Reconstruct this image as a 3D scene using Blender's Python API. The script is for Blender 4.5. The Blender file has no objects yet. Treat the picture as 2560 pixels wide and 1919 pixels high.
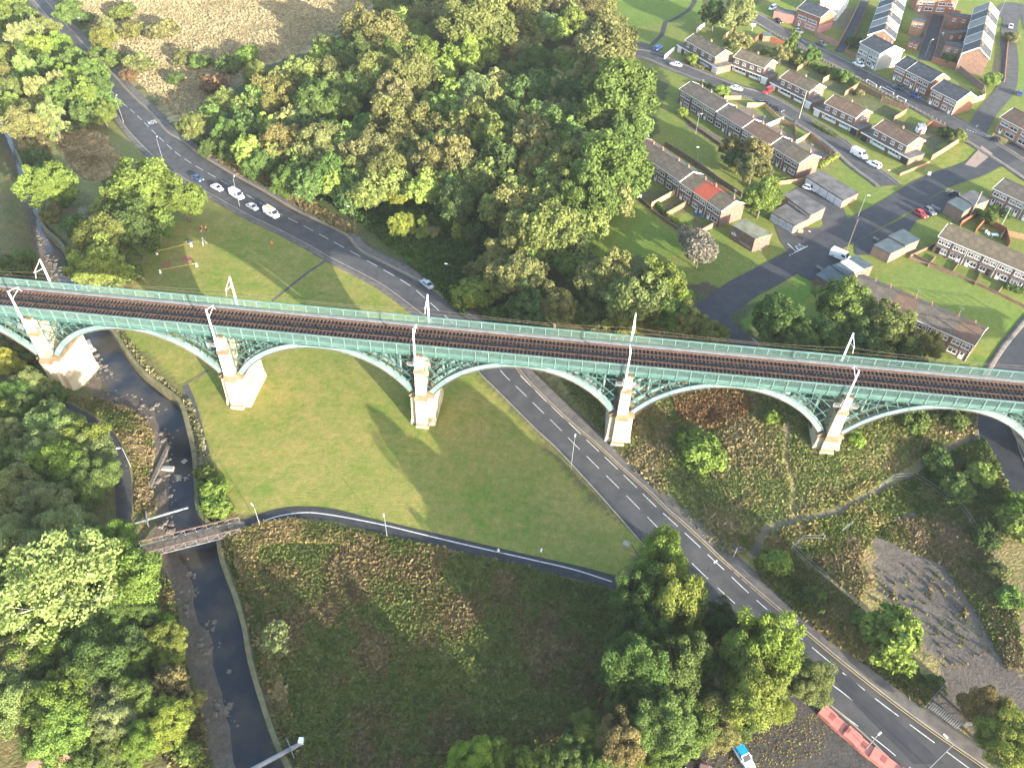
import bpy, math, random
import numpy as np
from mathutils import Vector, Matrix
random.seed(7); rng = np.random.default_rng(7)
SC = bpy.context.scene
COL = SC.collection
# ------------------------------------------------------------------ camera
F, PITCH, ROLL, CH = 1960.0, math.radians(43.6), math.radians(2.2), 122.0
_fw = np.array([0, math.cos(PITCH), -math.sin(PITCH)]); _up0 = np.array([0, math.sin(PITCH), math.cos(PITCH)]); _rt0 = np.array([1., 0, 0])
_rt = _rt0 * math.cos(ROLL) + _up0 * math.sin(ROLL); _up = -_rt0 * math.sin(ROLL) + _up0 * math.cos(ROLL)
CAM = np.array([0, 0, CH])
def ray(x, y):
    return _fw + _rt * (x - 1280) / F - _up * (y - 959.5) / F
def un(x, y, z=0.0):
    d = ray(x, y); return CAM + d * ((z - CH) / d[2])
def mk(x0, y0, s):
    def f(*v):
        return [(x0 + v[i] / s, y0 + v[i + 1] / s) for i in range(0, len(v), 2)]
    return f
K = 2.572
cA, cB, cC = mk(0, 0, K), mk(850, 0, K), mk(1700, 0, K)
cD, cE, cF = mk(0, 640, K), mk(850, 640, K), mk(1700, 640, K)
cG, cH, cI = mk(0, 1279, K), mk(850, 1279, K), mk(1700, 1279, K)
O = mk(0, 0, 1 / 1.15732)
c3, c6 = mk(1540, 60, 6.32), mk(2160, 380, 3.1725)
c1, c2 = mk(1860, 0, 6.32), mk(2210, 0, 6.32)
c4, c5, c7 = mk(1560, 330, 5.5275), mk(1900, 180, 3.1725), mk(1660, 560, 3.1725)
c8, c9 = mk(440, 400, 4.23), mk(340, 540, 5.82)
cam = bpy.data.cameras.new('camera'); camo = bpy.data.objects.new('camera', cam); COL.objects.link(camo)
cam.sensor_fit = 'HORIZONTAL'; cam.sensor_width = 36; cam.lens = F / 2560 * 36; cam.clip_start = 1; cam.clip_end = 9000
M = Matrix(((_rt[0], _up[0], -_fw[0], 0), (_rt[1], _up[1], -_fw[1], 0), (_rt[2], _up[2], -_fw[2], CH), (0, 0, 0, 1)))
camo.matrix_world = M; SC.camera = camo
# ------------------------------------------------------------------ light
AZ, EL = math.radians(-51.5), math.radians(12.6)
sdir = Vector((math.cos(AZ) * math.cos(EL), math.sin(AZ) * math.cos(EL), math.sin(EL)))
sun = bpy.data.lights.new('sun', 'SUN'); suno = bpy.data.objects.new('sun', sun); COL.objects.link(suno)
sun.energy = 3.7; sun.angle = math.radians(0.5); sun.color = (1.0, 0.92, 0.78)
suno.rotation_euler = sdir.to_track_quat('Z', 'Y').to_euler(); suno.location = (0, 0, 300)
W = bpy.data.worlds.new('World'); SC.world = W; W.use_nodes = True
nt = W.node_tree; bg = nt.nodes['Background']
sky = nt.nodes.new('ShaderNodeTexSky'); sky.sky_type = 'NISHITA'; sky.sun_disc = False
sky.sun_elevation = EL; sky.sun_rotation = math.pi / 2 - AZ; sky.altitude = 50; sky.air_density = 1.0; sky.dust_density = 1.5
nt.links.new(sky.outputs[0], bg.inputs[0]); bg.inputs[1].default_value = 0.15
SC.view_settings.view_transform = 'Standard'; SC.view_settings.look = 'None'
SC.view_settings.exposure = 2.48; SC.view_settings.gamma = 1.0; SC.view_settings.use_curve_mapping = False
SC.cycles.max_bounces = 5; SC.cycles.diffuse_bounces = 2; SC.cycles.glossy_bounces = 2; SC.cycles.transmission_bounces = 2; SC.cycles.transparent_max_bounces = 4
SC.cycles.use_denoising = True
SC.render.resolution_x = 1024; SC.render.resolution_y = 767
# ------------------------------------------------------------------ materials
def mat(name, col, rough=0.85, col2=None, scale=1.0, bump=0.0, spec=0.3, metal=0.0, detail=4.0, contrast=(0.35, 0.65), objcol=False, coord='Object'):
    m = bpy.data.materials.new(name); m.use_nodes = True; t = m.node_tree; b = t.nodes['Principled BSDF']
    b.inputs['Roughness'].default_value = rough; b.inputs['Specular IOR Level'].default_value = spec; b.inputs['Metallic'].default_value = metal
    b.inputs['Base Color'].default_value = (*col, 1)
    if objcol:
        oi = t.nodes.new('ShaderNodeObjectInfo'); t.links.new(oi.outputs['Color'], b.inputs['Base Color']); return m
    if col2 is not None or bump:
        tc = t.nodes.new('ShaderNodeTexCoord'); n = t.nodes.new('ShaderNodeTexNoise'); n.inputs['Scale'].default_value = scale; n.inputs['Detail'].default_value = detail
        t.links.new(tc.outputs[coord], n.inputs['Vector'])
        if col2 is not None:
            mr = t.nodes.new('ShaderNodeMapRange'); mr.inputs[1].default_value = contrast[0]; mr.inputs[2].default_value = contrast[1]
            mx = t.nodes.new('ShaderNodeMix'); mx.data_type = 'RGBA'; mx.inputs[6].default_value = (*col, 1); mx.inputs[7].default_value = (*col2, 1)
            t.links.new(n.outputs['Fac'], mr.inputs[0]); t.links.new(mr.outputs[0], mx.inputs[0]); t.links.new(mx.outputs[2], b.inputs['Base Color'])
        if bump:
            bp = t.nodes.new('ShaderNodeBump'); bp.inputs['Strength'].default_value = bump; bp.inputs['Distance'].default_value = 0.3
            t.links.new(n.outputs['Fac'], bp.inputs['Height']); t.links.new(bp.outputs[0], b.inputs['Normal'])
    return m
def mat_tiles(name, c1_, c2_, moss, w=0.33, h=0.33):
    m = bpy.data.materials.new(name); m.use_nodes = True; t = m.node_tree; b = t.nodes['Principled BSDF']; b.inputs['Roughness'].default_value = 0.8; b.inputs['Specular IOR Level'].default_value = 0.2
    tc = t.nodes.new('ShaderNodeTexCoord'); br = t.nodes.new('ShaderNodeTexBrick'); br.inputs['Scale'].default_value = 1.0
    br.inputs['Brick Width'].default_value = w; br.inputs['Row Height'].default_value = h; br.inputs['Mortar Size'].default_value = 0.05; br.inputs['Mortar Smooth'].default_value = 0.3; br.inputs['Bias'].default_value = -0.2
    br.inputs['Color1'].default_value = (*c1_, 1); br.inputs['Color2'].default_value = (*c2_, 1); br.inputs['Mortar'].default_value = (c1_[0] * .45, c1_[1] * .45, c1_[2] * .45, 1)
    t.links.new(tc.outputs['Object'], br.inputs['Vector'])
    n = t.nodes.new('ShaderNodeTexNoise'); n.inputs['Scale'].default_value = 0.6; n.inputs['Detail'].default_value = 6; t.links.new(tc.outputs['Object'], n.inputs['Vector'])
    mr = t.nodes.new('ShaderNodeMapRange'); mr.inputs[1].default_value = 0.45; mr.inputs[2].default_value = 0.7; mr.inputs[4].default_value = 0.7
    mx = t.nodes.new('ShaderNodeMix'); mx.data_type = 'RGBA'; mx.inputs[7].default_value = (*moss, 1)
    t.links.new(n.outputs['Fac'], mr.inputs[0]); t.links.new(mr.outputs[0], mx.inputs[0]); t.links.new(br.outputs['Color'], mx.inputs[6]); t.links.new(mx.outputs[2], b.inputs['Base Color'])
    bp = t.nodes.new('ShaderNodeBump'); bp.inputs['Strength'].default_value = 0.6; bp.inputs['Distance'].default_value = 0.1
    t.links.new(br.outputs['Fac'], bp.inputs['Height']); bp.invert = True; t.links.new(bp.outputs[0], b.inputs['Normal'])
    return m
MT = {}
MT['asphalt'] = mat('asphalt', (.05, .05, .052), .85, (.072, .069, .068), .35, 0.15, .25)
MT['asphalt_old'] = mat('asphalt_old', (.06, .06, .062), .9, (.085, .082, .08), .5, 0.15, .2)
MT['asphalt_dark_and_shaded'] = mat('asphalt_dark_and_shaded', (.030, .031, .036), .75, (.044, .044, .048), .4, 0.1, .3)  # dark tarmac; also serves road whose shadow is painted into the colour
MT['pavement'] = mat('pavement', (.085, .075, .07), .9, (.13, .115, .1), .7, 0.1, .2)
MT['brickpave'] = mat('brickpave', (.20, .15, .12), .9, (.26, .2, .16), 1.5, 0.1)
MT['kerb'] = mat('kerb', (.22, .2, .17), .9, (.3, .27, .22), 1.0)
MT['line'] = mat('road_paint', (.5, .5, .47), .7, (.3, .3, .29), 2.0, 0, .2, contrast=(.45, .75))
MT['yellow_line'] = mat('yellow_paint', (.42, .3, .12), .8)
MT['path'] = mat('path_asphalt', (.028, .028, .032), .85, (.042, .041, .043), .8, .1, .25)
MT['dirt'] = mat('dirt', (.10, .085, .065), .95, (.15, .14, .065), .5, .2)
MT['teal'] = mat('teal_paint', (.05, .115, .105), .55, (.035, .08, .075), .8, 0, .3)
MT['lattice'] = mat('lattice_paint', (.14, .235, .21), .55, (.095, .17, .15), .5, 0, .3)
MT['teal_light'] = mat('teal_paint_light', (.15, .215, .215), .5, (.10, .155, .155), .35, 0, .3)
MT['rib_edge'] = mat('rib_flange_dirt', (.14, .12, .10), .8, (.09, .07, .055), .6)
MT['stone'] = mat('sandstone', (.40, .345, .25), .9, (.22, .16, .095), .3, .4, .15, contrast=(.52, .78))
MT['stone_dark'] = mat('sandstone_stained', (.20, .145, .09), .9, (.13, .09, .055), .5, .4, .15)
MT['deck'] = mat('deck_iron', (.016, .013, .012), .8, (.034, .027, .024), 1.2, .2, .3)
MT['trough'] = mat('trough_concrete', (.22, .22, .22), .85, (.16, .16, .16), .6)
MT['rail'] = mat('rusty_rail', (.095, .048, .032), .65, (.14, .075, .05), 1.5, 0, .4)
MT['sleeper'] = mat('sleeper_timber', (.075, .05, .036), .9, (.14, .10, .075), .7, .2)
MT['white_metal'] = mat('white_metal', (.8, .8, .78), .45)
MT['grey_metal'] = mat('grey_metal', (.26, .27, .275), .5, (.2, .2, .21), 1.5, 0, .4)
MT['dark_metal'] = mat('dark_metal', (.05, .05, .055), .55)
MT['wire'] = mat('wire', (.2, .165, .13), .6)
MT['brick'] = mat('brown_brick', (.15, .092, .072), .9, (.2, .13, .1), 1.2, .15, .15)
MT['brick_red'] = mat('red_brick', (.23, .10, .065), .9, (.3, .14, .09), 1.2, .15, .15)
MT['brick_orange'] = mat('orange_brick', (.36, .2, .13), .9, (.28, .15, .1), 1.0, .15, .15)
MT['brick_dim'] = mat('grey_brown_brick', (.17, .12, .1), .9, (.22, .15, .12), .7, .15, .15)
MT['pink'] = mat('pink_render', (.42, .2, .17), .9, (.35, .16, .14), .5)
MT['render_grey'] = mat('grey_render', (.36, .34, .31), .9, (.3, .28, .26), .4)
MT['render_white'] = mat('white_render', (.66, .64, .6), .9, (.58, .55, .5), .5)
MT['white'] = mat('white_upvc', (.78, .78, .76), .5)
MT['glass'] = mat('window_glass', (.03, .036, .042), .08, spec=.6)
MT['curtain'] = mat('curtained_glass', (.22, .25, .27), .15, (.08, .09, .1), 1.3, 0, .5)
MT['garage_white'] = mat('garage_door_white', (.7, .7, .69), .6, (.6, .6, .6), .8)
MT['garage_black'] = mat('garage_door_black', (.02, .02, .023), .5)
MT['garage_red'] = mat('garage_door_maroon', (.09, .03, .028), .6)
MT['graf'] = mat('painted_door', (.55, .56, .57), .7, (.2, .3, .36), 2.2, 0, contrast=(.5, .56))
MT['felt'] = mat('roof_felt', (.075, .073, .072), .9, (.13, .12, .115), .35, .1, contrast=(.4, .6))
MT['felt_blue'] = mat('roof_felt_slate', (.055, .075, .085), .8, (.09, .11, .11), .4, .1)
MT['felt_moss'] = mat('mossy_felt', (.2, .2, .14), .9, (.1, .1, .07), .4, .1)
MT['tile_olive'] = mat_tiles('olive_tiles', (.125, .10, .075), (.16, .125, .09), (.17, .15, .08))
MT['tile_brown'] = mat_tiles('brown_tiles', (.15, .093, .07), (.19, .12, .09), (.17, .13, .075))
MT['tile_grey'] = mat_tiles('grey_tiles', (.11, .095, .08), (.145, .12, .095), (.16, .14, .1))
MT['tile_pink'] = mat_tiles('plum_tiles', (.17, .115, .10), (.21, .14, .12), (.16, .12, .1))
MT['tile_red'] = mat_tiles('red_tiles', (.40, .085, .05), (.46, .11, .065), (.36, .08, .05))
MT['slate'] = mat_tiles('blue_slate', (.06, .068, .08), (.08, .085, .095), (.1, .1, .1))
MT['slate_sunlit'] = mat_tiles('sunlit_slate', (.23, .215, .2), (.29, .27, .24), (.3, .26, .2))  # cream of sunlit slate slopes put into the base colour
MT['fence'] = mat('fence_timber', (.24, .15, .09), .9, (.17, .11, .075), 1.5, .2)
MT['fence_red'] = mat('fence_redwood', (.3, .1, .055), .9, (.22, .075, .045), 1.5, .2)
MT['fence_new'] = mat('fence_new_timber', (.5, .36, .16), .9, (.42, .3, .14), 1.5, .2)
MT['bark'] = mat('bark', (.09, .07, .05), .95, (.14, .11, .085), 3, .4)
MT['bark_pale'] = mat('pale_bark', (.55, .52, .44), .9, (.4, .37, .3), 2, .3)
MT['paint'] = mat('car_paint', (.5, .5, .5), .3, spec=.6, objcol=True)
MT['cloth'] = mat('cloth', (.5, .5, .5), .9, objcol=True)
MT['carglass'] = mat('car_glass', (.014, .017, .021), .06, spec=.6)
MT['tyre'] = mat('tyre', (.015, .015, .015), .9)
MT['alloy'] = mat('alloy', (.45, .45, .46), .35, metal=.6)
MT['lens'] = mat('lamp_lens', (.75, .75, .72), .15, spec=.6)
MT['taillens'] = mat('tail_lens', (.35, .015, .012), .25, spec=.6)
MT['redwall'] = mat('red_painted_wall', (.50, .19, .155), .85, (.42, .15, .12), .7)
MT['redwall_dark'] = mat('red_painted_panel', (.26, .085, .075), .85)
MT['skin'] = mat('skin', (.5, .32, .24), .7)
MT['mud'] = mat('rock', (.09, .075, .06), .9, (.16, .135, .11), 2, .3)
MT['concrete'] = mat('concrete', (.34, .31, .27), .9, (.24, .22, .19), 1.5, .2)
MT['rusty'] = mat('rusty_chord', (.13, .08, .062), .8, (.17, .11, .09), 2)
MT['truss'] = mat('truss_steel', (.17, .165, .16), .7, (.12, .11, .1), 2)
def leafmat():
    m = bpy.data.materials.new('foliage'); m.use_nodes = True; t = m.node_tree; t.nodes.remove(t.nodes['Principled BSDF']); out = t.nodes['Material Output']
    oi = t.nodes.new('ShaderNodeObjectInfo'); a = t.nodes.new('ShaderNodeAttribute'); a.attribute_name = 'tone'; a2 = t.nodes.new('ShaderNodeAttribute'); a2.attribute_name = 'tip'
    mu = t.nodes.new('ShaderNodeMath'); mu.operation = 'MULTIPLY'; t.links.new(a2.outputs['Fac'], mu.inputs[0]); t.links.new(oi.outputs['Alpha'], mu.inputs[1])
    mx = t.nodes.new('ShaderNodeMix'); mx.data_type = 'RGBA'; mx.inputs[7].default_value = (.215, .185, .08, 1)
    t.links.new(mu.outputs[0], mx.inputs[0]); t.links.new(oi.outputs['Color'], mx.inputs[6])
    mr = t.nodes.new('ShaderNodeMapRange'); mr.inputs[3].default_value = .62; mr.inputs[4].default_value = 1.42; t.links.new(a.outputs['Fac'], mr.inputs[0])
    sc = t.nodes.new('ShaderNodeVectorMath'); sc.operation = 'SCALE'; t.links.new(mx.outputs[2], sc.inputs[0]); t.links.new(mr.outputs[0], sc.inputs['Scale'])
    d = t.nodes.new('ShaderNodeBsdfDiffuse'); tr = t.nodes.new('ShaderNodeBsdfTranslucent'); ms = t.nodes.new('ShaderNodeMixShader'); ms.inputs[0].default_value = .34
    t.links.new(sc.outputs[0], d.inputs[0]); t.links.new(sc.outputs[0], tr.inputs[0]); t.links.new(d.outputs[0], ms.inputs[1]); t.links.new(tr.outputs[0], ms.inputs[2]); t.links.new(ms.outputs[0], out.inputs[0])
    return m
MT['leaf'] = leafmat()
def tuftmat():
    m = bpy.data.materials.new('tuft'); m.use_nodes = True; t = m.node_tree; t.nodes.remove(t.nodes['Principled BSDF']); out = t.nodes['Material Output']
    a = t.nodes.new('ShaderNodeAttribute'); a.attribute_name = 'col'
    d = t.nodes.new('ShaderNodeBsdfDiffuse'); tr = t.nodes.new('ShaderNodeBsdfTranslucent'); ms = t.nodes.new('ShaderNodeMixShader'); ms.inputs[0].default_value = .25
    t.links.new(a.outputs['Color'], d.inputs[0]); t.links.new(a.outputs['Color'], tr.inputs[0]); t.links.new(d.outputs[0], ms.inputs[1]); t.links.new(tr.outputs[0], ms.inputs[2]); t.links.new(ms.outputs[0], out.inputs[0])
    return m
MT['tuft'] = tuftmat()
# ------------------------------------------------------------------ helpers
def link(o, parent=None):
    COL.objects.link(o)
    if parent is not None: o.parent = parent
    return o
class MB:
    def __init__(s): s.v = []; s.f = []; s.m = []
    def add(s, vs, fs, mi=0):
        n = len(s.v); s.v += [tuple(float(c) for c in p) for p in vs]; s.f += [tuple(i + n for i in f) for f in fs]; s.m += [mi] * len(fs); return s
    def hexa(s, p, mi=0):   # p: 4 bottom ccw, 4 top ccw
        return s.add(p, [(3, 2, 1, 0), (4, 5, 6, 7), (0, 1, 5, 4), (1, 2, 6, 5), (2, 3, 7, 6), (3, 0, 4, 7)], mi)
    def box(s, x0, x1, y0, y1, z0, z1, mi=0):
        return s.hexa([(x0, y0, z0), (x1, y0, z0), (x1, y1, z0), (x0, y1, z0), (x0, y0, z1), (x1, y0, z1), (x1, y1, z1), (x0, y1, z1)], mi)
    def frust(s, b, z0, t, z1, mi=0):   # b,t = x0,x1,y0,y1
        return s.hexa([(b[0], b[2], z0), (b[1], b[2], z0), (b[1], b[3], z0), (b[0], b[3], z0), (t[0], t[2], z1), (t[1], t[2], z1), (t[1], t[3], z1), (t[0], t[3], z1)], mi)
    def beam(s, p, q, w, h, mi=0, up=(0, 0, 1)):
        p, q = Vector(p), Vector(q); d = (q - p)
        if d.length < 1e-6: return s
        d.normalize(); u = Vector(up)
        if abs(d.dot(u)) > .98: u = Vector((1, 0, 0))
        a = d.cross(u).normalized() * w / 2; b = a.cross(d).normalized() * h / 2
        return s.hexa([p - a - b, p + a - b, q + a - b, q - a - b, p - a + b, p + a + b, q + a + b, q - a + b], mi)
    def tube(s, p, q, r0, r1, n=8, mi=0, cap=True):
        p, q = Vector(p), Vector(q); d = (q - p).normalized(); u = Vector((0, 0, 1)) if abs(d.z) < .9 else Vector((1, 0, 0))
        a = d.cross(u).normalized(); b = d.cross(a)
        vs = []
        for c, r in ((p, r0), (q, r1)):
            for i in range(n):
                t = 2 * math.pi * i / n; vs.append(c + a * math.cos(t) * r + b * math.sin(t) * r)
        fs = [(i, n + i, n + (i + 1) % n, (i + 1) % n) for i in range(n)]
        if cap: fs += [tuple(range(n)), tuple(range(2 * n - 1, n - 1, -1))]
        return s.add(vs, fs, mi)
    def prism(s, poly, z0, z1, mi=0, mtop=None):
        n = len(poly); area = sum(poly[i][0] * poly[(i + 1) % n][1] - poly[(i + 1) % n][0] * poly[i][1] for i in range(n))
        if area < 0: poly = poly[::-1]
        g = lambda z: z if isinstance(z, (list, tuple)) else [z] * n
        vs = [(p[0], p[1], z) for p, z in zip(poly, g(z0))] + [(p[0], p[1], z) for p, z in zip(poly, g(z1))]
        s.add(vs, [(i, (i + 1) % n, n + (i + 1) % n, n + i) for i in range(n)] + [tuple(range(n - 1, -1, -1))], mi)
        s.add(vs[n:], [tuple(range(n))], mi if mtop is None else mtop); return s
    def mesh(s, name, mats, smooth=False):
        me = bpy.data.meshes.new(name); me.from_pydata(s.v, [], s.f)
        for m in (mats if isinstance(mats, (list, tuple)) else [mats]): me.materials.append(MT[m])
        if any(s.m): me.polygons.foreach_set('material_index', s.m)
        if smooth: me.polygons.foreach_set('use_smooth', [True] * len(s.f))
        me.update(); return me
    def build(s, name, mats, parent=None, smooth=False):
        return link(bpy.data.objects.new(name, s.mesh(name, mats, smooth)), parent)
LABELS = {}
def tag(o, label, cat, group=None, kind=None):
    o['label'] = label; o['category'] = cat
    if group: o['group'] = group
    if kind: o['kind'] = kind
    return o
def struct(o, label=None):
    o['kind'] = 'structure'
    if label: o['label'] = label
    return o
def empty(name, loc, rz=0.0):
    o = bpy.data.objects.new(name, None); o.empty_display_size = .5; COL.objects.link(o); o.location = loc; o.rotation_euler = (0, 0, rz); return o
def inst(src, parent=None, loc=None, rz=None):
    o = src.copy(); COL.objects.link(o)
    if parent is not None: o.parent = parent
    if loc is not None: o.location = loc
    if rz is not None: o.rotation_euler = (0, 0, rz)
    return o
def copy_tree(root):
    r = root.copy(); COL.objects.link(r)
    for k in root.keys():
        if k in ('label', 'group'): pass
    for ch in list(root.children):
        c = ch.copy(); COL.objects.link(c); c.parent = r
        for g in list(ch.children):
            d = g.copy(); COL.objects.link(d); d.parent = c
    return r
ORD = ['first', 'second', 'third', 'fourth', 'fifth', 'sixth', 'seventh', 'eighth', 'ninth', 'tenth', 'eleventh', 'twelfth']
# ------------------------------------------------------------------ terrain
CP = []
def cp(z, pts):
    for p in pts: CP.append((p[0], p[1], z))
cp(0, O(300,640, 520,720, 640,900, 760,1050, 900,780, 1000,1000, 1150,1080, 560,560, 420,470, 640,1110, 900,1160, 1200,1220, 600,1300, 900,1400, 640,1600, 1150,1600, 1330,1420))
cp(0, O(330,310, 480,420, 640,510, 780,590, 900,660, 1000,760, 1100,860, 1200,960, 1330,1100, 1450,1230, 1600,1390, 1800,1560))
cp(0.3, O(1560,1600, 1750,1640, 2000,1600))
cp(0.2, O(200,350, 100,420, 255,190))
cp(1.0, O(60,30, 120,80)); cp(1.5, O(10,10, 20,150))
cp(0.6, O(250,1000, 180,900, 280,1150)); cp(1.5, O(120,1050, 150,1300, 250,1450)); cp(3.5, O(10,900, 10,1150, 10,1400)); cp(2.0, O(100,1640, 300,1640)); cp(1.0, O(20,560, 20,760, 60,500))
cp(1.5, O(300,60, 420,180)); cp(4, O(560,40, 620,110)); cp(6, O(850,10)); cp(3.5, O(760,160))
cp(1.2, O(520,330, 700,450)); cp(2.5, O(850,470, 980,520, 1000,600)); cp(3.5, O(760,320, 900,330)); cp(5.5, O(1000,300, 1050,420)); cp(6.0, O(1150,200, 1150,480)); cp(7.5, O(1250,300, 1280,480))
cp(2.0, O(1060,690, 1150,760)); cp(4.5, O(1250,660, 1300,730)); cp(6.5, O(1400,690))
cp(8.5, O(1400,200, 1330,60, 1450,330)); cp(7.5, O(1420,520, 1500,600, 1560,720)); cp(7.2, O(1600,660, 1750,740, 1900,800)); cp(7.8, O(1750,540, 1900,640)); cp(7.5, O(2080,790)); cp(8.4, O(1920,400, 2050,420)); cp(8.6, O(2212,600, 2212,420)); cp(8.0, O(1600,420, 1690,380))
cp(9.5, O(1800,220, 1650,200, 2000,290)); cp(10.5, O(1500,100, 1700,60)); cp(11.5, O(1900,60, 1960,150, 2120,260)); cp(12.5, O(1600,10, 2100,10)); cp(12, O(2200,60, 2200,180))
cp(0.4, [(1560, 1118), (1640, 1200)]); cp(4.3, [(2090, 1135)]); cp(3.0, [(1800, 1080)]); cp(1.3, [(1690, 1160)]); cp(1.2, O(1560,1130)); cp(5.5, [(2260, 1100)]); cp(6.5, O(2150,960)); cp(6.3, [(2470, 1080), (2540, 1250)]); cp(6.8, O(2195,790))
cp(2.4, O(1500,880)); cp(2.2, O(1760,1120)); cp(3.0, O(1960,1010)); cp(1.5, O(1760,1250, 2000,1250, 2080,1400)); cp(1.0, O(1900,1450, 2050,1530)); cp(3.5, O(2180,1220)); cp(2.5, O(2200,1400)); cp(.6, O(2150,1620)); cp(0.6, O(1700,1250, 1900,1480)); cp(.1, O(1600,1220))
_c = np.array([un(x, y, z) for x, y, z in CP]); _cx, _cz = _c[:, :2] / 100.0, _c[:, 2]
def _phi(r2): return np.where(r2 > 0, r2 * np.log(np.maximum(r2, 1e-12)) * .5, 0)
n_ = len(_cx); A_ = np.zeros((n_ + 3, n_ + 3)); d2 = ((_cx[:, None] - _cx[None]) ** 2).sum(-1)
A_[:n_, :n_] = _phi(d2) + np.eye(n_) * 2e-4; A_[:n_, n_] = 1; A_[:n_, n_ + 1:] = _cx; A_[n_:, :n_] = A_[:n_, n_:].T
_w = np.linalg.solve(A_, np.concatenate([_cz, [0, 0, 0]]))
def tps(x, y):
    x = np.asarray(x, float).ravel() / 100; y = np.asarray(y, float).ravel() / 100; out = np.zeros(len(x))
    for s in range(0, len(x), 20000):
        q = np.stack([x[s:s + 20000], y[s:s + 20000]], 1); r2 = ((q[:, None] - _cx[None]) ** 2).sum(-1)
        out[s:s + 20000] = _phi(r2) @ _w[:n_] + _w[n_] + q @ _w[n_ + 1:]
    return np.clip(out, -0.3, 16)
GX = np.concatenate([[-6000, -4000, -2600, -1700, -1100, -800, -600, -480], np.arange(-400, 400.1, 1.25), [480, 600, 800, 1100, 1700, 2600, 4000, 6000]])
GY = np.concatenate([[-3000, -1500, -700, -300, -120, -40, -10, 10], np.arange(22, 260, 1.0), np.arange(260, 600, 2.0), [640, 700, 800, 950, 1200, 1600, 2300, 3500, 6000]])
XX, YY = np.meshgrid(GX, GY); cxx, cyy = np.clip(XX, -330, 330), np.clip(YY, 25, 560)
ZZ = tps(cxx, cyy).reshape(XX.shape)
# river bed
def smooth(pts, n=8):
    P = [np.array(p, float) for p in pts]; P = [2 * P[0] - P[1]] + P + [2 * P[-1] - P[-2]]; out = []
    for i in range(1, len(P) - 2):
        for k in range(n):
            t = k / n; a, b, c, d = P[i - 1:i + 3]
            out.append(.5 * (2 * b + (c - a) * t + (2 * a - 5 * b + 4 * c - d) * t * t + (3 * b - a - 3 * c + d) * t ** 3))
    out.append(P[-2]); return np.array(out)
def resample(P, n):
    P = np.asarray(P, float); s = np.concatenate([[0], np.cumsum(np.linalg.norm(np.diff(P, axis=0), axis=1))]); t = np.linspace(0, s[-1], n)
    return np.stack([np.interp(t, s, P[:, k]) for k in range(P.shape[1])], 1)
RL = cA(-260,430, -120,640, -30,800, 60,1000, 130,1240, 200,1450, 240,1646) + cD(275,60, 300,170, 420,420, 520,760, 545,850, 660,950, 840,1000, 940,1080, 985,1250, 960,1450, 1000,1640) + cG(985,180, 985,330, 1090,450, 1150,700, 1200,1000, 1280,1250, 1330,1500, 1375,1650, 1430,1900, 1480,2200)
RR = cA(-160,380, -40,590, 40,790, 160,1080, 270,1330, 300,1480, 420,1600) + cD(470,60, 560,190, 730,470, 900,720, 1060,860, 1180,960, 1240,1150, 1275,1310, 1290,1500, 1300,1640) + cG(1330,60, 1420,160, 1455,330, 1540,560, 1600,760, 1640,980, 1720,1250, 1800,1480, 1880,1646, 1990,1900, 2100,2200)
RLw = resample(smooth([un(x, y, -2.0)[:2] for x, y in RL], 6), 220); RRw = resample(smooth([un(x, y, -2.2)[:2] for x, y in RR], 6), 220)
def inpoly(x, y, poly):
    x = np.asarray(x); y = np.asarray(y); ins = np.zeros(x.shape, bool); n = len(poly)
    px, py = np.array([p[0] for p in poly]), np.array([p[1] for p in poly])
    bb = (x >= px.min()) & (x <= px.max()) & (y >= py.min()) & (y <= py.max()); xs, ys = x[bb], y[bb]; r = np.zeros(xs.shape, bool); j = n - 1
    for i in range(n):
        c = ((py[i] > ys) != (py[j] > ys)); 
        with np.errstate(divide='ignore', invalid='ignore'): xi = (px[j] - px[i]) * (ys - py[i]) / (py[j] - py[i] + 1e-12) + px[i]
        r ^= c & (xs < xi); j = i
    ins[bb] = r; return ins
def dist_pl(x, y, P):
    out = np.full(x.shape, 1e9); a = P[:-1]; b = P[1:]
    for k in range(len(a)):
        d = b[k] - a[k]; L = d @ d + 1e-12; t = np.clip(((x - a[k][0]) * d[0] + (y - a[k][1]) * d[1]) / L, 0, 1)
        out = np.minimum(out, (x - a[k][0] - t * d[0]) ** 2 + (y - a[k][1] - t * d[1]) ** 2)
    return np.sqrt(out)
def vnoise(x, y, s, seed=0):
    x = np.asarray(x) / s; y = np.asarray(y) / s; xi = np.floor(x).astype(np.int64); yi = np.floor(y).astype(np.int64); fx = x - xi; fy = y - yi
    fx = fx * fx * (3 - 2 * fx); fy = fy * fy * (3 - 2 * fy)
    def h(i, j):
        n = (i * 374761393 + j * 668265263 + seed * 974634777) & 0x7fffffff; n = ((n ^ (n >> 13)) * 1274126177) & 0x7fffffff; return ((n ^ (n >> 16)) & 0xffff) / 65535.0
    return (h(xi, yi) * (1 - fx) + h(xi + 1, yi) * fx) * (1 - fy) + (h(xi, yi + 1) * (1 - fx) + h(xi + 1, yi + 1) * fx) * fy
RPOLY = [tuple(p) for p in RLw] + [tuple(p) for p in RRw[::-1]]
bbx = (XX > -260) & (XX < 20) & (YY > 10) & (YY < 460)
xs, ys, zs = XX[bbx], YY[bbx], ZZ[bbx]
dl, dr = dist_pl(xs, ys, RLw), dist_pl(xs, ys, RRw); ins = inpoly(xs, ys, RPOLY); t_ = dl / (dl + dr + 1e-9)
nz_ = vnoise(xs, ys, 5, 3) - .5 + .4 * (vnoise(xs, ys, 3.1, 4) - .5)
bed = -2.0 - 1.25 * np.clip(t_ * 1.25, 0, 1) + .32 * nz_
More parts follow.
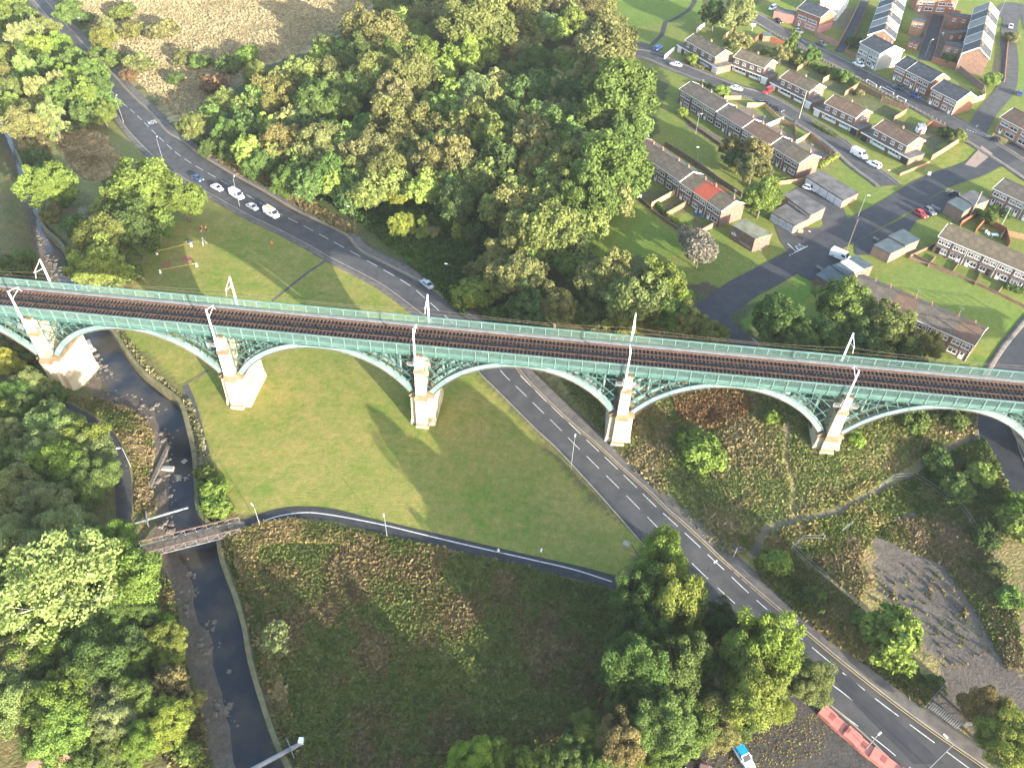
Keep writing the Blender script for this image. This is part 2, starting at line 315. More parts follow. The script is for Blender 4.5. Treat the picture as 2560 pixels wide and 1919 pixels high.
edge_z = np.where(dl < dr, -1.75, -1.1); dd = np.minimum(dl, dr); wid = np.where(dl < dr, 5.0, 2.4); k_ = np.clip(dd / wid, 0, 1); k_ = k_ * k_ * (3 - 2 * k_)
zs2 = np.where(ins, bed, edge_z * (1 - k_) + zs * k_); ZZ[bbx] = np.where(ins | (dd < wid), zs2, zs)
ZZ += np.where((np.abs(XX) < 330) & (YY < 600), 0.12 * (vnoise(XX, YY, 9, 11) - .5), 0)
def hz(x, y):
    x = np.asarray(x, float); y = np.asarray(y, float)
    i = np.clip(np.searchsorted(GX, x) - 1, 0, len(GX) - 2); j = np.clip(np.searchsorted(GY, y) - 1, 0, len(GY) - 2)
    fx = np.clip((x - GX[i]) / (GX[i + 1] - GX[i]), 0, 1); fy = np.clip((y - GY[j]) / (GY[j + 1] - GY[j]), 0, 1)
    return (ZZ[j, i] * (1 - fx) + ZZ[j, i + 1] * fx) * (1 - fy) + (ZZ[j + 1, i] * (1 - fx) + ZZ[j + 1, i + 1] * fx) * fy
def P(x, y, h=0.0):
    d = ray(x, y); z = 3.0; 
    for _ in range(40):
        p = CAM + d * ((z + h - CH) / d[2]); zn = float(hz(p[0], p[1]))
        if abs(zn - z) < 1e-3: break
        z = .6 * zn + .4 * z
    return np.array([p[0], p[1], z + h])
def PW(pts, h=0.0): return [P(x, y, h) for x, y in pts]
# ------------------------------------------------------------------ ground colours
CAc = np.zeros(XX.shape + (4,)); CBc = np.zeros(XX.shape + (4,))
CAc[...] = (.085, .10, .035, .8); CBc[...] = (.14, .115, .05, .8)
jx = XX + (vnoise(XX, YY, 1.3, 21) - .5) * 2.4 + (vnoise(XX, YY, 6, 22) - .5) * 3; jy = YY + (vnoise(XX, YY, 1.3, 23) - .5) * 2.4 + (vnoise(XX, YY, 6, 24) - .5) * 3
def region(pts, ca, cb, rough, jit=1.0, world=False):
    w = pts if world else [P(x, y)[:2] for x, y in pts]
    m = inpoly(XX + (jx - XX) * jit, YY + (jy - YY) * jit, w); CAc[m] = (*ca, rough); CBc[m] = (*cb, rough)
LAWN, LAWN2 = (.125, .168, .030), (.235, .20, .06)
EG, EG2 = (.105, .155, .030), (.165, .170, .042)
region(O(-200,-100, 2500,-100, 2500,330, 2212,900, 2000,900, 1380,640, 1040,800, 640,560, 250,180), (.06, .085, .03), (.08, .08, .035), 1.0)
region(O(80,-60, 880,-60, 800,20, 700,90, 640,120, 560,150, 480,190, 420,240, 395,275, 330,215, 262,130, 180,40), (.36, .29, .15), (.27, .21, .11), 1.0, 2)
region(cA(560,100, 640,60, 900,250, 1300,420, 1500,330, 1600,430, 1500,620, 1200,760, 950,620, 700,420), (.24, .20, .10), (.13, .12, .05), 1.0, 3)
region(cA(1330,480, 1500,500, 1480,640, 1330,640), (.17, .10, .08), (.13, .09, .06), 1.0, 2)
region(cA(760,440, 900,470, 900,560, 780,540), (.2, .12, .09), (.24, .2, .1), 1.0, 2)
region(O(1265,0, 1330,-10, 1500,-20, 1530,40, 1520,90, 1470,130, 1390,110, 1350,80, 1290,40), LAWN, EG, .15)
region(O(250,735, 285,700, 290,600, 275,540, 350,480, 440,420, 560,460, 690,540, 800,605, 880,660, 960,740, 1040,815, 1120,905, 1200,990, 1290,1090, 1390,1165, 1340,1250, 1100,1200, 820,1130, 640,1110, 540,1115, 500,1110, 440,960, 400,840, 330,770), LAWN, LAWN2, .12, .3)
region(O(75,290, 240,262, 345,345, 440,425, 350,480, 270,500, 180,420, 130,350), (.13, .15, .04), (.17, .16, .06), .15)
region(O(118,305, 150,287, 190,280, 232,295, 243,320, 262,345, 300,372, 270,390, 200,392, 165,375, 140,335), (.34, .26, .13), (.25, .19, .09), 1.0)
region(cA(470,1010, 720,980, 900,1120, 760,1180, 560,1150), (.21, .15, .08), (.17, .13, .06), 1.0)
region(O(495,1150, 560,1128, 640,1120, 820,1152, 1100,1207, 1330,1268, 1330,1750, 600,1800, 560,1440, 515,1230), (.12, .145, .04), (.17, .135, .055), 1.0)
region(O(495,1150, 560,1128, 640,1120, 820,1152, 1100,1200, 1100,1220, 820,1185, 680,1190, 560,1180, 535,1260, 560,1400, 600,1500, 640,1700, 590,1700, 545,1440, 512,1230), (.20, .165, .06), (.12, .12, .04), 1.0)
region(O(555,1450, 590,1440, 640,1540, 660,1640, 620,1660), (.16, .13, .06), (.11, .11, .035), .8)
region(O(1160,770, 1210,830, 1300,920, 1400,1030, 1500,1130, 1570,1200, 1700,1320, 1900,1500, 2000,1600, 2212,1780, 2500,1780, 2500,830, 2100,860, 1900,850, 1500,770), (.15, .155, .05), (.26, .20, .09), 1.0)
region(cF(0,860, 330,850, 480,940, 400,1060, 200,1110, 0,1040, -120,960), (.31, .155, .075), (.24, .17, .075), 1.0)
region(cF(1080,1200, 1400,1100, 1600,1200, 1300,1400, 1050,1420), (.27, .18, .10), (.2, .15, .07), 1.0)
region(cF(640,1060, 860,1100, 870,1260, 680,1160), (.33, .26, .17), (.28, .21, .13), .6)
region(cF(1700,1160, 1930,1160, 2130,1560, 2212,1646, 1900,1646, 1560,1420), (.07, .095, .035), (.1, .1, .04), 1.0)
region(O(1860,1190, 1890,1120, 1960,1095, 2030,1130, 2100,1260, 2160,1390, 2240,1480, 2260,1620, 2150,1600, 2020,1560, 1985,1505, 2040,1430, 1990,1390, 1940,1310, 1880,1270), (.085, .074, .064), (.125, .105, .085), .3)
region(cI(1000,130, 1240,100, 1200,330, 1180,480, 1150,540, 1010,430, 800,330), (.12, .13, .04), (.22, .16, .08), 1.0)
region(O(1990,1120, 2080,1110, 2212,1330, 2212,1480, 2120,1330), (.15, .12, .06), (.22, .16, .11), 1.0)
region(O(1330,1640, 1480,1540, 1560,1520, 1750,1460, 1790,1500, 1900,1600, 2000,1700, 1950,1800, 1300,1800), (.05, .047, .045), (.075, .068, .06), .2, .5)
# estate ground
region(O(1385,60, 1480,40, 1600,20, 1800,-40, 2600,-40, 2600,760, 2212,800, 1900,770, 1600,650, 1480,620, 1330,500, 1380,380, 1420,300, 1440,180), EG, EG2, .2)
region(cB(1640,1280, 1800,1260, 2212,1550, 2212,1646, 1640,1640), EG, LAWN, .15)
region(cC(470,130, 700,250, 1050,420, 1500,640, 1760,800, 1640,760, 1300,640, 900,440, 500,220), (.16, .18, .055), LAWN, .15)
region(cC(1800,860, 1880,940, 1870,990, 1780,1060, 1640,1130, 1450,1150, 1700,1040, 1790,960), LAWN, LAWN2, .15)
region(cC(960,1080, 1120,1060, 1300,1190, 1330,1270, 1280,1350, 1130,1400, 1000,1340, 1150,1260), LAWN, (.13, .16, .04), .15)
region(cC(1100,830, 1180,780, 1250,820, 1300,720, 1500,800, 1730,880, 1640,980, 1560,920), (.075, .085, .04), (.12, .10, .06), .6)
region(cC(330,260, 600,260, 780,420, 1000,500, 1200,620, 1440,740, 1300,760, 900,560, 640,420, 450,320), (.075, .10, .035), (.11, .105, .05), .6)
region(cC(360,640, 900,960, 1000,1020, 960,1080, 880,1040, 420,750), (.11, .095, .08), (.16, .13, .10), .5)
region(cC(20,760, 260,870, 620,1100, 600,1160, 560,1150, 330,980, 60,830), (.10, .09, .06), (.14, .11, .075), .5)
region(c4(120,900, 300,780, 640,860, 900,1080, 1180,1290, 1160,1330, 820,1400, 560,1160, 240,1000), (.09, .115, .035), (.13, .11, .06), .5)
region(c4(700,1190, 880,1110, 1000,1210, 800,1310), (.16, .19, .05), LAWN, .15, .2)
region(c2(500,140, 1500,260, 1200,1160, 600,900), (.15, .11, .08), (.2, .14, .1), .3)
region(c2(1830,560, 2000,600, 1960,1000, 1880,1400, 1600,1350, 1750,1000), (.12, .13, .06), (.2, .16, .11), .4)
region(c2(2110,850, 2300,880, 2300,1420, 2050,1380), (.13, .19, .045), LAWN, .1)
region(c1(1480,120, 1800,160, 1600,480, 1330,420), (.09, .12, .04), (.17, .13, .1), .4)
region(cF(1480,40, 1620,40, 2212,340, 2212,560, 2150,540, 1280,130, 1420,60), EG, (.13, .165, .04), .12, .4)
region(cF(390,400, 750,130, 900,215, 560,470, 440,480), (.085, .15, .026), (.10, .155, .03), .12, .4)
region(cF(2212,560, 1840,650, 1880,700, 2212,700), (.085, .14, .03), EG, .15)
region(cF(60,180, 200,190, 290,220, 220,268, 90,230, 50,205), (.06, .05, .035), (.09, .07, .05), .6)
region([tuple(p) for p in RPOLY], (.085, .07, .055), (.13, .105, .08), .5, .15, True)
g = MB.__new__(MB)
ny, nx = XX.shape; idx = np.arange(ny * nx).reshape(ny, nx)
me = bpy.data.meshes.new('ground'); me.vertices.add(ny * nx); me.vertices.foreach_set('co', np.stack([XX, YY, ZZ], -1).astype(np.float32).ravel())
q = np.stack([idx[:-1, :-1], idx[:-1, 1:], idx[1:, 1:], idx[1:, :-1]], -1).reshape(-1, 4)
def setfaces(me, q):
    me.loops.add(q.size); me.loops.foreach_set('vertex_index', q.ravel().astype(np.int32)); me.polygons.add(len(q)); me.polygons.foreach_set('loop_start', np.arange(0, q.size, q.shape[1], dtype=np.int32)); me.update(calc_edges=True)
setfaces(me, q); me.polygons.foreach_set('use_smooth', np.ones(len(q), bool))
for nm, c in (('ca', CAc), ('cb', CBc)):
    at = me.attributes.new(nm, 'FLOAT_COLOR', 'POINT'); at.data.foreach_set('color', c.astype(np.float32).ravel())
ground = link(bpy.data.objects.new('ground', me)); struct(ground, 'grassy valley floor and built-up bank under the viaduct')
def groundmat():
    m = bpy.data.materials.new('ground'); m.use_nodes = True; t = m.node_tree; b = t.nodes['Principled BSDF']; b.inputs['Roughness'].default_value = .95; b.inputs['Specular IOR Level'].default_value = .08
    a = t.nodes.new('ShaderNodeAttribute'); a.attribute_name = 'ca'; c = t.nodes.new('ShaderNodeAttribute'); c.attribute_name = 'cb'; tc = t.nodes.new('ShaderNodeTexCoord')
    def nz(s, d=5, r=.6):
        n = t.nodes.new('ShaderNodeTexNoise'); n.inputs['Scale'].default_value = s; n.inputs['Detail'].default_value = d; n.inputs['Roughness'].default_value = r; t.links.new(tc.outputs['Object'], n.inputs['Vector']); return n.outputs['Fac']
    def mp(x, a0, a1, b0, b1):
        r = t.nodes.new('ShaderNodeMapRange'); 
        for k, v in zip((1, 2, 3, 4), (a0, a1, b0, b1)): r.inputs[k].default_value = v
        t.links.new(x, r.inputs[0]); return r.outputs[0]
    def mth(op, x, y):
        r = t.nodes.new('ShaderNodeMath'); r.operation = op
        for k, v in ((0, x), (1, y)):
            if isinstance(v, (int, float)): r.inputs[k].default_value = v
            else: t.links.new(v, r.inputs[k])
        return r.outputs[0]
    n1, n2, n3 = nz(.06, 7, .62), nz(.35, 6, .65), nz(2.2, 3)
    # mowing / hay lines on the lawns
    wv = t.nodes.new('ShaderNodeTexWave'); wv.inputs['Scale'].default_value = .16; wv.inputs['Distortion'].default_value = 9; wv.inputs['Detail'].default_value = 3; wv.inputs['Detail Scale'].default_value = .35; wv.bands_direction = 'Y'; t.links.new(tc.outputs['Object'], wv.inputs['Vector'])
    f = mp(mth('ADD', mth('ADD', mth('MULTIPLY', n1, .5), mth('MULTIPLY', n2, .5)), mth('MULTIPLY', wv.outputs['Fac'], .025)), .40, .60, 0, 1)
    mx = t.nodes.new('ShaderNodeMix'); mx.data_type = 'RGBA'; t.links.new(f, mx.inputs[0]); t.links.new(a.outputs['Color'], mx.inputs[6]); t.links.new(c.outputs['Color'], mx.inputs[7])
    amp = mth('MULTIPLY', a.outputs['Alpha'], 1.1); v = mth('ADD', 1.0, mth('MULTIPLY', mth('SUBTRACT', n3, .5), mth('ADD', amp, .5))); v = mth('MULTIPLY', v, mp(nz(.9, 4), .3, .7, .86, 1.14))
    sc = t.nodes.new('ShaderNodeVectorMath'); sc.operation = 'SCALE'; t.links.new(mx.outputs[2], sc.inputs[0]); t.links.new(v, sc.inputs['Scale']); t.links.new(sc.outputs[0], b.inputs['Base Color'])
    wv2 = t.nodes.new('ShaderNodeTexWave'); wv2.inputs['Scale'].default_value = .45; wv2.inputs['Distortion'].default_value = 14; wv2.inputs['Detail'].default_value = 4; wv2.inputs['Detail Scale'].default_value = .25; wv2.bands_direction = 'Y'; t.links.new(tc.outputs['Object'], wv2.inputs['Vector'])
    bp = t.nodes.new('ShaderNodeBump'); bp.inputs['Distance'].default_value = .5; t.links.new(mth('ADD', .12, mth('MULTIPLY', a.outputs['Alpha'], .5)), bp.inputs['Strength']); t.links.new(mth('ADD', mth('ADD', n3, mth('MULTIPLY', n2, .6)), mth('MULTIPLY', mth('MULTIPLY', wv2.outputs['Fac'], n1), mp(a.outputs['Alpha'], .14, .26, .22, 0))), bp.inputs['Height']); t.links.new(bp.outputs[0], b.inputs['Normal'])
    return m
me.materials.append(groundmat())
# ------------------------------------------------------------------ roads
def ribbon(name, L, R, matn, off, n=90, k=5, world=False, sm=True, skirt=0.0, parent=None):
    Lw = L if world else PW(L); Rw = R if world else PW(R)
    Lw = np.array([p[:2] for p in Lw]); Rw = np.array([p[:2] for p in Rw])
    if sm: Lw, Rw = smooth(Lw, 6), smooth(Rw, 6)
    Lw, Rw = resample(Lw, n), resample(Rw, n); t = np.linspace(0, 1, k)[None, :, None]
    G = Lw[:, None] * (1 - t) + Rw[:, None] * t; Z = hz(G[..., 0], G[..., 1]) + off
    V = np.concatenate([G, Z[..., None]], -1)
    if skirt:
        lo = V[:, :1].copy(); lo[..., 2] -= skirt; ro = V[:, -1:].copy(); ro[..., 2] -= skirt; V = np.concatenate([lo, V, ro], 1); k += 2
    i = np.arange(n * k).reshape(n, k); q = np.stack([i[:-1, :-1], i[1:, :-1], i[1:, 1:], i[:-1, 1:]], -1).reshape(-1, 4)
    me = bpy.data.meshes.new(name); me.vertices.add(n * k); me.vertices.foreach_set('co', V.astype(np.float32).ravel()); setfaces(me, q)
    me.materials.append(MT[matn]); o = link(bpy.data.objects.new(name, me), parent)
    if me.polygons[0].normal.z < 0 and not skirt: me.flip_normals()
    return o
def offset_line(c, d):
    c = np.asarray(c)[:, :2]; t = np.gradient(c, axis=0); t /= np.linalg.norm(t, axis=1)[:, None] + 1e-9; return c + np.stack([-t[:, 1], t[:, 0]], 1) * d
def strip(name, pts, w, matn, off, n=60, k=4, world=False, skirt=0.0, sm=True):
    c = np.array([p[:2] for p in (pts if world else PW(pts))]); c = smooth(c, 6) if sm and len(c) > 2 else c; c = resample(c, n)
    return ribbon(name, offset_line(c, w / 2), offset_line(c, -w / 2), matn, off, n, k, True, False, skirt)
def poly_sheet(name, pts, matn, off, world=False):
    w = pts if world else PW(pts); mb = MB(); mb.add([(p[0], p[1], float(hz(p[0], p[1])) + off) for p in w], [tuple(range(len(w)))]); o = mb.build(name, matn)
    if o.data.polygons[0].normal.z < 0: o.data.flip_normals()
    return o
# main road: kerb lines
ML = cA(-100,-340, 130,-90, 300,100, 470,310, 610,480, 690,610, 745,720, 790,795, 870,890, 990,1010, 1075,1085, 1150,1125, 1250,1190, 1420,1285, 1600,1385, 1800,1480, 2000,1585, 2130,1660) + cE(190,140, 330,225, 470,330, 610,440, 780,600, 890,745, 1000,855, 1110,965, 1260,1115, 1370,1215, 1480,1330, 1690,1560, 1760,1640) + cI(-50,420, 170,610, 300,710, 430,800, 700,1020, 920,1205, 1040,1305, 1230,1475, 1440,1680, 1700,1900, 2000,2200)
MR = cA(-20,-360, 215,-90, 380,100, 545,290, 650,400, 760,510, 850,610, 980,730, 1080,850, 1170,905, 1300,1000, 1480,1110, 1700,1230, 1900,1350, 2212,1500) + cE(130,-40, 300,50, 440,120, 570,190, 700,290, 850,420, 1000,570, 1120,690, 1210,800, 1350,940, 1500,1080, 1640,1195, 1790,1335, 2000,1520, 2110,1630) + cI(0,50, 220,255, 390,410, 540,540, 740,708, 900,842, 1100,1005, 1400,1240, 1650,1422, 1900,1595, 2150,1770, 2600,2080)
struct(ribbon('road', ML, MR, 'asphalt', .10, 260, 8, skirt=.3), 'curving main road beneath the viaduct')
def off_px(line, d):
    w = resample(smooth([p[:2] for p in PW(line)], 6), 300); return offset_line(w, d)
MLw, MRw = off_px(ML, 0), off_px(MR, 0)
nrmL = np.sign(np.cross(np.append(MLw[150] - MLw[149], 0), np.append(MRw[150] - MLw[150], 0))[2])
struct(ribbon('pavement', offset_line(MRw, nrmL * .05), offset_line(MRw, nrmL * 2.6), 'pavement', .20, 300, 4, True, False, .35), 'worn footway along the wooded side of the main road')
struct(ribbon('pavement', offset_line(MLw, -nrmL * .05)[40:215], offset_line(MLw, -nrmL * 1.9)[40:215], 'pavement', .20, 260, 4, True, False, .35), 'narrow footway along the lawn side of the main road')
for nm, w_, a_, b_ in (('kerb', MRw, -.1, .12), ('kerb', MLw, -.12, .1)):
    struct(ribbon(nm, offset_line(w_, nrmL * a_), offset_line(w_, nrmL * b_), 'kerb', .215, 300, 2, True, False, .2))
struct(ribbon('road_marking', offset_line(MRw, -nrmL * .35), offset_line(MRw, -nrmL * .47), 'yellow_line', .112, 300, 2, True, False))
def dashes(name, line, on, gap, w, matn='line', off=.112, world=False, start=0.0, sm=True):
    c = np.array([p[:2] for p in (line if world else PW(line))]); c = smooth(c, 8) if sm and len(c) > 2 else c
    s = np.concatenate([[0], np.cumsum(np.linalg.norm(np.diff(c, axis=0), axis=1))]); p = start; mb = MB()
    while p + on < s[-1]:
        m_ = max(2, int(on / 1.3) + 1); tt = np.linspace(p, p + on, m_); q = np.stack([np.interp(tt, s, c[:, k]) for k in (0, 1)], 1)
        a, b = offset_line(q, w / 2), offset_line(q, -w / 2); V = [(x, y, float(hz(x, y)) + off) for x, y in np.concatenate([a, b])]
        mb.add(V, [(m_ + i, m_ + i + 1, i + 1, i) for i in range(m_ - 1)]); p += on + gap
    return struct(mb.build(name, matn))
dashes('road_marking', cA(240,30, 420,270, 560,430, 695,560, 760,640, 840,707, 920,782, 1000,862, 1040,900, 1140,990, 1260,1070, 1400,1150, 1560,1240, 1760,1355, 1975,1465, 2160,1565) + cE(170,28, 270,85, 375,145, 470,207, 555,280, 640,355, 800,500, 1000,700), 4, 2.4, .15)
dashes('road_marking', cE(1030,735, 1080,790, 1180,885, 1282,985, 1390,1090, 1497,1200, 1615,1317, 1740,1440, 1870,1570) + cI(-40,210, 110,365, 275,520, 455,680), 4, 2.2, .14)
dashes('road_marking', cE(1160,770, 1200,810, 1300,910, 1405,1010, 1515,1115, 1633,1228, 1757,1345, 1885,1468, 2040,1620) + cI(140,240, 300,390, 465,545, 660,715, 840,865, 1045,1035, 1260,1205, 1480,1370, 1710,1540, 1900,1680), 4, 1.8, .16)
dashes('road_marking', cI(985,1118, 1055,1170, 1260,1335, 1470,1495, 1700,1680), 4, 2, .15)
dashes('road_marking', cI(995,1262, 1062,1317, 1280,1482, 1460,1630, 1700,1820), 4, 2.2, .15)
struct(poly_sheet('road_patch', cH(2030,65, 2120,25, 2205,120, 2140,172), 'asphalt_old', .106)); struct(poly_sheet('road_patch', cH(2088,112, 2132,92, 2172,135, 2128,160), 'asphalt_dark_and_shaded', .110)); 
for q_ in (cE(560,330, 620,375, 600,400, 540,352), cE(1150,865, 1185,890, 1175,915, 1140,888), cA(1160,960, 1330,1060, 1310,1085, 1145,985), cI(280,560, 345,580, 330,610, 275,590), cI(520,640, 580,640, 900,960, 960,1020, 900,1010, 540,690), cE(1420,1190, 1500,1270, 1480,1290, 1400,1215), cA(1650,1290, 1800,1370, 1790,1395, 1630,1310)): struct(poly_sheet('road_patch', q_, 'asphalt_old' if q_[0][0] < 1500 else 'asphalt_dark_and_shaded', .108))
for q_ in (cE(1305,1135), cA(1030,810), cE(850,560), cI(160,480), cI(1310,1195), cE(400,225), cA(1480,1220), cI(330,380)):
    p_ = P(*q_[0]); mb_ = MB(); mb_.add([(p_[0] + .42 * math.cos(a_ * .5236), p_[1] + .42 * math.sin(a_ * .5236), float(hz(p_[0], p_[1])) + .122) for a_ in range(12)], [tuple(range(12))]); struct(mb_.build('manhole_cover', 'dark_metal'))
struct(poly_sheet('road_patch', cI(930,1030, 1010,990, 1700,1620, 1500,1620), 'asphalt_dark_and_shaded', .106))
# riverside paths
struct(ribbon('footpath', O(520,1127, 560,1110, 610,1097, 655,1094, 720,1099, 800,1119, 900,1142, 1000,1165, 1120,1193, 1250,1222, 1330,1243), O(527,1147, 570,1134, 615,1124, 655,1120, 720,1126, 800,1146, 900,1169, 1000,1193, 1120,1222, 1250,1252, 1330,1273), 'path', .06, 120, 4), 'dark tarmac footpath curving from the footbridge')
dashes('path_line', O(550,1133, 600,1115, 655,1107, 700,1110, 760,1120, 830,1134, 900,1151, 1000,1175, 1150,1209, 1240,1230, 1322,1256), 200, 1, .28, off=.07)
PLN = O(550,1133, 600,1115, 655,1107, 700,1110, 760,1120, 830,1134, 900,1151, 1000,1175, 1150,1209, 1240,1230, 1322,1256)
struct(strip('path_line', PLN, .25, 'line', .072, 120, 2))
struct(ribbon('footpath', cD(340,940, 450,985, 560,1060, 650,1170, 705,1270, 735,1380, 742,1500, 748,1646) + cG(750,60, 790,130, 850,230), cD(400,930, 520,985, 640,1060, 740,1150, 800,1260, 835,1370, 848,1500, 850,1646) + cG(845,60, 870,130, 905,220), 'path', .06, 90, 4), 'dark riverside footpath on the far bank')
struct(ribbon('footpath', cG(1010,1430, 1040,1550, 1060,1700), cG(1080,1430, 1105,1550, 1130,1700), 'dirt', .06, 20, 3), 'earth track through the riverside trees')
struct(strip('footpath', cF(2000,1130, 1860,1170, 1700,1250, 1560,1340, 1440,1420, 1200,1540, 1000,1640) + cI(560,110, 470,280), 1.5, 'dirt', .05, 70, 4), 'trodden earth path across the scrub bank')
struct(strip('footpath', cD(1180,825, 1250,790, 1340,735), .7, 'dirt', .05, 20, 2)); struct(strip('footpath', cD(1190,830, 1240,950, 1280,1100, 1330,1280), 1.4, 'asphalt_old', .05, 30, 3))
struct(strip('drain_line', cD(1750,290, 1850,210, 1960,120, 2100,25), .7, 'asphalt_old', .04, 30, 2))
# estate roads
RW = {}
def road(pts, w, m='asphalt_old', off=.08, n=70, kerb=True, pave=0):
    o = struct(strip('road', pts, w, m, off, n, 5)); c = resample(smooth([p[:2] for p in PW(pts)], 6), n)
    if kerb:
        for s in (1, -1): struct(ribbon('kerb', offset_line(c, s * (w / 2 - .05)), offset_line(c, s * (w / 2 + .12)), 'kerb', off + .09, n, 2, True, False, .15))
    if pave:
        for s in (1, -1): struct(ribbon('pavement', offset_line(c, s * (w / 2 + .1)), offset_line(c, s * (w / 2 + pave)), 'pavement', off + .08, n, 3, True, False, .15))
    return c
road(c3(270,460, 420,470, 600,520, 850,630, 1150,750, 1500,890, 1900,1040) + cC(560,640, 800,785, 1000,915, 1150,1050, 1300,1160, 1340,1195), 5.6, 'asphalt', .08, 80, True, 1.6)
road(cC(2260,930, 2000,1030, 1880,1090, 1700,1150, 1560,1215, 1380,1330, 1150,1455, 900,1590) + cF(560,130, 400,215, 300,290, 210,350, 60,420), 8.0, 'asphalt_dark_and_shaded', .10, 90, False)  # bluish dark tone paints in the shadow lying on this road
road(cF(200,330, 260,420, 330,500, 420,560, 520,640), 5.5, 'asphalt_dark_and_shaded', .13, 20, False)
road(cC(380,60, 500,120, 700,240, 1000,390, 1300,545, 1600,705, 1900,890, 2212,1090, 2500,1290), 6.2, 'asphalt', .09, 90, True, 1.6)
road(cC(1880,900, 1950,760, 2010,680, 2080,600, 2110,520, 2120,380, 2110,250, 2130,100), 6.0, 'asphalt_old', .11, 50, False)
road(c1(1500,840, 1640,560, 1780,300, 1920,20), 3.6, 'asphalt_dark_and_shaded', .10, 30, False)
road(c2(640,960, 740,620, 850,240), 5.0, 'asphalt_dark_and_shaded', .10, 30, False)
road(c2(1960,300, 2010,100, 2300,180, 2400,500), 9, 'asphalt_old', .10, 20, False)
road(O(2260,700, 2205,770, 2165,840, 2150,890, 2155,950, 2175,1010, 2200,1070, 2240,1150), 7, 'asphalt_dark_and_shaded', .09, 60, True, 1.4)
struct(strip('footpath', c3(560,340, 650,250, 730,160, 760,60, 790,-60) + O(1440,50, 1490,20, 1510,-20), 1.8, 'path', .06, 30, 3))
struct(strip('footpath', cC(560,500, 800,620), .1, 'path', .02, 4, 2))
struct(poly_sheet('garage_court', cC(590,1395, 700,1240, 790,1180, 850,1150, 930,1230, 1050,1340, 1085,1420, 1000,1500, 880,1570, 780,1640, 690,1610, 640,1540), 'asphalt', .09), 'tarmac garage court')
struct(poly_sheet('parking_bay', cC(1120,1560, 1460,1390, 1560,1300, 1700,1230, 1780,1290, 1690,1370, 1520,1420, 1440,1540, 1240,1640, 1130,1640), 'asphalt_dark_and_shaded', .14)); struct(poly_sheet('parking_bay', cF(740,110, 960,-20, 1060,30, 890,140, 850,165), 'asphalt_dark_and_shaded', .14))
struct(poly_sheet('brick_crossing', cC(1830,1060, 1940,940, 2010,990, 1900,1080), 'brickpave', .125)); struct(poly_sheet('turning_head', c3(250,370, 380,285, 480,300, 560,350, 640,470, 420,560, 300,480), 'asphalt', .10))
struct(poly_sheet('drive', c3(80,1400, 300,1340, 420,1440, 250,1480), 'brickpave', .05)) if False else None
dashes('road_marking', cC(690,1565, 745,1620), 300, 1, .22, off=.15, sm=False); 
for a_, b_ in ((cC(690,1568, 748,1622), .25), (cC(745,1622, 820,1585), .35), (c1(880,690, 940,720), .2), (c1(910,640, 1010,700), .2), (c2(30,1365, 180,1450), .2), (cC(1885,835, 1915,808), .3)):
    struct(strip('road_marking', a_, b_, 'line', .155, 8, 2, sm=False))
for pts in (cC(700,1646, 760,1615), cC(1840,835, 1960,880)):
    dashes('road_marking', pts, .6, .4, .25, off=.16, sm=False)
def road_text(txt, at, to, size, h):   # reads from 'at' towards 'to'
    a, b = P(*at), P(*to); d = (b - a)[:2]; ang = math.atan2(d[1], d[0])
    cu = bpy.data.curves.new('t', 'FONT'); cu.body = txt; cu.size = size; cu.space_character = 1.05; cu.offset = .03; o = bpy.data.objects.new('t', cu); COL.objects.link(o); bpy.context.view_layer.update()
    m2 = bpy.data.meshes.new_from_object(o.evaluated_get(bpy.context.evaluated_depsgraph_get())); bpy.data.objects.remove(o)
    co = np.zeros(len(m2.vertices) * 3); m2.vertices.foreach_get('co', co); co = co.reshape(-1, 3); w = np.linalg.norm(d); co[:, 0] *= w / co[:, 0].max(); co[:, 1] *= h / size / .72
    c, s = math.cos(ang), math.sin(ang); x = a[0] + co[:, 0] * c - co[:, 1] * s; y = a[1] + co[:, 0] * s + co[:, 1] * c
    m2.vertices.foreach_set('co', np.stack([x, y, hz(x, y) + .165], -1).ravel()); m2.materials.clear(); m2.materials.append(MT['line']); m2.update()
    return struct(link(bpy.data.objects.new('road_lettering', m2)), 'white lettering %s on the tarmac' % txt)
road_text('SLOW', cA(1000, 773)[0], cA(944, 787)[0], 1, 2.6)
road_text('STOP', cC(768, 1571)[0], cC(728, 1594)[0], 1, 2.0)
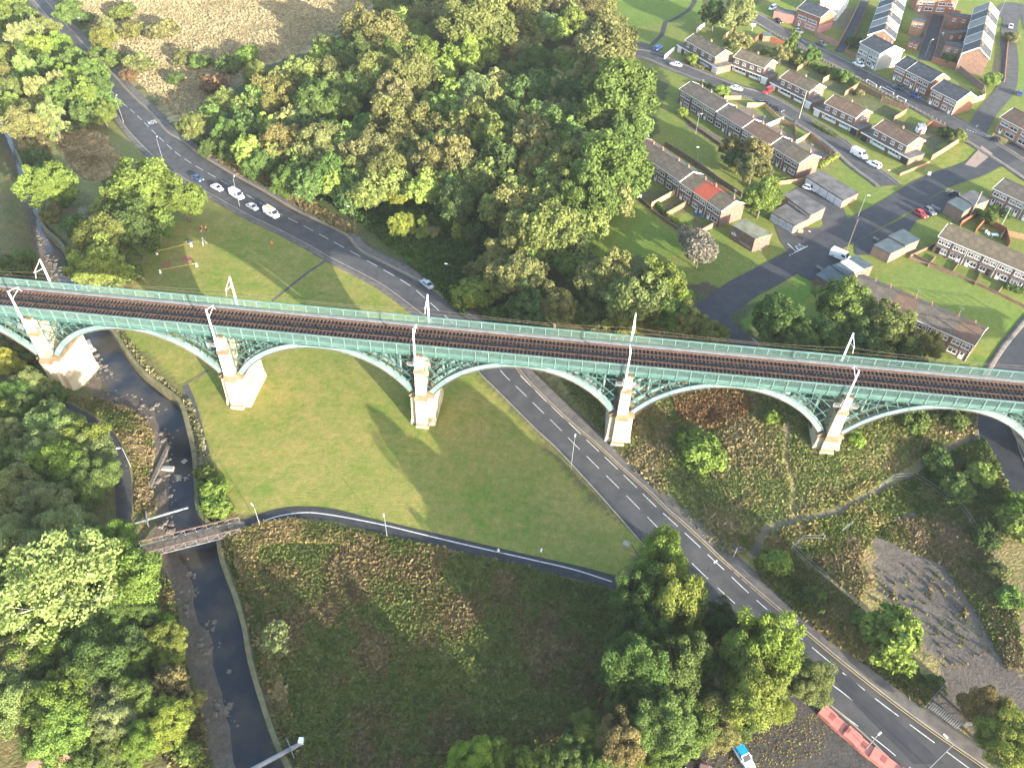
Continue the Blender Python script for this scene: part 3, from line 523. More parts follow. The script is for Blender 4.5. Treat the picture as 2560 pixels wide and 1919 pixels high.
# water
ww = np.concatenate([np.concatenate([RLw, np.full((220, 1), 0)], 1)]);
mbw = MB(); Lx = RLw + (RLw - RRw) * .1; Rx = RRw + (RRw - RLw) * .05
mbw.add([(x, y, -2.52) for x, y in np.concatenate([Lx, Rx])], [(i, i + 1, 220 + i + 1, 220 + i) for i in range(219)])
def watermat():
    m = bpy.data.materials.new('water'); m.use_nodes = True; t = m.node_tree; b = t.nodes['Principled BSDF']; b.inputs['Roughness'].default_value = .14; b.inputs['IOR'].default_value = 1.33
    tc = t.nodes.new('ShaderNodeTexCoord'); n = t.nodes.new('ShaderNodeTexNoise'); n.inputs['Scale'].default_value = 1.6; n.inputs['Detail'].default_value = 3; t.links.new(tc.outputs['Object'], n.inputs['Vector'])
    bp = t.nodes.new('ShaderNodeBump'); bp.inputs['Strength'].default_value = .12; bp.inputs['Distance'].default_value = .1; t.links.new(n.outputs['Fac'], bp.inputs['Height']); t.links.new(bp.outputs[0], b.inputs['Normal'])
    n2 = t.nodes.new('ShaderNodeTexNoise'); n2.inputs['Scale'].default_value = .13; n2.inputs['Detail'].default_value = 6; t.links.new(tc.outputs['Object'], n2.inputs['Vector']); mr = t.nodes.new('ShaderNodeMapRange'); mr.inputs[1].default_value = .4; mr.inputs[2].default_value = .62; t.links.new(n2.outputs['Fac'], mr.inputs[0])
    mx = t.nodes.new('ShaderNodeMix'); mx.data_type = 'RGBA'; mx.inputs[6].default_value = (.014, .019, .026, 1); mx.inputs[7].default_value = (.052, .045, .036, 1); t.links.new(mr.outputs[0], mx.inputs[0]); t.links.new(mx.outputs[2], b.inputs['Base Color'])
    return m
MT['water'] = watermat(); struct(mbw.build('river_water', 'water'), 'dark shallow river between mud and a walled bank')
# ------------------------------------------------------------------ viaduct
BA = math.radians(-4.85); BU = np.array([math.cos(BA), math.sin(BA), 0]); BN = np.array([-math.sin(BA), math.cos(BA), 0]); B0 = np.array([0, 118.0, 0])
def B(u, n, z): return B0 + BU * u + BN * n + np.array([0, 0, z])
VI = empty('railway_viaduct', (0, 118.0, 0), BA)
tag(VI, 'teal iron railway viaduct on pale sandstone piers across the valley', 'viaduct')
US = [-139.5, -98.6, -58.6, -18.2, 23.0, 64.6, 105.8]
ZD = 19.78
MB().box(-150, 150, -4.1, 4.1, ZD - .2, ZD).build('deck', 'deck', VI)
for s in (-1, 1):
    g_ = MB(); g_.box(-150, 150, s * 4.25 - .12, s * 4.25 + .12, ZD - .75, ZD + .42); g_.box(-150, 150, s * 4.25 - .3, s * 4.25 + .3, ZD - .82, ZD - .76); g_.build('edge_girder', 'teal', VI)
# cross bearers + longitudinal bracing seen between the tracks
m_ = MB()
for i in range(115):
    u = -150 + i * 2.6; m_.beam((u, -.35, ZD + .04), (u + 1.3, .78, ZD + .04), .1, .06); m_.beam((u + 1.3, .78, ZD + .05), (u + 2.6, -.35, ZD + .05), .1, .06); m_.beam((u + 1.3, -.4, ZD + .1), (u + 1.3, .8, ZD + .1), .12, .08)
m_.build('deck_bracing', 'dark_metal', VI)
m_ = MB(); m_.box(-150, 150, 3.3, 4.0, ZD, ZD + .34); m_.build('cable_trough', 'trough', VI)
# parapets
PL = 2.6
pm = MB()
hgt = 1.72; zb = 19.98; step = .37; npn = int((PL + hgt) / step) + 1
for k in range(npn + 1):
    o_ = k * step
    for sg in (1, -1):
        # line x = o - z (sg=1) or mirrored
        z0, z1 = max(0, o_ - PL), min(hgt, o_)
        if z1 - z0 < .05: continue
        x0, x1 = o_ - z0, o_ - z1
        if sg < 0: x0, x1 = PL - x0, PL - x1
        pm.beam((x0, .012 * sg, z0), (x1, .012 * sg, z1), .024, .085, up=(0, 1, 0))
PANM = pm.mesh('parapet_panel', 'lattice')
for s in (-1, 1):
    r_ = MB(); y = s * 4.4
    r_.box(-150, 150, y - .16, y + .16, zb + hgt, zb + hgt + .09); r_.box(-150, 150, y - .09, y + .09, zb - .09, zb)
    npan = int(300 / PL)
    for i in range(npan + 1):
        u = -150 + i * PL; r_.box(u - .06, u + .06, y - .11, y + .11, zb, zb + hgt); 
        r_.beam((u, y + s * .1, ZD - .3), (u, y + s * .1, zb + hgt - .1), .14, .12); r_.box(u - .1, u + .1, y + s * .0 - .14, y + s * .0 + .14, ZD - .62, ZD - .3)
    pr = r_.build('parapet', 'lattice', VI)
    for i in range(npan):
        u = -150 + i * PL
        if -116 < u < 106:
            o = bpy.data.objects.new('parapet_panel', PANM); link(o, pr); o.location = (u, y, zb)
# arches
def arc(um, R, zc, th): return (um + R * math.sin(th), zc + R * math.cos(th))
for si in range(len(US) - 1):
    um = (US[si] + US[si + 1]) / 2; half = (US[si + 1] - US[si]) / 2 - 2.55; rise = 9.75; zs_ = 8.75
    R = (half ** 2 + rise ** 2) / (2 * rise); zc = zs_ + rise - R; tm = math.asin(half / R); dep = 1.12
    vis_rng = range(-40, 41)
    for n in (-4.1, -1.4, 1.4, 4.1):
        rb = MB(); NS = 44; ths = [-tm + 2 * tm * k / NS for k in range(NS + 1)]; hw = .2
        for r0, r1, w in ((R, R + dep, hw), (R - .07, R, .42), (R + dep, R + dep + .07, .42)):
            vs = []
            for t in ths:
                for rr in (r0, r1):
                    x, z = arc(um, rr, zc, t); vs += [(x, n - w, z), (x, n + w, z)]
            fs = []
            for k in range(NS):
                a = 4 * k; b = a + 4; fs += [(a, a + 1, b + 1, b), (a + 2, b + 2, b + 3, a + 3), (a, b, b + 2, a + 2), (a + 1, a + 3, b + 3, b + 1)]
            fs += [(0, 2, 3, 1), (4 * NS, 4 * NS + 1, 4 * NS + 3, 4 * NS + 2)]
            rb.add(vs, fs, 1 if r0 < R else 0)
        for k in range(1, 10):
            t = -tm + 2 * tm * k / 10; p, q = arc(um, R, zc, t), arc(um, R + dep, zc, t)
            for e in (-1, 1): rb.beam((p[0], n + e * (hw + .015), p[1]), (q[0], n + e * (hw + .015), q[1]), .07, .03, 2, up=(0, 1, 0))
        rb.build('arch_rib', ['teal_light', 'rib_edge', 'dark_metal'], VI)
    # spandrel frames
    zt = ZD - .8; offs = [dep, dep + 1.75, dep + 3.6, dep + 5.6]; lo, hi = US[si] + 1.05, US[si + 1] - 1.05
    def ok(p): return lo <= p[0] <= hi and p[1] <= zt
    for n in (-4.1, -1.4, 1.4, 4.1):
        f2 = [MB(), MB()]; NT = 26; w = .15 if abs(n) > 4 else .17
        ths = [-tm * 1.04 + 2 * tm * 1.04 * k / NT for k in range(NT + 1)]
        for t in ths:
            f = f2[t > 0]; prev = arc(um, R + dep, zc, t)
            if not ok(prev): continue
            for o_ in offs[1:]:
                p = arc(um, R + o_, zc, t)
                if o_ == offs[1] or abs(t) > tm * .62:
                    if not ok(p):
                        # clip to limit box
                        for fr in (.75, .5, .25):
                            c_ = (prev[0] + (p[0] - prev[0]) * fr, prev[1] + (p[1] - prev[1]) * fr)
                            if ok(c_): f.beam((prev[0], n, prev[1]), (c_[0], n, c_[1]), w, w); prev = c_; break
                        break
                    f.beam((prev[0], n, prev[1]), (p[0], n, p[1]), w, w); prev = p
                    if abs(t) < tm * .75 and o_ == offs[1]: break
                else: break
            if prev[1] < zt and lo + .3 < prev[0] < hi - .3: f.beam((prev[0], n, prev[1]), (prev[0], n, zt), w, w)
        for o_ in offs[1:]:
            L_ = [arc(um, R + o_, zc, -tm * 1.04 + 2 * tm * 1.04 * k / 60) for k in range(61)]
            for a, b in zip(L_, L_[1:]):
                if ok(a) and ok(b): f2[a[0] + b[0] > 2 * um].beam((a[0], n, a[1]), (b[0], n, b[1]), .14, .16)
        for zz in (zt - 1.5,):
            xe = R + dep; dz = zz - zc
            if abs(dz) < xe:
                xx = math.sqrt(max(0, (R + dep) ** 2 - dz ** 2))
                for a, b in ((lo, um - xx), (um + xx, hi)):
                    if b > a: f2[a + b > 2 * um].beam((a, n, zz), (b, n, zz), .15, .15)
        [f.build('spandrel_frame', 'teal', VI) for f in f2]
    x_ = MB()
    for t in [-tm + 2 * tm * k / 13 for k in range(14)]:
        p = arc(um, R + .6, zc, t)
        for a, b in ((-4.1, -1.4), (-1.4, 1.4), (1.4, 4.1)):
            q = arc(um, R + .6, zc, t + 2 * tm / 26); x_.beam((p[0], a, p[1]), (q[0], b, q[1]), .13, .13); x_.beam((p[0], b, p[1]), (q[0], a, q[1]), .13, .13)
        if abs(t) > tm * .45:
            p2 = arc(um, R + dep + 1.9, zc, t)
            if ok(p2): x_.beam((p2[0], -4.1, p2[1]), (p2[0], 4.1, p2[1]), .16, .16); x_.beam((p2[0], -4.1, p2[1]), (p[0], -1.4, p[1]), .12, .12); x_.beam((p2[0], 4.1, p2[1]), (p[0], 1.4, p[1]), .12, .12)
    x_.build('cross_bracing', 'teal', VI)
    for sgn in (-1, 1):
        for dx_ in (4.4, 8.2):
            u_ = um + sgn * (half + 2.55 - dx_); zr = zc + math.sqrt((R + dep) ** 2 - (u_ - um) ** 2)
            for n in (-2.6, 0.0, 2.6): MB().tube((u_, n, zr - .3), (u_, n, ZD - .3), .24, .24, 10).build('column', 'teal_light', VI, True)
# piers
for pi_, u in enumerate(US):
    gz = float(np.min(hz(*(B(u, np.array([-6, 0, 6]), 0)[:2] if False else np.array([B(u, k, 0)[:2] for k in (-6, 0, 6)]).T)))) - 1.2
    p = MB()
    p.frust((u - 2.75, u + 2.75, -5.1, 5.1), gz, (u - 2.6, u + 2.6, -5.0, 5.0), gz + 2.6); p.frust((u - 2.45, u + 2.45, -4.9, 4.9), gz + 2.6, (u - 2.3, u + 2.3, -4.8, 4.8), 8.0)
    for s in (-1, 1):
        e = lambda a, b: (min(s * a, s * b), max(s * a, s * b))
        p.frust((u - 1.42, u + 1.42, *e(5.0, 6.15)), gz, (u - 1.38, u + 1.38, *e(4.9, 6.05)), gz + 2.0)
        p.frust((u - 1.38, u + 1.38, *e(4.9, 6.05)), gz + 2.0, (u - 1.25, u + 1.25, *e(4.85, 5.8)), gz + 2.45, 1)
        p.frust((u - 1.25, u + 1.25, *e(4.8, 5.8)), gz + 2.45, (u - 1.2, u + 1.2, *e(4.7, 5.7)), 7.9)
        p.box(u - 1.36, u + 1.36, *e(4.72, 5.95), 7.9, 8.35, 1); p.frust((u - 1.36, u + 1.36, *e(4.7, 5.95)), 8.35, (u - 1.06, u + 1.06, *e(4.6, 5.45)), 9.2, 1)
        p.frust((u - 1.06, u + 1.06, *e(4.5, 5.45)), 9.2, (u - 1.0, u + 1.0, *e(4.45, 5.35)), 15.2)
        p.box(u - 1.14, u + 1.14, *e(4.4, 5.55), 15.2, 15.75, 1); p.frust((u - 1.14, u + 1.14, *e(4.4, 5.5)), 15.75, (u - .86, u + .86, *e(4.4, 5.2)), 16.25, 1)
        p.frust((u - .86, u + .86, *e(4.35, 5.2)), 16.25, (u - .84, u + .84, *e(4.35, 5.15)), 19.3); p.box(u - .95, u + .95, *e(4.33, 5.3), 19.3, 19.62, 1)
    p.frust((u - 2.6, u + 2.6, -4.95, 4.95), 8.0, (u - 2.6, u + 2.6, -4.95, 4.95), 8.4, 1); p.frust((u - 2.6, u + 2.6, -4.9, 4.9), 8.4, (u - 1.3, u + 1.3, -4.6, 4.6), 9.1, 1)
    p.frust((u - .98, u + .98, -4.6, 4.6), 9.0, (u - .92, u + .92, -4.4, 4.4), ZD - .35)
    p.build('pier', ['stone', 'stone_dark'], VI)
    for s in (-1, 1):
        for d_ in (-1, 1):   # small railed inspection platforms
            if abs(u) < 100:
                q = MB(); y0 = s * 4.75; a = u + d_ * 1.0; b = u + d_ * 2.3
                q.box(min(a, b), max(a, b), min(y0, s * 5.3), max(y0, s * 5.3), 16.9, 17.0)
                for zz in (17.3, 17.6, 17.95): q.beam((a, s * 5.3, zz), (b, s * 5.3, zz), .06, .06)
                for xx in (a, b): q.beam((xx, s * 5.3, 17), (xx, s * 5.3, 18), .06, .06)
                q.build('inspection_platform', 'grey_metal', VI)
# tracks
SLM = MB().box(-.13, .13, -1.32, 1.32, 0, .16).mesh('sleeper', 'sleeper')
for ti, tc_ in enumerate((-1.52, 2.02)):
    T = empty('railway_track', tuple(B(0, tc_, ZD + .02)), BA); tag(T, ('near track with rusty rails and dark timber sleepers beside the lower parapet', 'far track with rusty rails beside the grey concrete cable trough')[ti], 'railway track', 'two tracks across the viaduct')
    for s in (-1, 1):
        r = MB(); y = s * .7525; r.box(-150, 150, y - .15, y + .15, .16, .2); r.box(-150, 150, y - .035, y + .035, .2, .34); r.build('rail', 'rail', T)
    rest = MB()
    for i in range(int(300 / .78)):
        u = -150 + i * .78
        if -88 <= u < -88 + .78 * 100 if False else (10 <= u < 88): o = bpy.data.objects.new('sleeper', SLM); link(o, T); o.location = (u, 0, 0)
        else: rest.box(u - .13, u + .13, -1.32, 1.32, 0, .16)
    o = rest.build('sleepers', 'sleeper', T); o['kind'] = 'stuff'
# catenary masts
def mast(near):
    M_ = empty('catenary_mast', (0, 0, 0), 0); s = 1 if near else -1; p = MB(); zb_ = 0
    H_ = 10.4 if near else 7.4
    p.frust((-.17, .17, -.15, .15), 0, (-.11, .11, -.1, .1), H_); p.box(-.32, .32, -.26, .26, -.02, .12)
    if near:
        for k in range(4): p.beam((-.5, .12, 1.0 + .5 * k), (.5, .22, 1.1 + .5 * k), .08, .08)
        p.beam((.2, 0, 3.2), (.75, 0, 3.5), .08, .08)
    p.build('pole', 'white_metal', M_)
    b = MB(); t = H_ - .15; b.tube((0, s * .1, t), (0, s * 3.0, t - 1.1), .06, .05, 6); b.tube((0, s * .1, t - 2.0), (0, s * 2.7, t - 1.25), .06, .05, 6); b.tube((0, s * 2.3, t - .85), (0, s * 3.2, t - 2.3), .05, .04, 6); b.build('bracket_arm', 'white_metal', M_)
    return M_
NM, FM = mast(True), mast(False); fu, fn_ = True, True
MASTN = ['over the pier at the river edge', 'over the riverside lawn pier', 'over the lawn pier nearest the curving road', 'over the pier at the road edge', 'over the pier on the scrub bank']
for k, u in enumerate(US[1:6]):
    for near in (True, False):
        src, first = (NM, fu) if near else (FM, fn_)
        o = src if first else copy_tree(src)
        if near: fu = False
        else: fn_ = False
        o.location = tuple(B(u - .55 if near else u + .3, -5.45 if near else 4.85, 16.3 if near else 19.75)); o.rotation_euler = (0, 0, BA)
        tag(o, 'white catenary mast on the %s parapet side, %s' % ('near' if near else 'far', MASTN[k]), 'catenary mast', 'white catenary masts along the viaduct')
for tc_, s, nm in ((-1.52, 1, 'near'), (2.02, -1, 'far')):
    w_ = MB()
    for k in range(len(US) - 1):
        u0, u1 = US[k], US[k + 1]
        w_.tube((u0, tc_, 24.6), (u1, tc_, 24.6), .017, .017, 4)
        for j in range(8):
            a, b = j / 8, (j + 1) / 8; za, zb2 = 25.8 - 4 * .8 * a * (1 - a), 25.8 - 4 * .8 * b * (1 - b)
            w_.tube((u0 + (u1 - u0) * a, tc_, za), (u0 + (u1 - u0) * b, tc_, zb2), .017, .017, 4)
            if j: w_.tube((u0 + (u1 - u0) * a, tc_, 24.6), (u0 + (u1 - u0) * a, tc_, za), .012, .012, 4)
    o = w_.build('overhead_wire', 'wire'); o.location = (0, 118, 0); o.rotation_euler = (0, 0, BA); tag(o, 'thin overhead wires strung above the %s track of the viaduct' % nm, 'overhead wire', 'overhead line wires')
# ------------------------------------------------------------------ trees
def quads_mesh(name, C, T, Bt, sz, attrs, matn, asp=1.5):
    # C centres, T,Bt tangent frames, sz half size
    n = len(C); a = T * (sz * asp)[:, None]; b = Bt * sz[:, None]
    V = np.stack([C - a, C - b * .9 + a * .1, C + a, C + b * .9 - a * .1], 1).reshape(-1, 3)
    me = bpy.data.meshes.new(name); me.vertices.add(4 * n); me.vertices.foreach_set('co', V.astype(np.float32).ravel()); setfaces(me, np.arange(4 * n).reshape(n, 4))
    for nm, v in attrs.items():
        if v.ndim == 1: at = me.attributes.new(nm, 'FLOAT', 'FACE'); at.data.foreach_set('value', v.astype(np.float32))
        else: at = me.attributes.new(nm, 'FLOAT_COLOR', 'POINT'); at.data.foreach_set('color', np.repeat(np.concatenate([v, np.ones((n, 1))], 1), 4, axis=0).astype(np.float32).ravel())
    me.materials.append(MT[matn]); return me
def unit(v): return v / (np.linalg.norm(v, axis=-1, keepdims=True) + 1e-9)
def frames(N, r):
    T = unit(np.cross(N, unit(r.normal(size=N.shape)))); return T, np.cross(N, T)
RAW = {}
def crown(seed, npuff, nleaf, leaf, pr=(.2, .36), zmin=-.45, core=260, cone=0.0, rough=.8):
    r = np.random.default_rng(seed)
    d = unit(r.normal(size=(npuff * 3, 3))); d = d[d[:, 2] > zmin][:npuff]; rad = r.uniform(.52, .84, len(d)); rad[: len(d) // 6] = r.uniform(.1, .45, len(d) // 6)
    # low-frequency lobing of the outline
    ph = r.uniform(0, 6.28, 4); az = np.arctan2(d[:, 1], d[:, 0]); lob = 1 + .16 * np.sin(2 * az + ph[0]) + .12 * np.sin(3 * az + ph[1] + 2 * d[:, 2]) + .08 * np.sin(5 * az + ph[2])
    pc = d * (rad * lob)[:, None]
    if cone: pc[:, :2] *= (1 - cone * (pc[:, 2:3] * .5 + .5)); 
    pp = r.uniform(*pr, len(d)) * (1 - .5 * cone * (pc[:, 2] * .5 + .5))
    k = np.repeat(np.arange(len(d)), nleaf); q = unit(r.normal(size=(len(k), 3)) + .75 * unit(pc[k]) + np.array([0, 0, .25])); rr = pp[k] * r.uniform(.55, 1.08, len(k))
    C = pc[k] + q * rr[:, None]; N = unit(q + rough * r.normal(size=q.shape) + .25 * unit(C)); T, Bt = frames(N, r)
    sz = leaf * r.uniform(.55, 1.25, len(k)); tonep = r.uniform(.2, .8, len(d)); tone = np.clip(tonep[k] + r.normal(0, .17, len(k)), 0, 1)
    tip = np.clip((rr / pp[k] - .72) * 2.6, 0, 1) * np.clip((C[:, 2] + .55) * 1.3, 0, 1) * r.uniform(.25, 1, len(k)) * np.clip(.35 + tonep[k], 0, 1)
    if core:  # core leaves toned darker, painting in the shade inside the crown
        Cc = unit(r.normal(size=(core, 3))) * (r.uniform(.2, .58, core))[:, None]
        if cone: Cc[:, :2] *= (1 - cone * (Cc[:, 2:3] * .5 + .5))
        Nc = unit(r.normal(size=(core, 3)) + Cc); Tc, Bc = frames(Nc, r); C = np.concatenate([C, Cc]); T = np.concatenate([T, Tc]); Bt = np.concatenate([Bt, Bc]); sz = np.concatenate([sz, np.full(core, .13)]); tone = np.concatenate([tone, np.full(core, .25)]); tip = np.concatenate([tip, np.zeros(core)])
    RAW['_'] = (C, T, Bt, sz, tone)
    return quads_mesh('crown', C, T, Bt, sz, {'tone': tone, 'tip': tip}, 'leaf')
def trunk_mesh(seed, limbs=5, bark='bark', spread=.55, top=.95, thick=.035):
    r = np.random.default_rng(seed); m = MB(); pts = [(0, 0, 0)]
    for k in range(1, 5): pts.append((r.normal(0, .02), r.normal(0, .02), top * k / 4))
    for k in range(4): m.tube(pts[k], pts[k + 1], thick * (1 - k * .22), thick * (1 - (k + 1) * .22), 7)
    for k in range(limbs):
        z = r.uniform(.3, .8) * top; a = r.uniform(0, 6.28); l = spread * r.uniform(.6, 1) * (1.15 - z); p = (0, 0, z); e = (math.cos(a) * l, math.sin(a) * l, z + l * r.uniform(.5, .95)); m.tube(p, e, thick * .4, thick * .12, 5)
        for j in range(2):
            f_ = r.uniform(.4, .8); b_ = tuple(p[i] + (e[i] - p[i]) * f_ for i in range(3)); a2 = a + r.normal(0, .8); m.tube(b_, (b_[0] + math.cos(a2) * l * .4, b_[1] + math.sin(a2) * l * .4, b_[2] + l * .3), thick * .16, thick * .06, 4)
    return m.mesh('trunk', bark)
CR = {}
for i in range(5): CR['far%d' % i] = crown(100 + i, 80, 200, .035, (.15, .27)); RAW['far%d' % i] = RAW['_']
for i in range(4): CR['near%d' % i] = crown(200 + i, 110, 300, .0215, (.14, .28))
for i in range(2): CR['spiky%d' % i] = crown(300 + i, 70, 75, .06, (.13, .26), rough=1.2)
for i in range(2): CR['cone%d' % i] = crown(400 + i, 60, 70, .055, (.16, .28), -.9, 200, .62)
for i in range(3): CR['bush%d' % i] = crown(500 + i, 40, 90, .07, (.2, .36), -.1)
CR['sparse0'] = crown(600, 80, 26, .05, (.14, .26), -.5, 0, rough=1.2); CR['sparse1'] = crown(601, 130, 110, .024, (.12, .24), -.6, 0, rough=1.3)
TR = {'a': trunk_mesh(1), 'b': trunk_mesh(2, 7), 'pale': trunk_mesh(5, 16, 'bark_pale', .6, .95, .016), 'bare': trunk_mesh(4, 26, 'bark', .75, .8, .022)}
KC = {'olive': ((.150, .180, .052), .3), 'green': ((.112, .168, .046), .1), 'bright': ((.168, .222, .050), .05), 'dark': ((.078, .122, .038), .1), 'brown': ((.160, .166, .060), .42),
      'yellow': ((.225, .26, .055), 0), 'pale': ((.205, .24, .088), 0), 'orange': ((.23, .20, .065), .3), 'lime': ((.21, .275, .05), 0), 'grey': ((.21, .205, .16), 0), 'tan': ((.195, .185, .078), .42), 'red': ((.19, .13, .07), .2)}
KW = {'olive': 'olive green', 'green': 'mid green', 'bright': 'bright green', 'dark': 'dark green', 'brown': 'brown-tipped olive', 'yellow': 'yellow-leaved', 'pale': 'pale green', 'orange': 'orange autumn', 'lime': 'lime green', 'grey': 'silvery grey', 'tan': 'tan autumn', 'red': 'reddish'}
LM = [('roof-loaded white van', c8(1010, 570)), ('plain white van', c8(640, 390)), ('moving silver car', cE(558, 185)), ('red-roofed house', c4(1150, 830)), ('graffiti-marked hut', c4(1700, 1500)), ('truss footbridge', cG(1230, 180)), ('river-edge pier', cD(480, 820)),
      ('middle lawn pier', cE(570, 1050)), ('scrub bank pier', cF(970, 1250)), ('yard gate', cI(1690, 1340)), ('car park car', cI(420, 1580)), ('lower river pipe', cG(1740, 1560)), ('verge road cars', c2(350, 1480)), ('SLOW lettering', cA(970, 780)), ('turning head', c3(400, 420)), ('curved path lamp', cH(300, 160)), ('cyclist', cH(1024, 270)),
      ('white garage block', cC(920, 1240)), ('survey tripod', c9(985, 400)), ('straw grass field', O(500, 60)), ('riverside lamp', cD(840, 1355)), ('blue signpost', cI(350, 290)), ('long tiled roof', cF(1500, 330)), ('topmost semi', c3(1340, 300)), ('gravel yard', cI(1500, 500)), ('roadside pier', cF(-430, 1230))]
LMW = [(n_, P(*p[0])[:2]) for n_, p in LM]
PEND = []
def where(e, p, pre): PEND.append((e, np.array(p[:2]), pre))
def flush_labels():
    cls = {}
    for e, p, pre in PEND:
        nm, w = min(LMW, key=lambda l: np.linalg.norm(l[1] - p)); v = p - w; rel = 'beyond' if v[1] > abs(v[0]) * .6 else ('before' if -v[1] > abs(v[0]) * .6 else 'level with')
        side = '' if rel != 'level with' else (' towards the river' if v[0] < 0 else ' towards the houses'); cls.setdefault((pre, rel, nm, side), []).append((float(np.linalg.norm(v)), e))
    for (pre, rel, nm, side), L in cls.items():
        L.sort(key=lambda q: q[0])
        for i, (d, e) in enumerate(L):
            o = 'only' if len(L) == 1 else ORD[i] if i < 12 else 'outermost'
            e['label'] = ' '.join((('the ' if 0 else '') + (pre if len(L) == 1 else '%s nearest %s' % (o, pre) if i else 'nearest ' + pre) + ' ' + rel + ' the ' + nm + side).split()[:16])
PROTO = {}; WK = {'trees of the wood between the road and the estate': 1.2, 'trees at the bottom beside the main road': 1.12, 'trees of the riverside wood': 1.15, 'trees of the wood beside the top of the river': 1.18, 'trees between the wood and the viaduct': 1.12}
def tree(px, py, r_px, kind, form=None, hf=None, group='trees', name=None, trunk=None, noun=None):
    near = py > 900
    if form is None: form = ('near%d' % rng.integers(4)) if r_px > 38 and near else 'far%d' % rng.integers(5)
    bush = form.startswith('bush'); cone = form.startswith('cone')
    r = 5.0
    for _ in range(6):
        rz_ = r * (hf or (.78 if bush else 1.45 if cone else .92)); hc = rz_ * (.55 if bush else 1.08 if cone else 1.1) + (0 if bush else .18 * r)
        p = P(px, py, hc); dpt = (p - CAM) @ _fw; r = r_px * dpt / F
    base = (p[0], p[1], float(hz(p[0], p[1])) - .1)
    key = (form, trunk); H = hc + rz_
    if key not in PROTO or True:
        e = empty(name or ('bush' if bush else 'tree'), base, float(rng.uniform(0, 6.28)))
        c = bpy.data.objects.new('crown', CR[form]); link(c, e); c.location = (0, 0, hc); k_ = WK.get(group, 1.05); c.scale = (k_ * r * rng.uniform(.94, 1.06), k_ * r * rng.uniform(.94, 1.06), k_ * rz_)
        t = bpy.data.objects.new('trunk', TR[trunk or ('a', 'b')[rng.integers(2)]]); link(t, e); t.scale = (H, H, H * .92)
    col, al = KC[kind]; j = rng.normal(1, .055, 3) * rng.uniform(.88, 1.12); c.color = (*[max(.01, col[i] * j[i]) for i in range(3)], al * rng.uniform(.7, 1.2))
    size = 'small' if r < 2.6 else ('large' if r > 6.2 else 'medium')
    nn = noun or ('bush' if bush else 'conical tree' if cone else 'tree')
    where(e, base, '%s %s %s' % (size, KW[kind], nn)); tag(e, 'x', 'bush' if bush else 'tree', group)
    return e
def batch(conv, rows, group, form=None, near=None):
    for row in rows:
        x, y, r, kind = row[:4]; f = row[4] if len(row) > 4 else form; (px, py), = conv(x, y)
        tree(px, py, r * SCL[conv], kind, f, row[5] if len(row) > 5 else None, group)
SCL = {O: 1.15732, cA: 1 / K, cB: 1 / K, cC: 1 / K, cD: 1 / K, cE: 1 / K, cF: 1 / K, cG: 1 / K, cH: 1 / K, cI: 1 / K}
o5 = 'olive'; g5 = 'green'; b5 = 'bright'; d5 = 'dark'; n5 = 'brown'; y5 = 'yellow'; p5 = 'pale'
WOOD = 'trees of the wood between the road and the estate'
batch(cA, [(1245,815,92,o5), (1430,670,85,o5), (1500,860,100,g5), (1375,940,60,g5), (1660,500,90,o5), (1750,640,130,n5), (1840,560,80,o5), (1960,545,80,g5), (2050,690,130,g5), (2110,470,100,n5), (2110,310,85,p5), (1810,940,125,n5), (1680,1060,95,g5), (1860,1160,105,g5), (2075,940,145,n5), (2110,1140,125,g5), (1330,960,50,d5), (1960,820,110,d5), (1480,980,70,g5), (2010,1040,90,d5)], WOOD)
batch(cB, [(215,240,165,n5), (480,215,85,b5), (375,130,90,n5), (550,110,90,n5), (900,180,200,o5), (700,210,110,n5), (690,90,90,n5), (1060,80,140,n5), (1150,190,110,o5), (840,330,140,b5), (1350,170,85,p5), (1500,160,100,b5), (1600,230,80,o5), (1690,330,200,n5), (1810,620,225,g5), (1640,480,150,n5), (225,480,135,o5), (460,490,155,n5), (690,440,75,b5,'spiky0'), (85,560,100,g5), (350,650,130,'tan'), (860,590,110,p5), (990,670,85,p5,'cone0'), (1260,640,60,p5), (1180,560,45,b5,'cone1'), (1390,745,85,'tan'), (1240,410,100,d5), (1130,370,80,'tan'), (370,830,190,n5), (640,760,105,g5), (870,820,140,o5,'spiky0'), (980,910,140,o5,'spiky1'), (1190,790,75,'tan'), (700,1060,165,n5), (500,1040,125,n5), (200,990,150,n5), (290,1130,140,o5), (362,1250,85,y5,'spiky0'), (60,940,100,b5), (1010,1070,150,d5,'spiky1'), (1250,920,150,n5,'spiky1'), (1235,1110,115,'orange'), (1190,1190,80,y5), (1480,1080,150,o5), (1540,960,85,'tan'), (1660,750,130,g5), (1760,1080,220,g5), (1820,850,130,g5), (1440,1220,130,o5), (1600,1310,170,g5), (1130,1400,180,n5), (1350,1500,210,o5), (1180,1590,150,n5), (750,1300,130,d5), (400,1450,80,y5,'spiky1'), (530,1460,50,b5,'cone0'), (600,1495,45,'tan','bush0'), (750,1480,45,b5,'cone1'), (870,1510,75,d5,'bush1'), (130,1120,110,o5), (620,880,90,d5), (1060,760,100,d5), (1320,560,110,d5), (1080,500,90,d5), (560,380,110,b5), (300,330,120,g5), (120,380,120,d5), (40,640,90,d5), (330,560,70,o5), (1500,620,110,d5), (1130,650,70,d5), (1300,1000,90,g5), (1120,980,90,o5), (1400,900,100,d5), (900,1200,120,d5), (640,1240,90,d5), (1540,1450,120,g5), (950,60,110,n5), (780,20,80,n5), (620,20,90,d5), (440,30,80,d5), (290,30,70,o5), (1250,40,90,n5), (1420,50,90,'tan'), (1600,60,100,n5), (1700,40,80,n5), (1750,180,90,n5)], WOOD)
batch(O, [(1480,0,30,d5), (1035,5,60,n5)], WOOD) if False else None
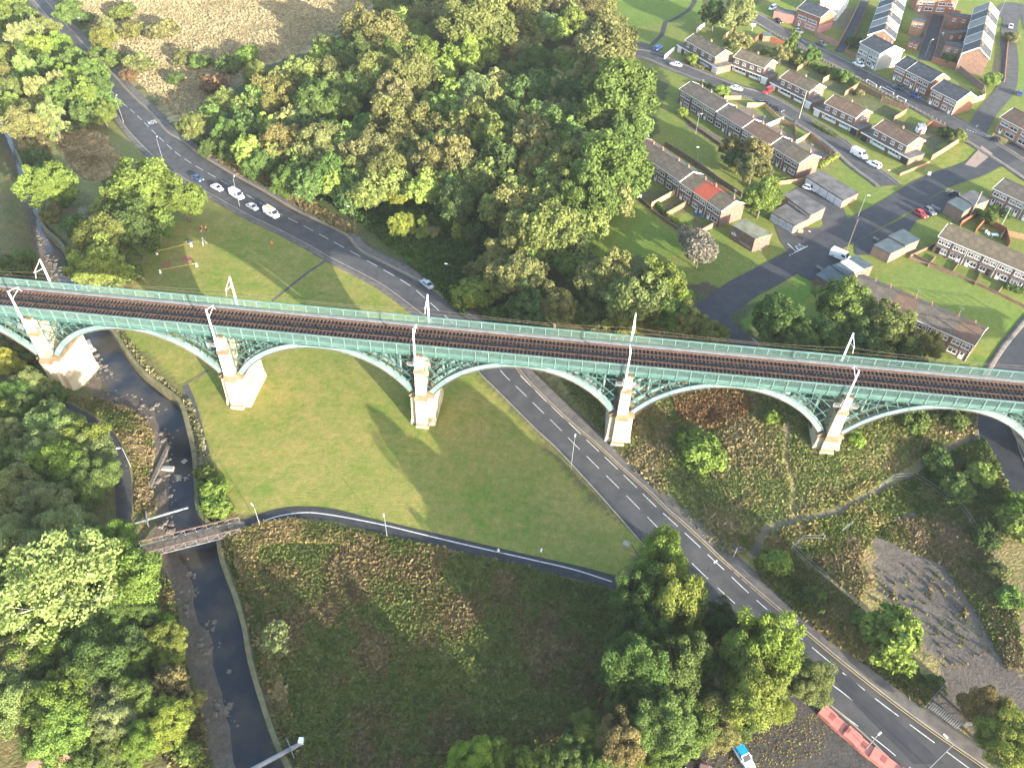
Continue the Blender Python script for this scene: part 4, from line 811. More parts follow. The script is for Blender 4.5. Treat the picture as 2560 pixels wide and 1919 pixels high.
batch(cE, [(870,250,135,b5,'bush0'), (1150,140,170,n5), (1210,330,140,d5), (1390,330,140,o5), (1200,340,90,d5), (1000,370,65,g5,'bush1'), (1700,150,180,n5), (2050,170,150,b5), (2140,270,110,y5), (1890,300,190,o5), (2110,390,120,g5), (1620,390,110,d5), (1790,420,120,o5), (1000,60,130,n5), (1480,60,120,g5), (1600,250,100,d5), (900,120,90,n5,'bush2'), (1080,450,80,d5,'bush1')], 'trees between the wood and the viaduct')
batch(cF, [(180,500,115,o5), (40,420,120,o5), (640,440,180,d5), (760,560,150,d5), (1060,330,185,b5), (1340,480,180,o5), (1570,570,110,o5), (900,500,130,d5), (1180,560,140,d5), (1000,600,120,d5), (1450,620,110,d5)], 'trees behind the long roof')
batch(cF, [(130,1270,160,b5,'bush0'), (30,1180,90,d5,'bush1'), (600,1040,55,b5,'bush1'), (1130,1180,60,'lime','bush2'), (900,1060,70,d5,'bush0'), (1500,1060,110,g5,'bush2'), (1320,1010,80,g5,'bush0'), (1750,1040,100,d5,'bush1'), (1650,1320,100,g5,'bush2'), (1780,1500,110,g5,'bush0'), (1950,1400,90,b5,'bush1'), (2190,1640,120,b5,'bush2')], 'bushes on the scrub bank')
batch(cI, [(1370,800,200,b5,'spiky0'), (615,330,100,b5,'bush0'), (1990,1290,170,'orange','near1'), (2100,1450,200,b5,'near2'), (1650,1110,65,g5,'bush1'), (2150,80,130,b5,'bush0'), (1960,170,100,d5,'bush2'), (2130,560,90,g5,'bush1'), (2030,380,80,n5,'bush2'), (870,560,80,g5,'bush1'), (1150,690,60,g5,'bush0')], 'trees round the gravel yard')
batch(cH, [(2050,370,180,b5,'near0',1.55), (2140,600,200,b5,'near1',1.55), (1940,560,170,d5,'near2',1.55), (1900,1040,200,d5,'near3',1.55), (2150,1000,190,g5,'near0',1.55), (1620,1420,130,b5), (1500,1510,100,g5), (1750,1330,60,b5,'cone0'), (1960,1400,150,g5,'near1',1.55), (1800,1490,150,'tan','near2',1.55), (2100,1370,170,g5,'near3',1.55), (850,1590,140,'lime','near1'), (1000,1560,100,b5), (1340,1620,80,b5), (1900,780,150,d5,'near0',1.55), (1700,1590,130,g5), (2060,1560,150,g5,'near2'), (1880,1230,140,d5,'near2',1.55), (1960,1620,120,b5,'near1'), (1990,820,150,g5,'near1',1.4), (2080,1180,160,g5,'near0',1.4), (2000,1230,140,o5,'near3',1.3), (1900,1430,120,g5,'near2'), (1480,1610,110,g5), (1180,1590,90,b5)], 'trees at the bottom beside the main road')
batch(cI, [(60,620,120,b5), (90,800,110,y5), (280,740,150,d5), (530,900,220,b5,'near2',1.55), (100,1000,150,g5), (480,1160,200,b5,'near0',1.55), (800,1080,165,n5,'near3'), (250,1240,180,n5,'near1'), (100,1360,170,g5), (250,1410,140,'tan'), (30,1480,120,b5), (620,1270,100,b5), (200,1050,120,d5), (360,1060,150,g5,'near3'), (380,1340,120,g5)], 'trees at the bottom beside the main road')
RIV = 'trees of the riverside wood'
batch(cD, [(20,690,100,y5), (180,850,105,p5), (350,1080,150,p5), (500,1170,150,b5), (250,1250,150,p5), (420,1350,165,b5), (600,1280,130,p5), (60,1130,100,'tan'), (100,1500,150,p5), (340,1600,150,p5), (600,1450,150,g5), (130,1000,110,d5), (60,1330,120,d5), (290,870,90,d5,'bush0'), (700,1420,60,g5,'bush1'), (200,1420,110,d5), (440,1540,120,d5), (80,900,110,g5), (30,1000,90,y5)], RIV)
batch(cG, [(100,200,160,p5), (400,120,160,p5), (720,200,150,b5), (820,420,200,b5,'near0'), (100,650,200,y5,'near1'), (720,700,140,g5), (820,840,120,d5), (280,830,190,b5,'near2'), (600,960,200,d5,'near3'), (840,960,110,g5), (110,950,180,p5,'near0'), (90,1200,180,p5,'near1'), (400,1230,200,b5,'near2'), (590,1110,140,'tan'), (420,1420,180,b5,'near3'), (720,1330,150,p5), (850,1210,130,b5), (1050,830,120,b5), (1085,965,85,y5), (1060,715,65,'lime'), (1080,1110,120,'tan','spiky0'), (1215,1215,85,p5), (1100,1360,135,'lime'), (900,1480,120,b5), (580,1620,110,g5), (1200,1560,95,b5,'bush0'), (830,1570,100,d5,'bush1'), (220,450,140,d5), (600,420,150,d5), (250,1060,130,d5), (560,1300,130,d5), (700,560,130,d5), (920,640,100,g5), (260,1480,110,g5), (700,1500,110,g5), (40,420,130,y5), (20,800,120,b5)], RIV)
tree(*cG(400, 480)[0], 330 / K, 'pale', 'sparse1', 1.1, RIV, trunk='pale', noun='sparse poplar with a white trunk')
batch(cD, [(1320,1400,75,g5,'bush0'), (1365,1500,95,b5,'bush1'), (1375,1600,85,b5,'bush2'), (1430,1640,70,y5,'bush0')], 'bushes on the walled river bank')
tree(*cG(1780, 820)[0], 110 / K, 'pale', 'sparse0', 1.0, 'bushes on the walled river bank', trunk='bare')
batch(cA, [(305,1195,155,b5), (960,1250,225,b5), (780,1330,150,b5), (1180,1290,130,b5), (620,1395,95,'grey','bush0'), (480,1440,80,g5,'bush1'), (860,1480,185,d5), (1000,1430,120,g5), (650,1560,190,o5), (330,1390,70,n5,'bush2'), (160,800,115,'tan'), (210,930,80,'tan','bush0'), (225,1030,85,d5,'bush1'), (720,1190,60,d5,'bush2'), (430,1290,60,g5,'bush2'), (560,1480,90,d5,'bush0')], 'riverside trees above the viaduct')
batch(cD, [(650,60,170,y5), (560,60,90,y5), (740,140,120,o5,'bush0'), (600,150,80,'tan','bush1'), (850,110,70,o5,'bush2'), (60,80,120,d5,'bush1'), (150,30,90,g5,'bush0'), (40,200,90,n5,'bush2'), (-30,160,80,d5,'bush1'), (90,560,100,n5,'bush0'), (190,640,100,n5,'bush2'), (60,640,90,d5,'bush1'), (330,900,90,g5,'bush0'), (230,780,100,d5,'bush2')], 'riverside trees above the viaduct')
TL = [(15,25,27), (55,40,27), (98,66,28), (38,85,28), (82,105,28), (128,98,26), (160,130,28), (12,125,28), (55,150,28), (105,150,30), (150,172,28), (196,160,30), (28,195,30), (80,200,30), (130,212,34), (186,212,34), (226,222,26), (70,243,30), (112,253,30), (182,246,30), (225,250,24), (5,60,24), (5,165,28), (120,185,26), (50,120,26), (20,232,30), (215,190,24), (170,190,26), (75,70,24), (62,175,26), (30,5,24), (200,135,20)]
for i, (x, y, r) in enumerate(TL): tree(x * 1.15732, y * 1.15732, r * 1.15, ('bright', 'green', 'olive', 'pale', 'green')[i % 5] if i != 4 else 'yellow', ('far%d' % (i % 5), 'spiky0', 'far%d' % ((i + 2) % 5), 'cone1', 'spiky1')[i % 5], None, 'trees of the wood beside the top of the river')
batch(cA, [(430,90,80,g5), (670,250,90,o5), (690,170,60,p5), (550,120,55,d5,'bush0'), (460,40,60,g5,'bush1'), (1050,200,90,'tan','bush0'), (900,420,90,p5,'bush1'), (1130,510,55,d5,'bush2'), (1590,370,80,b5,'bush0'), (1380,560,90,'red','bush1'), (830,490,60,'red','bush2'), (1180,380,70,o5,'bush0'), (850,200,80,o5,'bush2'), (780,90,70,o5,'bush0'), (1280,400,70,g5,'bush1'), (1470,430,90,g5,'bush2'), (820,60,50,d5,'bush1'), (740,380,70,g5,'bush1'), (640,330,60,g5,'bush2')], 'bushes along the tall grass field')
WP = O(450,250, 560,190, 700,110, 860,40, 1000,10, 1250,20, 1340,90, 1390,200, 1370,320, 1380,400, 1300,470, 1230,560, 1080,560, 1060,430, 900,420, 760,440, 640,390, 520,330)
fr = np.random.default_rng(77); got = []
for _ in range(4000):
    x, y = fr.uniform(450, 1390) * 1.15732, fr.uniform(20, 560) * 1.15732
    if inpoly(np.array([x]), np.array([y]), WP)[0] and all((x - a) ** 2 + ((y - b) * 1.25) ** 2 > 55 ** 2 for a, b in got): got.append((x, y))
parts_ = []
for i, (x, y) in enumerate(got):
    C, T, Bt, sz, tone = RAW['far%d' % fr.integers(5)]; k = fr.integers(0, 4); C, T, Bt, sz, tone = C[k::4], T[k::4], Bt[k::4], sz[k::4] * 1.7, tone[k::4]
    r = fr.uniform(4.0, 6.2); rz_ = r * .95; b_ = P(x, y, r * 1.2); z0 = b_[2]; th = fr.uniform(0, 6.28); c_, s_ = math.cos(th), math.sin(th); Rm = np.array([[c_, -s_, 0], [s_, c_, 0], [0, 0, 1]]); S_ = np.array([r, r, rz_])
    col = np.array(KC[('green', 'dark', 'olive', 'bright', 'green', 'brown')[i % 6]][0]) * fr.uniform(1.15, 1.5); parts_.append(((C * S_) @ Rm.T + np.array([b_[0], b_[1], z0]), T @ Rm.T, Bt @ Rm.T, sz * r, col[None] * (.62 + .8 * tone)[:, None]))
me = quads_mesh('wood_understorey', *[np.concatenate([p[k] for p in parts_]) for k in range(4)], {'col': np.concatenate([p[4] for p in parts_])}, 'tuft')
o = link(bpy.data.objects.new('wood_understorey', me)); o['kind'] = 'stuff'; o['label'] = 'dense leafy understorey filling the gaps between the trees of the wood'
EST = 'trees of the housing estate'
batch(cC, [(225,95,90,d5), (370,100,115,p5), (725,280,60,g5,'cone0'), (650,350,60,p5), (845,360,60,g5), (760,390,60,o5,'bush0'), (390,280,90,'tan','bush1'), (330,310,60,o5,'bush2'), (480,1000,115,n5,'spiky0'), (470,1080,110,n5), (330,960,90,n5,'spiky1'), (380,1030,80,d5), (530,1270,125,b5), (470,1300,70,o5), (270,590,55,b5,'bush0'), (75,385,50,'lime','bush1'), (1060,500,60,g5,'bush0'), (1000,480,50,g5,'bush1'), (930,455,40,d5,'bush2'), (1150,600,35,'tan','bush0'), (900,440,30,'lime','bush2'), (1780,880,60,o5,'bush1'), (1700,850,45,d5,'bush2'), (1990,1390,50,g5), (2030,1340,30,'lime','bush0'), (2010,1430,40,y5,'bush1'), (2090,1380,40,d5,'bush2'), (1910,1370,45,g5,'bush0'), (20,720,40,'lime','bush1'), (50,1470,35,'lime','bush2'), (2000,520,60,b5,'bush0'), (2130,250,50,'tan','bush1'), (1720,390,50,d5,'bush2'), (1120,280,50,d5,'bush1'), (560,340,40,g5,'bush2')], EST)
tree(*O(1512, 540)[0], 52, 'grey', 'sparse0', .8, EST, trunk='bare', noun='twiggy thorn bush', name='bush'); tree(*O(1495, 515)[0], 38, 'grey', 'sparse0', .8, EST, trunk='bare', noun='twiggy thorn bush', name='bush')
# ------------------------------------------------------------------ tufts (uncountable cover)
EXC = [(np.array([p[:2] for p in PW(l)]), w) for l, w in ((cF(2000,1130, 1860,1170, 1700,1250, 1560,1340, 1440,1420, 1200,1540, 1000,1640) + cI(560,110, 470,280), 1.05), (cF(690,1080, 680,1300, 730,1500, 730,1646), .6))]
def tufts(name, label, poly, n, size, cols, seed, h=1.0, nb=4, shape=None, world=False):
    r = np.random.default_rng(seed); w = np.array([p[:2] for p in (poly if world else PW(poly))]); lo, hi = w.min(0), w.max(0); pts = np.zeros((0, 2))
    while len(pts) < n:
        q = r.uniform(lo, hi, (n * 2, 2)); q = q[inpoly(q[:, 0], q[:, 1], [tuple(a) for a in w])]; 
        for l, w_ in EXC: q = q[dist_pl(q[:, 0], q[:, 1], l) > w_]
        pts = np.concatenate([pts, q])
    pts = pts[:n]; cl = vnoise(pts[:, 0], pts[:, 1], 7, seed) * .6 + vnoise(pts[:, 0], pts[:, 1], 2.5, seed + 1) * .4
    sz = size * r.uniform(.5, 1.3, n) * (.55 + .9 * cl); k = np.repeat(np.arange(n), nb); m = len(k)
    N = unit(r.normal(size=(m, 3)) * np.array([1, 1, .7]) + np.array([0, 0, .7])); T, Bt = frames(N, r)
    C = np.concatenate([pts[k] + r.normal(0, .35, (m, 2)) * sz[k][:, None], (hz(pts[k, 0], pts[k, 1]) + sz[k] * h * r.uniform(.15, .75, m))[:, None]], 1)
    cols = np.array(cols); ci = np.clip((cl[k] * 1.25 - .12 + r.normal(0, .12, m)) * len(cols), 0, len(cols) - 1e-3).astype(int); col = cols[ci] * r.uniform(.84, 1.16, (m, 1))
    me = quads_mesh(name, C, T, Bt, sz[k] * r.uniform(.3, .6, m), {'col': col}, 'tuft', 1.7)
    o = link(bpy.data.objects.new(name, me)); o['kind'] = 'stuff'; o['label'] = label; return o
tufts('scrub', 'dark tangled brown and green scrub in the shaded field', O(505,1160, 560,1136, 640,1128, 820,1160, 1100,1215, 1320,1275, 1330,1450, 1290,1600, 1200,1700, 640,1700, 610,1580, 560,1440, 525,1240), 34000, .46, [(.085, .11, .034), (.12, .15, .04), (.15, .165, .05), (.17, .125, .06), (.23, .18, .085)], 1, h=.5)
tufts('long_grass', 'pale long grass at the edge of the shaded field', O(500,1150, 560,1130, 640,1122, 820,1154, 960,1185, 960,1200, 820,1180, 640,1170, 560,1180, 545,1240, 600,1440, 660,1650, 610,1700, 545,1440, 515,1230), 11000, .4, [(.09, .12, .035), (.16, .16, .05), (.24, .19, .08), (.3, .23, .11)], 2)
tufts('scrub', 'mixed tan and green scrub on the bank below the viaduct', O(1240,860, 1330,975, 1420,1060, 1560,1200, 1640,1190, 1800,1100, 1960,1020, 2110,930, 2110,860, 1900,840, 1700,800, 1500,770, 1180,770), 27000, .47, [(.11, .15, .042), (.15, .185, .055), (.21, .21, .075), (.26, .215, .10), (.33, .27, .14)], 3, h=.5)
tufts('rusty_weeds', 'rust-brown dried weeds under the arch', cF(-60,880, 100,860, 330,855, 470,940, 390,1060, 200,1110, 0,1020), 5500, .55, [(.20, .125, .06), (.25, .14, .07), (.19, .15, .065)], 4, h=.5)
tufts('scrub', 'grassy scrub strip beside the lower road', cI(300,130, 470,280, 520,430, 760,660, 1000,850, 1200,980, 1560,1250, 1620,1180, 1500,960, 1240,700, 1000,490, 720,260, 700,180), 14000, .45, [(.08, .11, .03), (.13, .15, .04), (.21, .19, .07), (.28, .22, .1)], 5, h=.6)
tufts('weeds', 'rough weeds round the gravel yard', cI(720,240, 900,180, 1100,90, 1300,60, 1700,20, 2000,280, 2150,600, 2212,1000, 2100,1000, 1900,620, 1700,330, 1250,150, 1150,300, 1190,480, 1150,560, 1000,440), 13000, .48, [(.08, .11, .03), (.13, .15, .045), (.21, .17, .08), (.27, .2, .12)], 6, h=.6)
tufts('weeds', 'leafy undergrowth above the road under the arch', cF(1200,1500, 1560,1340, 1950,1170, 2130,1560, 2212,1800, 1900,1800, 1500,1640), 14000, .52, [(.055, .085, .026), (.075, .115, .03), (.11, .14, .04), (.17, .17, .065)], 7, h=.7)
tufts('weeds', 'grassy weeds between the earth path and the yard', O(1680,1160, 1720,1115, 1800,1072, 1900,1036, 1960,1030, 1975,1100, 1900,1130, 1860,1190, 1760,1180), 3000, .6, [(.11, .15, .04), (.17, .19, .055), (.24, .21, .08)], 18, h=.5)
tufts('weeds', 'sparse tufts on the gravel yard', cI(1180,330, 1700,330, 1900,640, 2050,900, 1700,1050, 1550,650, 1200,560), 110, .5, [(.09, .12, .03), (.14, .12, .05), (.2, .15, .08)], 8)
tufts('riverside_weeds', 'weeds along the far river bank', cD(430,900, 620,920, 850,1000, 960,1110, 985,1250, 950,1450, 990,1646, 880,1646, 875,1400, 830,1230, 740,1110, 640,1020, 530,960) , 10000, .45, [(.07, .10, .03), (.12, .14, .04), (.2, .16, .07), (.26, .2, .11)], 9)
tufts('riverside_weeds', 'weeds between the far bank trees and mud', cG(960,330, 1080,450, 1150,700, 1195,1000, 1280,1270, 1350,1640, 1100,1640, 1000,1300, 950,800), 9000, .48, [(.06, .09, .025), (.11, .13, .04), (.2, .17, .07), (.15, .12, .06)], 10)
tufts('wall_weeds', 'pale weeds growing along the river wall', cD(740,455, 920,720, 1080,870, 1190,960, 1255,1180, 1290,1330, 1310,1560, 1340,1560, 1310,1180, 1220,940, 1100,840, 960,720, 770,455) + [], 2500, .4, [(.12, .14, .05), (.2, .19, .09), (.3, .27, .15)], 11)
tufts('wall_weeds', 'green and tan weeds along the lower river wall', cG(1330,60, 1440,150, 1460,330, 1550,560, 1610,760, 1650,980, 1730,1250, 1850,1600, 1890,1600, 1770,1250, 1690,980, 1650,760, 1590,560, 1500,320, 1470,140, 1390,60), 3500, .55, [(.07, .10, .03), (.13, .13, .04), (.22, .17, .08)], 12)
tufts('tall_grass', 'pale straw-coloured tall grass field at the top', O(95,-40, 870,-40, 790,20, 700,85, 640,115, 560,145, 490,180, 440,220, 400,265, 380,250, 300,180, 200,60), 30000, .6, [(.26, .21, .11), (.31, .25, .14), (.34, .28, .16), (.37, .31, .18)], 13, nb=3, h=.6)
tufts('tall_grass', 'small oval patch of straw grass left unmown', O(120,303, 150,289, 188,282, 230,297, 240,320, 262,347, 298,372, 268,388, 200,390, 165,373, 140,333), 3500, .7, [(.2, .15, .07), (.3, .23, .12), (.38, .30, .16)], 14)
tufts('undergrowth', 'green brambles on the bank above the road', O(640,390, 760,470, 880,560, 960,640, 1000,680, 1050,640, 1060,560, 1040,480, 900,440, 760,420), 12000, .9, [(.035, .065, .018), (.055, .10, .022), (.08, .13, .03)], 15)
tufts('undergrowth', 'tan verge weeds along the wood edge', O(395,270, 430,320, 520,380, 600,420, 700,480, 760,510, 775,500, 700,455, 600,395, 520,345, 440,290), 4000, .6, [(.1, .1, .035), (.17, .14, .06), (.24, .18, .1)], 16)
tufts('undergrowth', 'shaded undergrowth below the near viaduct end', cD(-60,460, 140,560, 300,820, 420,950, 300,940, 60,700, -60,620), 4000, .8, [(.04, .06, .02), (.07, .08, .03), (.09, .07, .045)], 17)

for i, (x, y, r) in enumerate([(640,1960,75),(760,1950,80),(880,1930,85),(1000,1940,85),(1120,1930,80),(1230,1950,85),(700,2080,80),(850,2090,85),(1000,2080,85),(1150,2080,85),(1300,2080,80),(1420,2050,75),(1340,1960,70)]):
    tree(x * 1.15732, y * 1.15732, r * 1.15, ('green', 'olive', 'dark', 'bright')[i % 4], 'near%d' % (i % 4), 1.25, 'trees just below the edge of the scrub field')
# ------------------------------------------------------------------ houses
WC = {}
def winmesh(w, h, kind='double'):
    k = (round(w, 2), round(h, 2), kind)
    if k not in WC:
        f = MB(); t = .09; y0, y1 = -.06, .02
        f.box(0, w, y0, y1, 0, t); f.box(0, w, y0, y1, h - t, h); f.box(0, t, y0, y1, t, h - t); f.box(w - t, w, y0, y1, t, h - t)
        n = {'double': 2, 'triple': 3, 'single': 1, 'multi': 5}[kind]
        for i in range(1, n): f.box(w * i / n - .035, w * i / n + .035, y0, y1, t, h - t)
        if kind != 'single': f.box(t, w - t, y0 + .01, y1 - .01, h * .68, h * .68 + .05)
        f.box(-.08, w + .08, -.12, .02, -.07, -.002)
        p = MB(); p.add([(t, -.015, t), (w - t, -.015, t), (w - t, -.015, h - t), (t, -.015, h - t)], [(0, 1, 2, 3)])
        WC[k] = (f.mesh('window', 'white'), p.mesh('pane', 'glass'), p.mesh('pane', 'curtain'))
    return WC[k]
def window(par, x, z, w, h, kind='double', y=0.0, rot=0.0, loc=None):
    a, b, c = winmesh(w, h, kind); o = link(bpy.data.objects.new('window', a), par); o.location = loc or (x, y, z); o.rotation_euler = (0, 0, rot)
    link(bpy.data.objects.new('pane', b if rng.random() < .55 else c), o)
DM = {}
def door(par, x, z, w=.95, h=2.05, m='white', y=0.0, rot=0.0, loc=None, nm='door'):
    k = (w, h, m)
    if k not in DM:
        d = MB(); d.box(0, w, -.07, .03, 0, h); 
        if w < 1.5: d.box(w * .2, w * .8, -.08, -.07, h * .55, h * .9, 1); d.box(w * .82, w * .9, -.11, -.07, h * .45, h * .5, 2)
        else:
            for i in range(1, 5): d.box(.05, w - .05, -.085, -.07, h * i / 5 - .02, h * i / 5 + .02, 1 if m == 'garage_black' else 2)
        DM[k] = d.mesh(nm, [m, 'glass' if w < 1.5 else 'dark_metal', 'grey_metal'])
    o = link(bpy.data.objects.new(nm, DM[k]), par); o.location = loc or (x, y, z); o.rotation_euler = (0, 0, rot)
def flat(par, nm, m, x0, x1, y0, y1, z0, z1): return MB().box(x0, x1, y0, y1, z0, z1).build(nm, m, par)
def body(e, w, d, eave, rise, wall, roof, endL, endR, plinth=None, wtop=None, ov=.22, split=None):
    m = MB(); b = -1.6
    prof = [(0, b), (d, b), (d, eave), (d / 2, eave + rise), (0, eave)]
    vs = [(0, y, z) for y, z in prof] + [(w, y, z) for y, z in prof]
    m.add(vs, [(0, 4, 3, 2, 1), (5, 6, 7, 8, 9), (0, 5, 9, 4), (1, 2, 7, 6), (0, 1, 6, 5)]); m.build('wall', wall, e)
    if split: MB().box(-.02, w + .02, -.02, d + .02, -1.5, split[1]).build('lower_wall', split[0], e)
    r = MB(); x0, x1 = (-.2 if endL else .0), (w + .2 if endR else w); k = rise / (d / 2); th = .14
    for a, c in ((-ov, d / 2), (d + ov, d / 2)):
        z0 = eave - k * ov + .05; z1 = eave + rise + .05
        pts = [(x0, a, z0), (x1, a, z0), (x1, c, z1), (x0, c, z1)]
        if a > c: pts = [pts[3], pts[2], pts[1], pts[0]]
        r.hexa(pts + [(p[0], p[1], p[2] + th) for p in pts])
    rf = r.build('roof', roof, e); MB().beam((x0, d / 2, eave + rise + th + .06), (x1, d / 2, eave + rise + th + .06), .28, .1).build('ridge', roof, rf)
    bb = MB()
    for flag, x in ((endL, x0 - .03), (endR, x1 + .03)):
        if flag:
            for a, c in ((-ov - .05, d / 2), (d + ov + .05, d / 2)): bb.beam((x, a, eave - k * ov + .02), (x, c, eave + rise + .06), .07, .34)
    bb.beam((x0, -ov - .03, eave - k * ov + .02), (x1, -ov - .03, eave - k * ov + .02), .08, .18); bb.beam((x0, d + ov + .03, eave - k * ov + .02), (x1, d + ov + .03, eave - k * ov + .02), .08, .18)
    bb.build('bargeboard', 'white', rf)
    return rf
def chimney(par, x, y, z, w=.5, h=1.2, m='brick', pots=1):
    c = MB(); c.box(x - w / 2, x + w / 2, y - .3, y + .3, z - .8, z + h); c.box(x - w / 2 - .06, x + w / 2 + .06, y - .36, y + .36, z + h, z + h + .1); o = c.build('chimney', m, par)
    for i in range(pots): MB().tube((x - w / 2 + w * (i + .5) / pots, y, z + h + .1), (x - w / 2 + w * (i + .5) / pots, y, z + h + .5), .12, .1, 8).build('chimney_pot', 'brick_orange' if m != 'white' else 'white', o)
def aerial(par, x, y, z):
    a = MB(); a.tube((x, y, z), (x, y, z + 2.0), .03, .03, 5); a.beam((x - .6, y, z + 1.9), (x + .6, y, z + 1.9), .04, .04)
    for i in range(5): a.beam((x - .5 + .25 * i, y - .3, z + 1.9), (x - .5 + .25 * i, y + .3, z + 1.9), .03, .03)
    a.build('aerial', 'grey_metal', par)
def front_frame(A, Bq, h):   # px of front eave corners (left,right), height above ground -> base origin, angle, length
    a, b = P(*A, h), P(*Bq, h); d = b - a; ang = math.atan2(d[1], d[0]); return a, b, ang, float(np.hypot(d[0], d[1]))
def row(name, A, Bq, n, depth, eave, rise, roofs, wall, label, group, steps=(), doorcols=('white',), seed=1, bay=(), back=False, porch=True, rear=True, cat='house', chim='brick', pots=1, namef=None, winkind='double', split=None, zfix=None, skipw=False):
    a, b, ang, L = front_frame(A, Bq, eave); w = L / n; c, s = math.cos(ang), math.sin(ang); rs = random.Random(seed); g0 = a[2] - eave if zfix is None else zfix; g1 = b[2] - eave if zfix is None else zfix
    for i in range(n):
        t = (i + .5) / n; blk = sum(1 for q in steps if i >= q); nb = len(steps) + 1
        lo = ([0] + list(steps))[blk]; hi = (list(steps) + [n])[blk]; tz = (lo + hi) / 2 / n
        z = g0 + (g1 - g0) * tz; x, y = a[0] + c * w * i, a[1] + s * w * i
        e = empty(name, (x, y, z), ang); tag(e, label(i, n), cat, group)
        endL, endR = i == lo, i == hi - 1
        rf = body(e, w, depth, eave, rise, wall if not isinstance(wall, list) else wall[i % len(wall)], roofs[i % len(roofs)], endL, endR, split=split)
        if not skipw:
            flip = i % 2; wl = w * .36; gap = w * .1
            for k in (0, 1): window(e, gap + k * (w - 2 * gap - wl), 3.1 if eave > 4.6 else 2.9, wl, 1.15, winkind)
            dx = (.18 * w if not flip else w - .18 * w - .95); wx = (w * .48 if not flip else w * .1)
            door(e, dx, .15, m=doorcols[i % len(doorcols)]); window(e, wx, .75, w * .4, 1.35, 'multi' if i in bay else winkind)
            if porch: flat(e, 'porch_canopy', 'felt', dx - .35, dx + 1.3, -.75, -.02, 2.35, 2.47)
            if rear:
                for k in (0, 1): window(e, 0, 0, w * .3, 1.1, winkind, rot=math.pi, loc=(w * .42 + k * w * .45, depth, 3.1))
                door(e, 0, .15, rot=math.pi, loc=(w * .5, depth, .15))
        MB().beam((w - .06, -.06, 0), (w - .06, -.06, eave - .1), .09, .09).build('downpipe', 'white' if i % 2 else 'dark_metal', e)
        if chim: chimney(rf, w * .5 if i % 2 else w * .75, depth / 2 + .9, eave + rise - .35, .5, .75, chim, pots)
        if rs.random() < .3 and chim: aerial(rf, w * .5 if i % 2 else w * .75, depth / 2 + .9, eave + rise + .4)
    return a, b, ang, w
rowlab = lambda txt, far, near: (lambda i, n: '%s, %s from %s' % (txt, ORD[i] if i < (n + 1) // 2 else ORD[n - 1 - i], far if i < (n + 1) // 2 else near))
pc = lambda *v: cC(*v)[0]
row('terrace_house', pc(2, 572), pc(768, 1052), 9, 8.3, 4.95, 1.75, ['tile_grey', 'tile_grey', 'tile_grey', 'tile_grey', 'tile_pink', 'tile_brown', 'tile_brown', 'tile_grey', 'tile_olive'], 'brick', rowlab('brown brick terrace house of the upper row', 'the wood end', 'the white garages'), 'upper terrace of brick houses', (4, 6, 8) if False else (3, 5, 7), seed=3, bay=(4,), chim='brick_dim')
row('terrace_house', c4(85, 195)[0], c4(1350, 1095)[0], 7, 8.3, 4.95, 1.75, ['tile_pink', 'tile_grey', 'tile_grey', 'tile_grey', 'tile_olive', 'tile_red', 'tile_olive'], 'brick', (lambda i, n: 'red-roofed brick terrace house between two dark-roofed neighbours' if i == 5 else rowlab('brown brick terrace house of the lower row', 'the wood', 'the graffiti-marked hut')(i, n)), 'lower terrace of brick houses', (4,), seed=5, chim='brick')
row('terrace_house', c6(597, 668)[0], cF(2330, 210)[0] if False else c6(1330, 975)[0], 6, 8.0, 4.9, 1.9, ['tile_olive'], 'brick_dim', rowlab('terrace house with moss-stained roof facing the estate lawn', 'the twin dark garages', 'the edge of the photo'), 'terrace facing the estate lawn', (), ('garage_black', 'white', 'white'), seed=7, chim=None)
row('terrace_house', c6(1030, 290)[0], c6(1420, 470)[0], 3, 8.0, 4.9, 1.9, ['tile_grey'], 'brick_dim', rowlab('pale brick terrace house behind the clipped conifers', 'the road junction', 'the edge of the photo'), 'terrace behind the conifers', (), seed=8, chim=None)
row('terrace_house', cF(1085, 215)[0], cF(1893, 572)[0], 6, 8.2, 4.9, 1.8, ['tile_grey', 'tile_grey', 'tile_brown'], 'brick', rowlab('long-roofed brick terrace house half hidden by trees', 'the flat-roofed garages', 'the dark road under the viaduct'), 'terrace just behind the viaduct', (), seed=9, chim='brick')
row('brick_house', pc(1385, 418), pc(1612, 528), 3, 8.5, 5.0, 2.3, ['slate'], 'brick_red', rowlab('newer red brick house on the verge road', 'the pale rendered house', 'the second slate-roofed pair'), 'newer red brick houses', (1,), seed=10, chim=None)
row('brick_house', pc(1620, 570), pc(1785, 652), 2, 8.5, 5.0, 2.3, ['slate'], 'brick_red', rowlab('slate-roofed red brick house of the detached pair', 'the narrow side passage', 'the timber-fenced corner'), 'newer red brick houses', (), seed=11, chim=None)
row('brick_house', pc(2068, 745), pc(2330, 905), 2, 8.5, 5.0, 2.3, ['tile_brown', 'tile_red'], 'brick_orange', rowlab('orange brick house beside the road junction', 'the side road', 'the edge of the photo'), 'orange brick pair', (), seed=12, chim=None)
row('rendered_house', pc(1160, 278), pc(1290, 345), 2, 10.5, 6.2, 2.2, ['slate'], 'render_grey', rowlab('tall grey rendered end house with slate roof', 'the narrow back lane', 'the red brick houses'), 'grey rendered end houses', (), seed=13, chim='brick_orange', pots=4)
